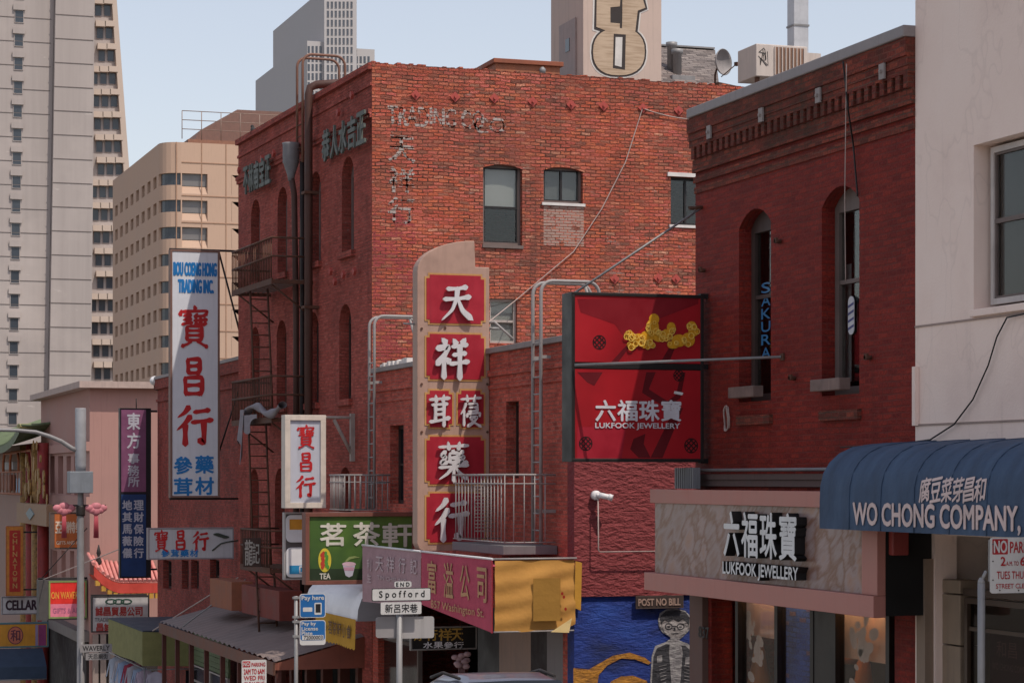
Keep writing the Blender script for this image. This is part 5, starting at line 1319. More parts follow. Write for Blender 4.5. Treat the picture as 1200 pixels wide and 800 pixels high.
WR = PS('trading_company_sign', 'white sign with red characters and a green scroll, above the yellow-green awning', 'sign', 86, 107, 175, 697.5, 740, .2, paint('white_grey_face', 'b7b2b0', .5), paint('dark_frame', '37302f', .6), .05)
m_ = WR.mb()
for k, ch in enumerate('誠昌貿易公司'): WR.tx(m_, ch, 112+k*9.3, 120.2+k*9.3, 711, 721, bold=.03)
for k, ch in enumerate('昌誠'): WR.tx(m_, ch, 113+k*9.3, 121+k*9.3, 730, 739, bold=.03)
m_.build('red_lettering', paint('dull_red_letters', 'a4332f', .5), WR.root)
m_ = WR.mb(); 
for i in range(3):
    c = WR.fr.hit(130+i*9, 704.5); m_.prism(disc(c[0], c[1], .22, .11, 16), -.010-.001*i, -.005, 0, [disc(c[0], c[1], .16, .06, 16)])
m_.build('green_scroll', paint('dark_green_print', '2c4a3c', .5), WR.root)
m_ = WR.mb(); WR.tx(m_, 'TRADING COMPANY', 111, 160, 723, 727.5, bold=.02); m_.build('grey_lettering', paint('grey_letters', '6a6466', .5), WR.root)
m_ = WR.mb(); m_.tube([(WR.x0, .1, WR.z1+.02), (14.3, .1, WR.z1+.02)], .04, 6); m_.each('bracket', DARK_IRON, WR.root)

OR = PS('orange_sign', 'orange sign with pale characters on the pink building, behind the hanging knots', 'sign', 101, 58.5, 100, 600, 643, .3, None, paint('grey_brown_edge', '5c4a42', .6), .03)
q = OR.r(64, 99, 602, 641); MB(OR.fr).box(q[0], q[1], -.012, .003, q[2], q[3]).build('orange_panel', paint('burnt_orange_panel', 'b4602e', .5), OR.root)
m_ = OR.mb()
for k, ch in enumerate('亞洲特樂'): OR.tx(m_, ch, 65+k*8, 72.2+k*8, 611, 624, y=-.0125, bold=.03)
OR.tx(m_, 'GIFTS AND ART', 66, 97, 633.5, 637.5, y=-.0125); m_.build('lettering', paint('cream_lettering', 'd0b9a4', .5), OR.root)
m_ = OR.mb(); m_.tube([(OR.x1-.05, .2, OR.z1-.2), (14.4, .2, OR.z1-.2)], .04, 6); m_.each('bracket', DARK_IRON, OR.root)

OW = PS('waverly_sign', 'red over pink lit sign box reading ON WAVERLY with a green rim', 'sign', 99.5, 45.5, 101.5, 679, 726, .8, None, paint('dark_grey_box', '4a4544', .6), 0)
q = OW.r(57, 101.5, 680, 724); m_ = MB(OW.fr); ring(m_, q[0], q[1], q[2], q[3], .07, -.03, .003); m_.build('green_rim', paint('green_rim', '7a8a52', .5), OW.root)
z = OW.fr.hit(80, 707)[1]
MB(OW.fr).box(q[0]+.07, q[1]-.07, -.012, .003, z, q[3]-.07).build('red_panel', paint('bright_red_panel', 'd8332c', .4), OW.root)
MB(OW.fr).box(q[0]+.07, q[1]-.07, -.012, .003, q[2]+.07, z-.003).build('pink_panel', paint('hot_pink_panel', 'd87a8e', .4), OW.root)
m_ = OW.mb(); OW.tx(m_, 'ON WAVERLY', 60, 98, 693, 701, y=-.0125, bold=.03); m_.build('lettering', paint('orange_lettering', 'dd8e3a', .5), OW.root)
m_ = OW.mb(); OW.tx(m_, 'GIFTS & ART', 62, 96, 712, 718, y=-.0125, bold=.02); m_.build('lower_lettering', paint('mauve_lettering', 'a4607c', .5), OW.root)
m_ = OW.mb(); m_.tube([(OW.x0, .3, OW.z1+.05), (14.3, .3, OW.z1+.05)], .05, 6); m_.tube([(OW.x0+.1, .3, OW.z1), (14, .3, OW.z1+2.2)], .02, 5); m_.each('bracket', DARK_IRON, OW.root)

CHN = PS('banner_sign', 'narrow red vertical banner reading CHINATOWN in a gold wavy border', 'sign', 112, 7, 27.5, 616, 698, .25, paint('gold_border', 'b8722e', .5, var=.2, scale=5), paint('orange_edge', '94502c', .6), .02)
q = CHN.r(11, 24, 621, 693); MB(CHN.fr).box(q[0], q[1], -.012, -.0045, q[2], q[3]).build('red_panel', paint('scarlet_panel', 'a8281f', .5), CHN.root)
m_ = CHN.mb()
for k, ch in enumerate('CHINATOWN'): CHN.tx(m_, ch, 15, 20 if ch != 'I' else 16.5, 624+k*7.4, 629.5+k*7.4, y=-.0125, bold=.03)
m_.build('lettering', GOLD, CHN.root)
m_ = CHN.mb(); m_.tube([(CHN.x1, .1, CHN.z1-.3), (14.2, .1, CHN.z1-.3)], .04, 5); m_.tube([(CHN.x1, .1, CHN.z0+.3), (14.2, .1, CHN.z0+.3)], .04, 5); m_.each('bracket', DARK_IRON, CHN.root)

CE = PS('cellar_sign', 'small white sign reading CELLAR in dark letters, below the red banner', 'sign', 112.5, 2, 47, 698.5, 719.5, .3, paint('off_white_face', 'bdb8b8', .5), paint('grey_rim', '7e787a', .5), .05)
m_ = CE.mb(); CE.tx(m_, 'CELLAR', 7, 43, 703, 714, bold=.05); m_.build('lettering', paint('dark_plum_letters', '3a2430', .5), CE.root)
m_ = CE.mb(); m_.tube([(CE.x1, .1, CE.z1-.2), (14.2, .1, CE.z1-.2)], .04, 5); m_.each('bracket', DARK_IRON, CE.root)

YB = PS('yellow_sign', 'wide orange-yellow sign with a round pink seal and purple stripe', 'sign', 109, -14, 57, 729, 758.5, .3, paint('amber_face', 'bd8226', .5), paint('teal_rim', '4c6a70', .5), .08)
q = YB.r(45, 54, 731.5, 756); MB(YB.fr).box(q[0], q[1], -.01, -.0045, q[2], q[3]).build('purple_stripe', paint('magenta_stripe', '8a3566', .5), YB.root)
q = YB.r(41.5, 44.5, 731.5, 756); MB(YB.fr).box(q[0], q[1], -.01, -.0045, q[2], q[3]).build('lilac_stripe', paint('lilac_stripe', '8a7a9a', .5), YB.root)
c = YB.fr.hit(18, 744); MB(YB.fr).prism(disc(c[0], c[1], .36, .42), -.012, -.0045).build('seal', paint('pink_seal', 'b8664e', .5), YB.root)
m_ = YB.mb(); m_.text('和', c[0]-.22, c[0]+.22, c[1]-.26, c[1]+.26, -.0125, .004, 0, bold=.02); m_.prism(disc(c[0], c[1], .36, .42), -.016, -.0125, 0, [disc(c[0], c[1], .32, .38)]); m_.build('seal_mark', paint('dark_plum_mark', '5a2a3a', .5), YB.root)
m_ = YB.mb(); m_.tube([(YB.x1-.05, .1, YB.z1+.04), (14.2, .1, YB.z1+.04)], .05, 5); m_.each('bracket', DARK_IRON, YB.root)

# ------------------------------------------------------------------ fabric sign boxes over the low building's shopfront
def cloth(name, hx, var=.1, rough=.85):
    t = NT(name); c = srgb(hx); n = t.noise(t.obj(1.2, 1.2, 2.5), 1.6, 5, .6); w2 = t.noise(t.obj(1, 1, 1), 5, 3)
    t.l(t.ramp(n, [(.3, scl(c, 1-var*1.3)), (.55, c), (.75, scl(c, 1+var))]), t.p.inputs['Base Color']); t.p.inputs['Roughness'].default_value = rough; t.p.inputs['Specular IOR Level'].default_value = .2; t.bump(w2, .012); return t.m
AX = 12.48
SG = Fr(AX, 52, 0, R(-90))
def fabric(name, label, y_far, y_near, z0f, z0n, hx, nm):
    u0, u1 = 52-y_far, 52-y_near; zt_ = -1.43
    r = thing('fabric_sign', label, 'sign', (AX, (y_far+y_near)/2, min(z0f, z0n)))
    m_ = MB(SG)
    m_.grid(lambda u, v: (u0+(u1-u0)*u, -.02*math.sin(math.pi*u)*math.sin(math.pi*v), zt_+(z0f+(z0n-z0f)*u-zt_)*v), 12, 6)
    m_.grid(lambda u, v: (u0+(u1-u0)*u, .03+1.47*v, zt_-.12-.05*v), 6, 4); m_.grid(lambda u, v: (u0+(u1-u0)*u, .03+.05*v, zt_-.0+(z0f+(z0n-z0f)*u-zt_)*1), 4, 1)
    m_.build('cloth', cloth(nm, hx), r); MB(SG).tube([(u0, -.005, zt_+.01), (u1, -.005, zt_+.01)], .022, 6).build('sunlit_edge', WHITE, r); return r  # white tube added along the top to paint its sunlit edge line
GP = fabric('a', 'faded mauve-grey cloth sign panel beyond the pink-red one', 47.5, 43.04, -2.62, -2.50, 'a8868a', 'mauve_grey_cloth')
def sgx(px): return SG.hit(px, 690, -.03)[0]
pf = paint('faded_pale_print', 'bfa8aa', .8)
def faded_set(root, items, m, y=-.03):
    mb = MB(SG)
    for body, px0, px1, py0, py1 in items:
        a, b, c, d = SG.rect(px0, px1, py0, py1, y); mb.text(body, a, b, c, d, y, .001, 0, .012)
    mb.build('faded_lettering', m, root)
faded_set(GP, [('天', 440, 449, 652, 669), ('祥', 453, 462, 652, 670), ('行', 467, 475, 653, 671), ('記', 481, 488, 655, 672), ('利', 430, 435, 655, 668), ('生', 430, 435, 672, 682), ('TIN CHEUNG', 442, 476, 676, 681)], pf)
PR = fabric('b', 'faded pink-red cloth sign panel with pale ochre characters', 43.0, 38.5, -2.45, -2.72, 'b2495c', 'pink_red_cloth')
po_ = paint('faded_ochre_print', 'b98a62', .8)
faded_set(PR, [('富', 501, 511, 657, 695), ('溢', 520, 531, 659, 700), ('公', 539, 550, 662, 702), ('司', 559, 570, 665, 705), ('857 Washington St.', 505, 567, 708, 720)], po_)
MB(SG).box(52-38.52, 52-38.46, -.03, -.022, -2.72, -1.45).build('red_edge_tape', paint('red_edge_tape', 'b02034', .6), PR)
YE = Fr(AX, 38.46, 0, 0)
ye = thing('fabric_sign', 'yellow cloth end panel of the sign box, patched and frayed at its lower corner', 'sign', (13.2, 38.46, -2.72))
def yfn(u, v):
    b_ = -2.69+.10*max(0, u-.86)*7*v; return (.02+1.50*u, -.05*math.sin(3.1*u)*math.sin(3.1*v)-.02*math.sin(11*u+4*v)-.012*math.sin(23*v+5*u), -1.45+(b_+1.45)*v-.02*math.sin(6*u)*v)
MB(YE).grid(yfn, 40, 26).build('cloth', cloth('golden_yellow_cloth', 'be8a48', .10), ye)
q = YE.rect(624, 656, 677, 727, -.05)
MB(YE).quad([(q[0], -.088, q[2]), (q[1], -.086, q[2]), (q[1], -.086, q[3]), (q[0], -.088, q[3])]).build('patch', cloth('ochre_patch', '9e7436'), ye)
q = YE.rect(646, 670, 724, 741, -.06)
MB(YE).quad([(q[0]-.02, -.088, q[2]+.02), (q[1], -.07, q[3]), (q[1]-.06, -.085, q[2])]).build('torn_corner', cloth('pale_torn_cloth', 'd8bc84'), ye)
MB(YE).quad([(1.5, -.02, -2.3), (1.62, -.03, -2.35), (1.64, -.03, -1.5), (1.52, -.02, -1.47)]).build('loose_flap', cloth('loose_yellow_cloth', 'c58f3a'), ye)
m_ = MB(YE)
for px, py in ((658, 695), (662, 713), (660, 699)): x, z = YE.hit(px, py, -.06); m_.prism(disc(x, z, .022, .03, 8), -.1, -.094)
m_.build('red_marks', paint('red_ink_marks', 'a02018', .6), ye)
MB(YE).tube([(0, 0, -1.42), (1.55, 0, -1.42)], .02, 6).tube([(0, 0, -2.7), (1.5, 0, -2.7)], .015, 6).build('frame_bar', PALE_STEEL, ye)

# ------------------------------------------------------------------ balconies, ladders, cameras on the low building
def balcony(label, y_far, y_near, x_out, zf, h, step=.13, thick=.16, m=PALE_STEEL, slab=True):
    r = thing('balcony', label, 'balcony', ((x_out+14)/2, (y_far+y_near)/2, zf-thick))
    if slab: MB(WORLD).box(x_out, 13.985, y_near, y_far, zf-thick, zf).build('floor', paint('grey_balcony_deck', '6f6c6d', .7), r, bevel=.01)
    m_ = MB(WORLD)
    for z in (zf+h, zf+h-.16, zf+.06):
        m_.tube([(13.95, y_far, z), (x_out+.03, y_far, z), (x_out+.03, y_near, z), (13.95, y_near, z)], .022 if z > zf+h-.1 else .014, 6)
    m_.each('rail', m, r)
    mb = MB(WORLD)
    y = y_near
    while y <= y_far: mb.tube([(x_out+.03, y, zf+.06), (x_out+.03, y, zf+h)], .011, 5); y += step
    x = x_out+step
    while x < 13.9:
        for yy in (y_near, y_far): mb.tube([(x, yy, zf+.06), (x, yy, zf+h)], .011, 5)
        x += step
    mb.each('baluster', m, r)
    return r
b1 = balcony('pale steel balcony with upright bars above the pink and yellow cloth signs', 42.5, 39.35, 12.95, -1.22, 1.28, step=.2)
b2 = balcony('pale steel balcony rail above the green tea board', 52.0, 50.6, 12.85, -.78, .85, slab=True, thick=.06)
def coil(mb, c, r, z0, z1, n=9):
    for k in range(n): z = z0+(z1-z0)*k/(n-1); mb.tube([(c[0]+r*math.cos(t*.5236), c[1]+r*math.sin(t*.5236), z) for t in range(12)], .012, 4, closed=True)
m_ = MB(WORLD); coil(m_, (13.3, 41.6), .17, -1.0, -.15, 14); sp_ = thing('wire_coil', 'rusty stack of wire rings standing on the balcony behind its bars', 'coil', (13.3, 41.6, -1.2)); m_.build('rings', paint('rust_pale_wire', '94786c', .7), sp_)
def roof_ladder(label, y0, y1, z_bot, z_hoop, v_in=.85, xf=13.72):
    r = thing('roof_ladder', label, 'ladder', (xf, (y0+y1)/2, z_bot))
    F = Fr(14, 0, 0, R(-90))
    for y in (y0, y1): hoop(F, -y, xf-14, v_in, z_bot, z_hoop, .034, .22, mb=MB(F), z_end=2.58).build('rail', PALE_STEEL, r)
    m_ = MB(F); z = z_bot+.25
    while z < 2.7: m_.tube([(-y0, xf-14, z), (-y1, xf-14, z)], .016, 6); z += .31
    m_.each('rung', PALE_STEEL, r)
    m_ = MB(F)
    for z in (z_bot+.6, 2.2): 
        for y in (y0, y1): m_.box(-y-.03, -y+.03, xf-14, -.1 if z > 2.15 else -.003, z-.03, z+.03)
    m_.tube([(-y1-.02, v_in-.28, z_hoop-.04), (-y1-.02, v_in+.02, 2.62)], .03, 6)
    m_.each('stand_off', PALE_STEEL, r); return r
roof_ladder('pale steel hooped roof ladder rising from the balcony beside the advertising box', 39.95, 39.5, -1.2, 3.58)
roof_ladder('pale steel hooped roof ladder against the corner of the tall brick wall', 51.6, 51.15, -.7, 3.72)
# security camera with its conduit on the stucco wall
x, z = EW.hit(697, 580); 
sc_ = thing('security_camera', 'white security camera with bent conduit on the rough maroon wall', 'camera', tuple(EW.w(x, -.1, z)))
m_ = MB(EW); m_.lathe((x, -.11, z), [(.03, 0), (.085, .01), (.085, .11)], 16, axis='y'); m_.build('base', WHITE, sc_)
m_ = MB(EW); m_.tube([(x, -.1, z), (x+.05, -.17, z-.01)], .03, 8); m_.tube([(x+.02, -.17, z+.005), (x+.2, -.27, z-.04)], .05, 12); m_.tube([(x+.17, -.25, z-.025), (x+.23, -.285, z-.05)], .057, 12); m_.build('barrel', WHITE, sc_)
xz = EW.hit(697, 646); x2 = EW.hit(812, 644)[0]
MB(EW).tube([(x, -.17, z-.06), (x, -.18, xz[1]+.03), (x+.03, -.18, xz[1]), (x2, -.18, xz[1])], .012, 6).build('conduit', paint('dull_white_conduit', 'a5938d', .6), sc_)
# notice on the mural
NB = PS('post_no_bill_sign', 'small brown notice reading POST NO BILL at the top of the blue mural', 'sign', 38.4, 745.5, 801, 697.5, 712.5, .04, paint('dark_brown_board', '3f312d', .7), paint('brown_board_edge', '53423b', .7), .01, proud=.004)
m_ = NB.mb(); NB.tx(m_, 'POST NO BILL', 748, 797, 701, 709, bold=.035); m_.build('lettering', paint('tan_letters', 'a5887a', .7), NB.root)

# ------------------------------------------------------------------ fire escape and pipes on the tall building
fe = thing('fire_escape', 'rusty dark fire escape with platforms and steep ladders on the shaded brick front', 'fire escape', tuple(BF.w(8, -.6, -2.5)))
def fe_u(px, v): return BF.hit(px, 400, v)[0]
uA, uB = fe_u(273, -1.05), fe_u(320, -1.05)
def platform(z, u0, u1, h=1.05, dense=True):
    m_ = MB(BF)
    for k in range(8): v = -.06-k*.14; m_.box(u0, u1, v-.045, v, z-.03, z)
    m_.box(u0, u1, -1.09, -1.05, z-.14, z+.01); m_.box(u0, u0+.05, -1.05, -.002, z-.12, z-.031); m_.box(u1-.05, u1, -1.05, -.002, z-.12, z-.031)
    m_.build('platform', RUST, fe)
    m_ = MB(BF)
    for q in (h, h*.55): m_.tube([(u0+.02, -.02, z+q), (u0+.02, -1.07, z+q), (u1-.02, -1.07, z+q), (u1-.02, -.02, z+q)], .03, 6)
    u = u0+.02
    while u <= u1: m_.tube([(u, -1.07, z), (u, -1.07, z+h)], .016, 5); u += .17
    for v in (-.35, -.7):
        for u in (u0+.02, u1-.02): m_.tube([(u, v, z), (u, v, z+h)], .012, 5)
    m_.build('railing', RUST, fe)
    m_ = MB(BF)
    for u in (u0+.4, u1-.4): m_.tube([(u, -.02, z-.85), (u, -.98, z-.13)], .025, 6)
    m_.each('strut', RUST, fe)
zP = [5.08, 1.55, -2.30]
for i, z in enumerate(zP): platform(z, uA if i < 2 else fe_u(283, -1.05), uB if i < 2 else fe_u(318, -1.05), 1.05 if i < 2 else .95)
def lad(px_t, py_t, px_b, py_b, wpx, n):
    """a steep ladder between platforms, its treads across the street side"""
    m_ = MB(BF); 
    ut, ub = fe_u(px_t, -.95), fe_u(px_b, -.95); zt_, zb2 = py_t, py_b
    for v in (-.95, -.47): m_.tube([(ut, v, zt_), (ub, v, zb2)], .03, 6)
    for k in range(1, n): f = k/n; u = ut+(ub-ut)*f; z = zt_+(zb2-zt_)*f; m_.tube([(u, -.95, z), (u, -.47, z)], .018, 5)
    m_.build('stair_ladder', RUST, fe)
lad(293, zP[0]+.0, 299, zP[1], 22, 11); lad(291, zP[1], 297, zP[2], 22, 12); lad(300, zP[2], 304, zP[2]-1.8, 20, 6)
tarp = cloth('grey_tarp', '8a8286', .15)
def draped(fr, u0, u1, v, z0, z1, m, name, label, seed):
    r_ = random.Random(seed); ph = r_.random()*6
    mb = MB(fr); mb.grid(lambda a, b: (u0+(u1-u0)*a, v-.06*math.sin(9*a+ph)*b-.05*b, z1+(z0-z1)*b*(.55+.45*math.sin(2.2*a+ph)**2)), 14, 8)
    return tag(mb.build('tarp', m), label, 'tarp')
m_ = MB(BF); ub0, ub1 = fe_u(291, -1.1), fe_u(332, -1.1); zb_t = 1.75
m_.grid(lambda u, v: (ub0+(ub1-ub0)*u, -1.12+.10*math.cos(6.2832*v)*(1+.4*math.sin(13*u)), zb_t+.12*math.sin(7*u)+.085*math.sin(6.2832*v)*(1+.5*math.sin(17*u+2))), 30, 10)
m_.grid(lambda u, v: (ub0+.1+(1.3)*u, -1.26-.04*math.sin(11*u), zb_t-.1-(.30+.2*math.sin(5*u))*v), 12, 5)
tag(m_.build('tarp', tarp), 'crumpled grey tarp bundled along the middle fire escape platform', 'tarp')
draped(BF, fe_u(290, -1.1), fe_u(294.5, -1.1), -1.3, .35, 1.8, tarp, 't', 'long grey strip of tarp trailing below the middle fire escape platform', 2)
ph_ = PS('hanging_sign', 'battered dark panel with flaking white characters on the lowest fire escape rail', 'sign', BF.w(fe_u(303, -1.1), -1.1, 0).y-.4, 285, 306, 630, 664, .03, None, paint('flaked_dark_board', '4a3832', .8), .0)
m_ = ph_.mb(); ph_.tx(m_, '龍', 287, 296, 632, 662, y=.003, bold=.008); ph_.tx(m_, '記', 296, 304, 636, 660, y=.003, bold=.008); m_.build('lettering', paint('flaked_white_letters', 'a8a29a', .8, var=.3, scale=9), ph_.root)
dp = thing('drain_pipe', 'thick brown downpipe bent over the parapet of the shaded brick front', 'pipe', tuple(BF.w(BF.hit(362, 300)[0], -.2, -4)))
u, _ = BF.hit(362.5, 300, -.22); zt_ = BF.hit(363, 99, -.22)[1]
MB(BF).tube([(u, -.24, -4), (u, -.24, zt_-.25), (u, -.2, zt_-.08), (u+.05, -.05, zt_), (u+.25, .6, zt_+.05), (u+.3, 1.2, zt_+.05)], .105, 12).build('pipe', BROWN_PIPE, dp)
m_ = MB(BF)
for z in (7.2, 4.3, 1.2, -1.5): m_.box(u-.17, u+.17, -.39, -.003, z, z+.07)
m_.each('clamp', RUST, dp)
u2, _ = BF.hit(354, 300, -.1); MB(BF).tube([(u2, -.1, -3), (u2, -.1, 8.2)], .06, 8).build('thin_pipe', DARK_IRON, dp)
hp = thing('downspout', 'brown downspout with a conical hopper head beside the thick pipe', 'pipe', tuple(BF.w(BF.hit(341, 300)[0], -.3, 4)))
u3, z3 = BF.hit(342, 192, -.3); z4 = BF.hit(342, 170, -.3)[1]
MB(BF).lathe((u3, -.32, z3), [(.08, -.45), (.10, -.3), (.20, 0), (.22, .04), (.22, z4-z3), (.235, z4-z3+.05)], 16).build('hopper', GREY_PAINT, hp)
MB(BF).tube([(u3, -.32, z3-.3), (u3+.05, -.25, z3-.8), (u3+.05, -.2, 4.2), (u3+.05, -.2, -2)], .08, 10).build('spout', BROWN_PIPE, hp)
# ------------------------------------------------------------------ awnings
AW = Fr(14, 26.2, 0, R(-90))
ba = thing('awning', 'long blue barrel awning lettered WO CHONG COMPANY over the dark shop', 'awning', (13.3, 24, -.62))
bluec = NT('slate_blue_canvas'); v = bluec.obj(.4, 2.5, .8); n = bluec.noise(v, 1.5, 5, .6)
bluec.l(bluec.ramp(n, [(.3, srgb('2e3f56')), (.55, srgb('394d67')), (.8, srgb('445973'))]), bluec.p.inputs['Base Color']); bluec.p.inputs['Roughness'].default_value = .75; bluec.bump(bluec.noise(bluec.obj(3, 1, 1), 3, 3), .02)
prof = [(-1.20, -.63), (-1.20, -.3), (-1.19, -.10), (-1.15, .06), (-1.06, .2), (-.93, .31), (-.75, .39), (-.5, .43), (-.25, .45), (0, .46)]
AL = 8.2
def awn(u, v):
    k = v*(len(prof)-1); i = min(int(k), len(prof)-2); f = k-i
    y = prof[i][0]*(1-f)+prof[i+1][0]*f; z = prof[i][1]*(1-f)+prof[i+1][1]*f
    sag = .008*math.sin(math.pi*((u*AL/.82) % 1))*math.sin(math.pi*min(1, v*1.05)); return (u*AL, y+sag*(1-v), z-sag*v)
m_ = MB(AW); m_.grid(awn, 90, 27); m_.prism(prof+[(-.0, -.63)], 0, .004, 0, axis='x'); m_.prism(prof+[(-.0, -.63)], AL-.004, AL, 0, axis='x')
m_.build('canvas', bluec.m, ba)
m_ = MB(AW)
for k in range(1, 10): u = k*.82/AL; m_.tube([Vector(awn(u, j/14))+Vector((0, -.006, .004)) for j in range(15)], .006, 5)
m_.each('seam', bluec.m, ba)
MB(AW).box(.01, AL-.01, -1.19, -.01, -.58, -.565).build('soffit', paint('grey_soffit', '5a5352', .8), ba)
cream_l = paint('dusty_pink_letters', 'd2bab4', .7, streak=.04)
def aw_t(mb, body, px0, px1, py0, py1, v, **k): a, b, c, d = AW.rect(px0, px1, py0, py1, v); mb.text(body, a, b, c, d, v, .003, 0, **k)
m_ = MB(AW); aw_t(m_, 'WO CHONG COMPANY,', 1000, 1196, 591, 622, -1.208, bold=.035); m_.text('INC.', AW.hit(1203, 600, -1.2)[0], AW.hit(1238, 600, -1.2)[0], -.55, -.33, -1.208, .003, 0, .022)
m_.build('lettering', cream_l, ba)
m_ = MB(AW)
for k, ch in enumerate('腐豆菜芽昌和'):
    a, b, c, d = AW.rect(1078+k*12.9, 1090+k*12.9, 560, 588, -1.2); pts_y = -1.205+.03
    base = len(m_.v); m_.text(ch, a, b, c, d, -1.2, .002, 0, bold=.022, shear=.12)
    for i in range(base, len(m_.v)):                           # wrap the characters to the curve of the canvas
        x, y, z = m_.v[i]; yy = -1.2
        for (ya, za), (yb, zb2) in zip(prof, prof[1:]):
            if za <= z <= zb2: yy = ya+(yb-ya)*(z-za)/max(zb2-za, 1e-6)
        m_.v[i] = (x, yy-.012+(y+1.2), z+.004)
m_.build('chinese_lettering', cream_l, ba)

# corrugated brown awning
SA = Fr(14, 69, 0, R(-90))
xf = 11.8
u0 = 69-68.7; u1 = 69-53.0
sh_ = thing('shed_awning', 'long corrugated brown shed awning along the shaded brick front', 'awning', (12.9, 61, -4.3))
m_ = MB(SA)
def cor(u, v):
    x = u0+(u1-u0)*u; return (x, (xf-14)+(14-xf)*v, -4.28+.56*v+.025*math.sin(x*2*math.pi/.62))
m_.grid(cor, 200, 3, smooth=True); m_.build('corrugated_roof', paint('brown_grey_sheet_roof', '80706a', .6, var=.15, scale=1.2, streak=.1), sh_)
MB(SA).box(u0, u1, xf-14-.03, xf-14+.02, -4.62, -4.32).build('front_board', paint('worn_brown_board', '6e4a3c', .8, var=.25), sh_)
MB(SA).prism([(xf-14+.02, -4.5), (-.0, -4.5), (0, -3.78), (xf-14+.02, -4.34)], u1-.03, u1, 0, axis='x').build('end_board', paint('red_brown_end_board', '8a5040', .7), sh_)
m_ = MB(SA)
for k in range(8): x = u0+.1+k*(u1-u0-.2)/7; m_.box(x-.06, x+.06, xf-14+.05, xf-14+.17, gz(69-x)-.0, -4.35)
m_.each('post', paint('dark_red_post', '5a3028', .8), sh_)
m_ = MB(SA)
for px in (300, 405): 
    a = BF.hit(px, 690)[0]
m_.tube([(u0+4.0, -.05, -2.6), (u0+3.2, -2.1, -4.25)], .02, 5); m_.each('stay', GREY_STEEL, sh_)
for k, (px0, px1, py0, py1) in enumerate(((262, 288, 679, 712), (300, 345, 688, 722))):
    F_ = BF; a, b, c, d = F_.rect(px0, px1, py0, py1, -.5)
    o = MB(F_).box(a, b, -.9, -.3, c, d).build('boarded_box', paint('orange_brown_ply'+'ab'[k], ('925a42', '7a3a30')[k], .8, var=.2), None, bevel=.01)
    tag(o, ('orange-brown plywood box under the lowest fire escape platform', 'dull red boarded box above the corrugated awning, behind the pay signs')[k], 'box')

# yellow-green box awning with clothes below it
GA = Fr(11.8, 71.9, 0, 0); GAS = Fr(11.8, 71.9, 0, R(-90))
ga = thing('box_awning', 'yellow-green box awning over hanging clothes beyond the corrugated one', 'awning', (12.5, 75, -6.05))
x1 = GA.hit(221, 760)[0]; z0 = GA.hit(190, 779)[1]; z1 = GA.hit(168, 740)[1]; uf = GAS.hit(127, 750)[0]
gcl = cloth('olive_yellow_canvas', '807c50', .1)
m_ = MB(GA); m_.box(11.8-11.8, x1, 0, .02, z0, z1) if 0 else None
fa = MB(Fr(0, 0)); 
m_ = MB(WORLD); m_.grid(lambda u, v: (11.8+x1*u, 71.9-.02*math.sin(6*u), z1-.05*u+(z0-z1)*v), 8, 4); m_.grid(lambda u, v: (11.8, 71.9-uf*u, z1+(z0-z1)*v+.03*math.sin(7*u)*v), 8, 4)
m_.build('canvas', gcl, ga)
MB(WORLD).prism([(11.82, 71.93), (14.0, 71.93), (14.0, 71.9-uf), (11.82, 71.9-uf)], z1-.02, z1+.04, 0, axis='z').build('top', paint('dark_blue_awning_top', '3a3f4a', .7), ga)
rk = thing('clothes_rail', 'steel rail carrying hanging clothes under the yellow-green awning', 'rail', (12.2, 75, -7.8))
zr_ = z0-.12
MB(WORLD).tube([(11.9, 72.1, zr_), (11.9, 79.5, zr_)], .02, 6).tube([(11.95, 72.0, zr_-.02), (13.6, 72.0, zr_-.02)], .02, 6).tube([(11.9, 72.1, zr_), (11.9, 72.1, gz(72))], .02, 6).build('rail', GREY_STEEL, rk)
cl_c = [('b9a6b4', 'pale mauve'), ('a8b6cc', 'pale blue'), ('b8b2b8', 'light grey'), ('b0495c', 'rose red'), ('9fb4d0', 'sky blue'), ('c3bcc0', 'white'), ('b9c0cc', 'ice blue')]
def garment(x, y, ax, hx, lab, grp=None):
    F_ = Fr(x, y, 0, 0 if ax == 'x' else R(-90)); m_ = MB(F_); w_ = .27
    def g(u, v):
        xx = -w_+2*w_*u; ww = 1-.25*max(0, .2-v)*5*(abs(2*u-1)**2); top = zr_-.08-.12*abs(2*u-1)**1.5
        return (xx*(1 if v > .25 else 1.0), .05*math.sin(9*u+x*7)*v, top-(.95)*v)
    m_.grid(g, 10, 6); m_.grid(lambda u, v: (g(u, v)[0], g(u, v)[1]+.09, g(u, v)[2]), 10, 6)
    for sg in (-1, 1): m_.grid(lambda u, v: (sg*(w_-.02+.14*v)+.06*(u-.5), .04+.03*math.sin(6.28*u), zr_-.18-.6*v+.05*u), 4, 5)
    o = m_.build('garment', cloth('garment_'+hx, hx, .08), None); tag(o, lab, 'clothing', 'clothes hung under the yellow-green awning')
    h_ = MB(F_).tube([(0, .04, zr_-.1), (0, .04, zr_+.03)], .008, 4).build('hanger', GREY_STEEL, o)
garment(12.25, 72.0, 'x', 'b9b0bc', 'pale lilac shirt hanging nearest the yellow-green awning corner')
garment(13.75, 72.0, 'x', 'ae95a6', 'pink-mauve shirt hanging right of the dark gap under the yellow-green awning')
for k, (hx, nm) in enumerate(cl_c):
    garment(12.05+.05*(k % 2), 72.8+k*.95, 'x', hx, nm+' garment on the side rail under the yellow-green awning')
tag(MB(Fr(14, 74, 0, 0)).box(-.75, -.25, -1.7, -1.6, -7.6, zr_-.1).build('garment', cloth('black_coat', '1c1a20', .05), None), 'black coat hanging in the dark gap under the yellow-green awning', 'clothing', 'clothes hung under the yellow-green awning')

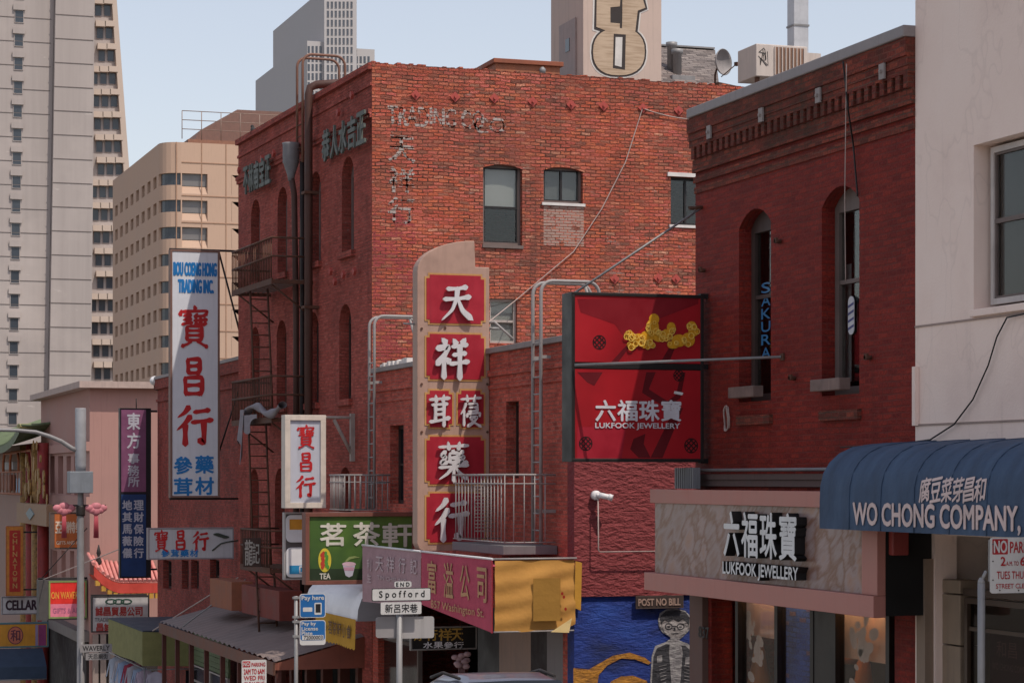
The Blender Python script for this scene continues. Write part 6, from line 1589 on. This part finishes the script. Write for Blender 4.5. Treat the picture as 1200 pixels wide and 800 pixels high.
# white barrel awning and yellow scalloped valance below the tea board
WA_ = Fr(12.6, 53.3, 0, R(-90))
wa = thing('barrel_awning', 'sunlit white barrel awning with a scalloped yellow valance below the tea board', 'awning', (13, 51, -3.1))
L5 = 4.9; pr5 = [(0, -3.10), (.02, -2.85), (.10, -2.62), (.25, -2.46), (.5, -2.37), (.9, -2.33), (1.38, -2.32)]
m_ = MB(WA_)
def aw5(u, v):
    k = v*(len(pr5)-1); i = min(int(k), len(pr5)-2); f = k-i
    return (u*L5, pr5[i][0]*(1-f)+pr5[i+1][0]*f+.01*math.sin(u*40), pr5[i][1]*(1-f)+pr5[i+1][1]*f)
m_.grid(aw5, 40, 18); m_.build('canvas', cloth('white_vinyl', 'ebe8e9', .05, .5), wa)
MB(WA_).prism(pr5+[(1.38, -3.1)], L5-.01, L5, 0, axis='x').build('end_panel', cloth('grey_vinyl_end', '8a8688', .06), wa)
m_ = MB(WA_); m_.grid(lambda u, v: (1.2+3.68*u, -.03-.04*v*math.sin(9*u), -3.06-(.62+.05*abs(math.sin(u*50)))*v), 60, 5); m_.build('valance', cloth('ochre_valance', 'b98a2e', .08), wa)
m_ = MB(WA_)
for k, ch in enumerate('茗茶軒小食'): m_.text(ch, 2.6+k*.42, 2.95+k*.42, -3.5, -3.2, -.075, .002, 0, .02)
m_.text('DIM SUM', 1.5, 2.4, -3.45, -3.33, -.075, .002, 0, .02)
m_.build('valance_lettering', paint('brown_print', '5a3a1c', .7), wa)

# blue-grey awning at far left
la = thing('awning', 'small slate blue shop awning below the amber sign with the pink seal', 'awning', (12.6, 109, -9))
FA = Fr(0, 107.5, 0, 0); q = FA.rect(-20, 54, 762, 796)
m_ = MB(FA); m_.grid(lambda u, v: (q[0]+(q[1]-q[0])*u, 1.4-1.6*v**.8, q[3]-(q[3]-q[2])*.55*v), 14, 6); m_.box(q[0], q[1], -.22, -.2, q[2], q[3]-(q[3]-q[2])*.55)
m_.build('canvas', cloth('slate_blue_cloth', '3a4658', .1), la); MB(FA).tube([(q[0], -.24, q[2]+.02), (q[1], -.24, q[2]+.02)], .03, 6).build('front_bar', GREY_STEEL, la)

# red tiled eave with gold ends on the pink building
ev = thing('tiled_eave', 'upturned red and pink tiled eave with gold ends on the pink building', 'eave', (15, 98.5, -5))
EV = Fr(0, 97.2, 0, 0); e0 = EV.hit(110, 662); e1 = EV.hit(186, 672)
def eav(u, v):
    x = e0[0]+(e1[0]-e0[0])*u; up = .75*max(0, 1-u*2.2)**2; return (x, 0+1.75*v, e1[1]-.35+up*(1-.5*v)+.75*v)
m_ = MB(EV); m_.grid(eav, 24, 6)
for k in range(15): u = k/14; m_.tube([Vector(eav(u, j/5))+Vector((0, 0, .05)) for j in range(6)], .085, 6)
m_.build('roof_tiles', paint('rose_tiles', 'c98078', .6, var=.15), ev)
m_ = MB(EV); m_.grid(lambda u, v: tuple(Vector(eav(u, 0))+Vector((0, -.03, -.03-.42*v))), 24, 1); m_.grid(lambda u, v: tuple(Vector(eav(u, 0))+Vector((0, 1.7*v, -.42))), 24, 1); m_.build('fascia_board', paint('vermilion_board', 'bb4438', .5), ev)
m_ = MB(EV)
for k in range(11): p = Vector(eav(.06+k*.092, 0)); m_.box(p.x-.09, p.x+.09, -.02, .25, p.z-.68, p.z-.46)
m_.each('bracket_end', paint('gold_bracket', 'b98a3a', .5), ev)
m_ = MB(EV); p = Vector(eav(.12, .5)); m_.lathe((p.x, p.y, p.z), [(.1, 0), (.14, .2), (.05, .4), (.1, .55), (.02, .9)], 8); m_.build('finial', DARK_IRON, ev)

# ------------------------------------------------------------------ street furniture
KX = 9.35
def at_kerb(px): t = math.tan(math.atan((px-600)/FPX)+YAW); return KX/t
yl = at_kerb(94.5)
sl = thing('street_lamp', 'tall grey street lamp with a curved arm, a cylinder top and a grey cabinet', 'street lamp', (KX, yl, gz(yl)))
LF = Fr(KX, yl, 0, 0)
def lz(py): return LF.hit(94, py)[1]
pole_m = paint('grey_painted_pole', '827e7e', .5)
MB(LF).lathe((0, 0, 0), [(.2, gz(yl)), (.2, gz(yl)+.5), (.115, gz(yl)+.6), (.10, lz(600)), (.085, lz(578)), (.085, lz(545))], 16).build('pole', pole_m, sl)
MB(LF).lathe((0, 0, 0), [(.145, lz(552)), (.16, lz(545)), (.16, lz(479)), (.15, lz(478))], 18).build('antenna_canister', paint('light_grey_canister', '969598', .5), sl)
q = LF.rect(80, 107.5, 552, 577.5); MB(LF).box(q[0], q[1], -.3, .28, q[2], q[3]).build('cabinet', paint('mid_grey_cabinet', '7c8086', .5), sl, bevel=.02)
MB(LF).lathe((0, 0, 0), [(.13, lz(604)), (.13, lz(602)), (.13, lz(594)), (.12, lz(592))], 12).build('collar', DARK_IRON, sl)
arm = [LF.hit(*p) for p in ((92, 528), (84, 525), (72, 517), (58, 511), (42, 506), (20, 504), (-8, 503.5), (-30, 505))]
MB(LF).tube([(x, 0, z) for x, z in arm], .065, 10, taper=[1.15, 1.1, 1, .95, .9, .85, .8, .8]).build('arm', pole_m, sl)
x, z = LF.hit(-36, 506); m_ = MB(LF); ell(m_, (x-.2, 0, z), .45, .18, .11); m_.build('lamp_head', pole_m, sl)
m_ = MB(LF); zz = lz(592); m_.tube([LF.hit(62, 590)[0:1]+(0, zz), LF.hit(124, 590)[0:1]+(0, zz)], .03, 6); m_.build('cross_bar', DARK_IRON, sl)
m_ = MB(LF)
zz = gz(yl)+1
while zz < lz(610): m_.box(-.112, -.09, -.03, .03, zz, zz+.08); zz += 1.1
m_.each('strap', GREY_STEEL, sl)
for k, cxp in enumerate((75, 112.5)):
    cx, cz = LF.hit(cxp, 597)
    kn = thing('knot_ornament', ('pink-red knot ornament hanging in front of the orange sign, beside the lamp pole', 'pink-red knot ornament hanging against the pink wall, beside the lamp pole')[k], 'ornament', (KX+cx, yl, LF.hit(cxp, 628)[1]), 0, 'knot ornaments on the street lamp')
    m_ = MB(LF)
    for dx, dz, rx, rz in ((-.2, .05, .13, .11), (.2, .05, .13, .11), (0, .1, .16, .12), (0, -.05, .14, .12), (-.12, -.02, .12, .1), (.12, -.02, .12, .1)):
        ell(m_, (cx+dx, -.02+dx*.1, cz+dz), rx, .06, rz)
    m_.build('knot', paint('faded_rose_knot', 'c0747c', .5, var=.1), kn)
    m_ = MB(LF)
    for dx in (-.05, .0, .05): m_.tube([(cx+dx*.6, -.01, cz-.1), (cx+dx, -.01, LF.hit(cxp, 630)[1])], .03, 5)
    m_.build('tassel', paint('rose_tassel', 'a8444e', .6), kn)
    m_ = MB(LF).tube([(cx, 0, cz+.15), (cx, 0, lz(592))], .012, 4); m_.build('cord', RED_LET, kn)

class POST:
    def __init__(s, name, label, px, py_top, r=.035, m=None, x=None, cat='street sign'):
        s.y = at_kerb(px) if x is None else x[1]; s.x = KX if x is None else x[0]
        s.fr = Fr(0, s.y, 0, 0); s.root = thing(name, label, cat, (s.x, s.y, gz(s.y)))
        s.zt = s.fr.hit(px, py_top)[1]; xx = s.fr.hit(px, py_top)[0]; s.cx = xx
        MB(s.fr).tube([(xx, 0, gz(s.y)-.05), (xx, 0, s.zt)], r, 10).build('pole', m or GREY_STEEL, s.root)
    def plate(s, px0, px1, py0, py1, mat, name, y=-.05, rad=.03, t=.012):
        a, b, c, d = s.fr.rect(px0, px1, py0, py1, 0); return MB(s.fr).prism(rrect(a, b, c, d, rad), y-t, y).build(name, mat, s.root)
    def text(s, mb, body, px0, px1, py0, py1, y=-.0625, bold=.03, keep=None):
        a, b, c, d = s.fr.rect(px0, px1, py0, py1, 0); mb.text(body, a, b, c, d, y, .0015, 0, bold, 0, keep)
sgn_w = paint('street_sign_white', 'c3bfbc', .5, var=.05); sgn_b = paint('street_sign_black', '1c1a1a', .5, streak=0); sgn_red = paint('street_sign_red', 'a5232a', .5, streak=0)
SP = POST('street_name_sign', 'post of white street name plates reading END Spofford, with two blank sign backs below', 468, 716, .045)
SP.plate(461, 481, 680.5, 687.5, sgn_w, 'end_plate'); SP.plate(434.5, 503.5, 688.5, 703.5, sgn_b, 'name_plate_rim', rad=.02); SP.plate(435.2, 502.8, 689.3, 702.7, sgn_w, 'name_plate', y=-.0622, t=.002, rad=.02); SP.plate(445, 492.5, 704.8, 719, sgn_w, 'chinese_plate', rad=.02)
m_ = MB(SP.fr); SP.text(m_, 'E N D', 463, 478.5, 681.8, 686.3); SP.text(m_, 'S p o f f o r d', 443, 496, 691.5, 701.5, y=-.0645, bold=.02)
SP.text(m_, '新呂宋巷', 450, 488, 707, 717, bold=.012)
m_.build('lettering', sgn_b, SP.root)
sb_m = paint('grey_sign_back', '8d8786', .6, var=.06)
SP.plate(441.5, 467, 722.5, 747, sb_m, 'sign_back', y=.06, rad=.04); a, b, c, d = SP.fr.rect(455, 510.5, 722.5, 748, 0); MB(SP.fr).prism(rrect(a, b, c, d, .04), .08, .092).build('sign_back', paint('pale_grey_sign_back', 'a19c9b', .6, var=.05), SP.root)
PY = POST('parking_payment_sign', 'blue pay here sign above a pay by license plate sign on one thin post', 347, 698, .035)
blu = paint('parking_blue', '1f5f9a', .45, var=.05); 
for nm, p in (('upper_plate', (350.3, 380.6, 695, 723)), ('lower_plate', (350.3, 380.6, 726, 755))):
    PY.plate(*p, sgn_w, nm, rad=.05); PY.plate(p[0]+.8, p[1]-.8, p[2]+.8, p[3]-.8 if nm[0] == 'u' else 749.5, blu, nm+'_face', y=-.0622, t=.002, rad=.045)
m_ = MB(PY.fr); PY.text(m_, 'Pay here', 352.5, 378.5, 697.2, 703.8, y=-.0645); PY.text(m_, 'Pay by', 352.5, 369, 728, 733, y=-.0645); PY.text(m_, 'License', 352.5, 371.5, 733.6, 738, y=-.0645); PY.text(m_, 'Plate', 352.5, 365, 739, 743.5, y=-.0645)
m_.build('white_lettering', sgn_w, PY.root)
m_ = MB(PY.fr); q = PY.fr.rect(367.5, 376, 705.5, 719.5); m_.prism(rrect(*q, .02), -.066, -.0645); q = PY.fr.rect(354, 365, 711, 716); m_.prism(rrect(*q, .01), -.066, -.0645); q = PY.fr.rect(353, 378, 743.5, 749); m_.prism(rrect(*q, .01), -.0665, -.0645); m_.build('pictogram', sgn_w, PY.root)
m_ = MB(PY.fr); q = PY.fr.rect(368.8, 374.7, 707, 717); m_.box(q[0], q[1], -.068, -.066, q[2], q[3]); m_.build('phone_screen', sgn_b, PY.root)
m_ = MB(PY.fr); PY.text(m_, '72000003', 355, 377, 744, 748.3, y=-.068, bold=.02); m_.build('number', sgn_b, PY.root)
m_ = MB(PY.fr)
for py in (700, 722.5, 728, 745): z = PY.fr.hit(347, py)[1]; m_.box(PY.cx-.06, PY.cx+.2, -.048, .045, z-.02, z+.02)
m_.each('clamp', GREY_STEEL, PY.root)
NP = POST('no_parking_sign', 'small white and red no parking sign below the front edge of the corrugated awning', 297, 778, .03)
NP.plate(282.5, 311.5, 772.5, 815, sgn_w, 'plate', rad=.03); NP.plate(283.5, 292.5, 774, 781, sgn_red, 'red_block', y=-.0622, t=.002, rad=.01)
m_ = MB(NP.fr); NP.text(m_, 'PARKING', 294, 310, 775.5, 780); NP.text(m_, '2AM TO 6AM', 285, 309, 783, 789); NP.text(m_, 'WED FRI', 285, 309, 791, 796); NP.text(m_, 'CLEANING', 285, 309, 798, 802); m_.build('lettering', sgn_red, NP.root)
m_ = MB(NP.fr); NP.text(m_, 'NO', 284.5, 291.5, 775.3, 779.8, y=-.0645); m_.build('white_lettering', sgn_w, NP.root)
NR = POST('no_parking_sign', 'large white and red no parking sign on a grey post under the blue awning', 1150, 683, .04, x=(12.3, 12.3/math.tan(math.atan(550/FPX)+YAW)))
NRm = sgn_w; NR.plate(1157, 1222, 629, 694, sgn_w, 'plate', rad=.03, t=.01); NR.plate(1159.5, 1177.5, 631, 649, sgn_red, 'red_block', y=-.0602, t=.002, rad=.01)
m_ = MB(NR.fr); NR.text(m_, 'PARKING', 1180, 1217, 634, 647, bold=.02); NR.text(m_, '2', 1169, 1174.5, 652, 662); NR.text(m_, 'A.M. TO', 1175.5, 1190, 657, 662, bold=.01); NR.text(m_, '6', 1192, 1197.5, 652, 662); NR.text(m_, 'A.M.', 1199, 1210, 657, 662, bold=.01); NR.text(m_, 'TUES THURS SAT', 1164.5, 1217, 668.5, 677.5, bold=.01); NR.text(m_, 'STREET CLEANING', 1163.5, 1217, 683, 688.5, bold=.01); m_.build('lettering', sgn_red, NR.root)
m_ = MB(NR.fr); NR.text(m_, 'NO', 1161, 1176, 633, 647, y=-.0645); m_.build('white_lettering', sgn_w, NR.root)
m_ = MB(NR.fr); z1_ = NR.fr.hit(1150, 672)[1]; m_.lathe((NR.cx, 0, NR.zt-.03), [(.036, 0), (.038, .05), (.02, .09)], 10); m_.tube([(NR.cx, 0, NR.zt+.02), (NR.cx+.04, -.03, NR.zt+.13)], .018, 8); a = NR.fr.hit(1156.5, 650)[0]; m_.box(a-.005, a+.03, -.05, -.035, NR.zt+.02, NR.fr.hit(1150, 632)[1])
m_.each('bracket', GREY_STEEL, NR.root)
m_ = MB(NR.fr)
for px, py in ((1160, 637), (1160, 657), (1160, 679), (1168, 691), (1190, 691)): x, z = NR.fr.hit(px, py); m_.lathe((x, -.068, z), [(.007, 0), (.007, .008)], 8, axis='y')
m_.each('bolt', DARK_IRON, NR.root)
WV = POST('street_name_sign', 'pair of small dull street name plates on a bracket beside the lamp post', 96, 752, .02, x=(KX, yl-.2))
WV.plate(93.5, 131, 754, 763.5, sb_m, 'upper_plate', rad=.02); WV.plate(100, 129, 764.5, 772.5, sb_m, 'lower_plate', rad=.02)
m_ = MB(WV.fr); WV.text(m_, 'WAVERLY', 96.5, 128, 756, 761.5); WV.text(m_, '天后廟街', 103, 126, 765.3, 771.5, bold=.015); m_.build('lettering', paint('dark_grey_letters', '2e2b2b', .6), WV.root)

# globe lamp and hanging ornament
gx, gzv = Fr(0, 82).hit(181, 446); gl = thing('globe_lamp', 'small round white lamp at the roof corner of the plain brick building', 'lamp', (gx, 82, gzv-.25))
m_ = MB(WORLD); m_.lathe((gx, 82, gzv), [(.001, -.17), (.1, -.14), (.165, -.05), (.17, .03), (.12, .12), (.001, .17)], 16); m_.build('globe', WHITE, gl); MB(WORLD).tube([(gx, 82, gzv-.15), (gx, 82, gzv-.3), (14.1, 81.8, gzv-.35)], .03, 6).build('bracket', DARK_IRON, gl)
hx_, hz_ = Fr(0, 43.5).hit(541, 765); ho = thing('hanging_ornament', 'pinkish tasselled ornament hanging in the dark entrance under the black sign', 'ornament', (hx_, 43.5, hz_-.5))
m_ = MB(WORLD)
for k in range(9): t = k*.7; ell(m_, (hx_+.12*math.cos(t*2.1), 43.5+.05*math.sin(t), hz_-.02-.03*k), .08, .05, .06, n=6)
m_.build('blossoms', paint('dusty_pink_paper', 'a88a8a', .8), ho); m_ = MB(WORLD)
for k in range(5): m_.tube([(hx_-.06+k*.03, 43.5, hz_-.25), (hx_-.05+k*.025, 43.5, hz_-.6)], .012, 4)
m_.build('tassel', paint('faded_pink_tassel', '8a6a6a', .8), ho); MB(WORLD).tube([(hx_, 43.5, hz_+.05), (hx_, 43.5, -2.6)], .006, 4).build('cord', DARK_IRON, ho)

# ------------------------------------------------------------------ cables
def cable(label, pts, r=.012, m=None, sag=0, n=16):
    P = []
    for a, b in zip(pts, pts[1:]):
        a, b = Vector(a), Vector(b)
        for i in range(n): f = i/n; p = a.lerp(b, f); p.z -= sag*4*f*(1-f); P.append(p)
    P.append(Vector(pts[-1])); return tag(MB(WORLD).tube(P, r, 6).build('cable', m or BLACK), label, 'cable')
def bw(px, py, v=-.05): x, z = BW.hit(px, py, v); return BW.w(x, v, z)
def lkp(px, py, v): x, z = LK.hit(px, py, v); return LK.w(x, v, z)
def crp(px, py, v): x, z = CR.hit(px, py, v); return CR.w(x, v, z)
pal = paint('pale_cable', 'b09c94', .7, streak=0)
cable('thin pale cable hanging down the weathered brick wall from a red tie plate', [bw(753, 127), bw(733, 190), bw(705, 245), bw(672, 295), bw(604, 352), TX.w(TX.hit(573, 378)[0], .1, TX.hit(573, 378)[1])], .012, pal)
cable('short pale cable along the top of the weathered brick wall to the brick cornice', [bw(753, 127), bw(812, 140)], .012, pal, .05)
cable('black cable dropping from the cornice past the arched window with the striped sticker', [lkp(988, 72, -.36), lkp(994, 130, -.3), lkp(1000, 170, -.05), lkp(1005, 230, -.04)], .012)
cable('thin cable hanging straight down before the arched window with the striped sticker', [lkp(992, 75, -.36), lkp(990, 230, -.2), lkp(991, 330, -.04)], .007, pal)
cable('black cable looping from the cream wall down to the blue awning', [crp(1200+8, 366, -.04), crp(1180, 372, -.05), crp(1168, 395, -.05), crp(1158, 428, -.05), crp(1140, 468, -.05), crp(1118, 497, -.06), crp(1090, 515, -.06), crp(1045, 521, -.15), lkp(985, 524, -.3)], .010)
loop = [(.09*math.cos(t*6.283/20), -.04-.01*math.sin(t), .17*math.sin(t*6.283/20)) for t in range(21)]
lx, lz_ = LK.hit(855, 490)
m_ = MB(LK)
for k in range(3): m_.tube([(lx+p[0]*(1-.1*k), p[1]-.012*k, lz_+p[2]*(1+.06*k)) for p in loop[:-1]], .008, 5, closed=True)
tag(m_.build('cord_coil', pal), 'small coil of pale cord hung on the dark red wall below the blue-lettered window', 'cord')
m_ = [OB.w(OB.hit(222, 712)[0]+.0, -2.2, OB.hit(222, 712)[1])]
cable('thin stay running from the brick front down to the yellow-green awning', [OB.w(OBL-1.2, -.02, -2.9), (11.9, 72.5, -5.0)], .02, pal)
cable('thin wire across the street front beyond the lamp post', [OW.fr.w(OW.x0+.2, .3, OW.z1), (13.4, 84, -2.4)], .02, pal)

# ------------------------------------------------------------------ parked car, only its roof in the picture
CX, CY = 7.95, 24.6
car = thing('parked_car', 'grey parked car, only its roof and upper windows showing at the bottom edge', 'car', (CX, CY, gz(CY)-.27))
pit = math.atan(-.095)
car.rotation_euler = (pit, 0, 0); WM[car] = Matrix.Translation(car.location) @ Matrix.Rotation(pit, 4, 'X')
CM = Fr(0, 0); CM.M = WM[car]; CM.I = CM.M.inverted()
cpaint = NT('grey_car_paint'); cpaint.p.inputs['Base Color'].default_value = srgb('6f6f7a'); cpaint.p.inputs['Metallic'].default_value = .55; cpaint.p.inputs['Roughness'].default_value = .32; cpaint.p.inputs['Coat Weight'].default_value = .6
cpaint = cpaint.m; cglass = dark_glass('car_glass', '14171a', .05)
def sect(y):
    """half width and heights of the body along its length (y from rear -2.2 to front 2.2)"""
    w_ = .90-.10*abs(y/2.2)**3; return w_
top_pts = [(-2.2, .62), (-2.12, .95), (-1.75, 1.02), (-1.45, 1.05), (-.95, 1.42), (-.5, 1.49), (.15, 1.50), (.6, 1.42), (1.15, 1.05), (1.7, .93), (2.1, .80), (2.2, .58)]
top_pts = [(a, b*1.14) for a, b in top_pts]
def topz(y):
    for (a, za), (b, zb2) in zip(top_pts, top_pts[1:]):
        if a <= y <= b: f = (y-a)/(b-a); f = f*f*(3-2*f)*.4+f*.6; return za+(zb2-za)*f
    return .6
m_ = MB(CM)
def carsurf(u, v):
    y = -2.2+4.4*u; w_ = sect(y); zt_ = topz(y); belt = min(zt_, 1.12)
    s_ = [(w_*.92, .22), (w_, .45), (w_*1.0, .7), (w_*.97, belt*.97)]
    inw = max(0, (zt_-belt)); s_ += [(w_*.97-.36*inw, belt+inw*.72), (w_*.97-.50*inw-.06*(inw > .02), belt+inw*.95), (w_*.5, zt_+.012), (0, zt_+.02)]
    full = s_+[(-a, b) for a, b in s_[-2::-1]]
    k = v*(len(full)-1); i = min(int(k), len(full)-2); f = k-i
    return (full[i][0]*(1-f)+full[i+1][0]*f, y, full[i][1]*(1-f)+full[i+1][1]*f)
m_.grid(carsurf, 48, 42); m_.build('body', cpaint, car)
def cpane(pts, nm):
    m_ = MB(CM); m_.quad(pts); return m_.build(nm, cglass, car)
def on(u_y, frac, sgn, out=.012):
    y = u_y; w_ = sect(y); zt_ = topz(y); inw = max(0, zt_-1.12); z = 1.12+inw*frac
    return (sgn*(w_*.97-.36*inw*(frac/.72)+out), y, z)
for sgn in (-1, 1):
    for ya, yb, nm in ((-1.2, -.18, 'side_window'), (-.1, .85, 'side_window')):
        fa_ = .75
        P = [on(ya+.02, .06, sgn), on((ya+yb)/2, .06, sgn), on(yb-.02, .06, sgn), on(min(yb-.02, .45), fa_, sgn), on((max(ya, -.8)+min(yb, .45))/2, fa_, sgn), on(max(ya+.02, -.80), fa_, sgn)]
        cpane(P, nm)
def gl_(y0, y1, nm):
    m_ = MB(CM)
    def f(u, v): y = y0+(y1-y0)*v; hw = sect(y)*.97-.5*max(0, topz(y)-1.12)-.10; return ((2*u-1)*hw, y, topz(y)+.022-.01*abs(2*u-1))
    m_.grid(f, 8, 8); m_.build(nm, cglass, car)
gl_(-1.38, -.98, 'rear_window'); gl_(.66, 1.1, 'windscreen')
for sx in (-1, 1):
    for y in (-1.35, 1.38):
        w_ = MB(CM).lathe((sx*.78, y, .33), [(.2, -.11), (.32, -.10), (.33, -.06), (.33, .06), (.32, .10), (.2, .11)], 24, axis='x').build('wheel', paint('tyre_rubber', '1a1918', .9), car)
        MB(CM).lathe((sx*.80, y, .33), [(.2, -.10), (.2, .10)], 20, axis='x').build('rim', GREY_STEEL, w_)
    MB(CM).box(sx*.55, sx*.82, -2.21, -2.12, .68, .86).build('tail_light', paint('red_lens', '8a1a18', .2), car); MB(CM).box(sx*.5, sx*.8, 2.08, 2.2, .6, .74).build('headlight', paint('clear_lens', 'b8b8b8', .1), car)
    m_ = MB(CM); ell(m_, (sx*.98, .75, 1.16), .1, .06, .07); m_.build('mirror', cpaint, car)
    MB(CM).tube([(sx*.55, .35, 1.69), (sx*.57, -.2, 1.735), (sx*.55, -.75, 1.66)], .018, 6).build('roof_rail', DARK_IRON, car)
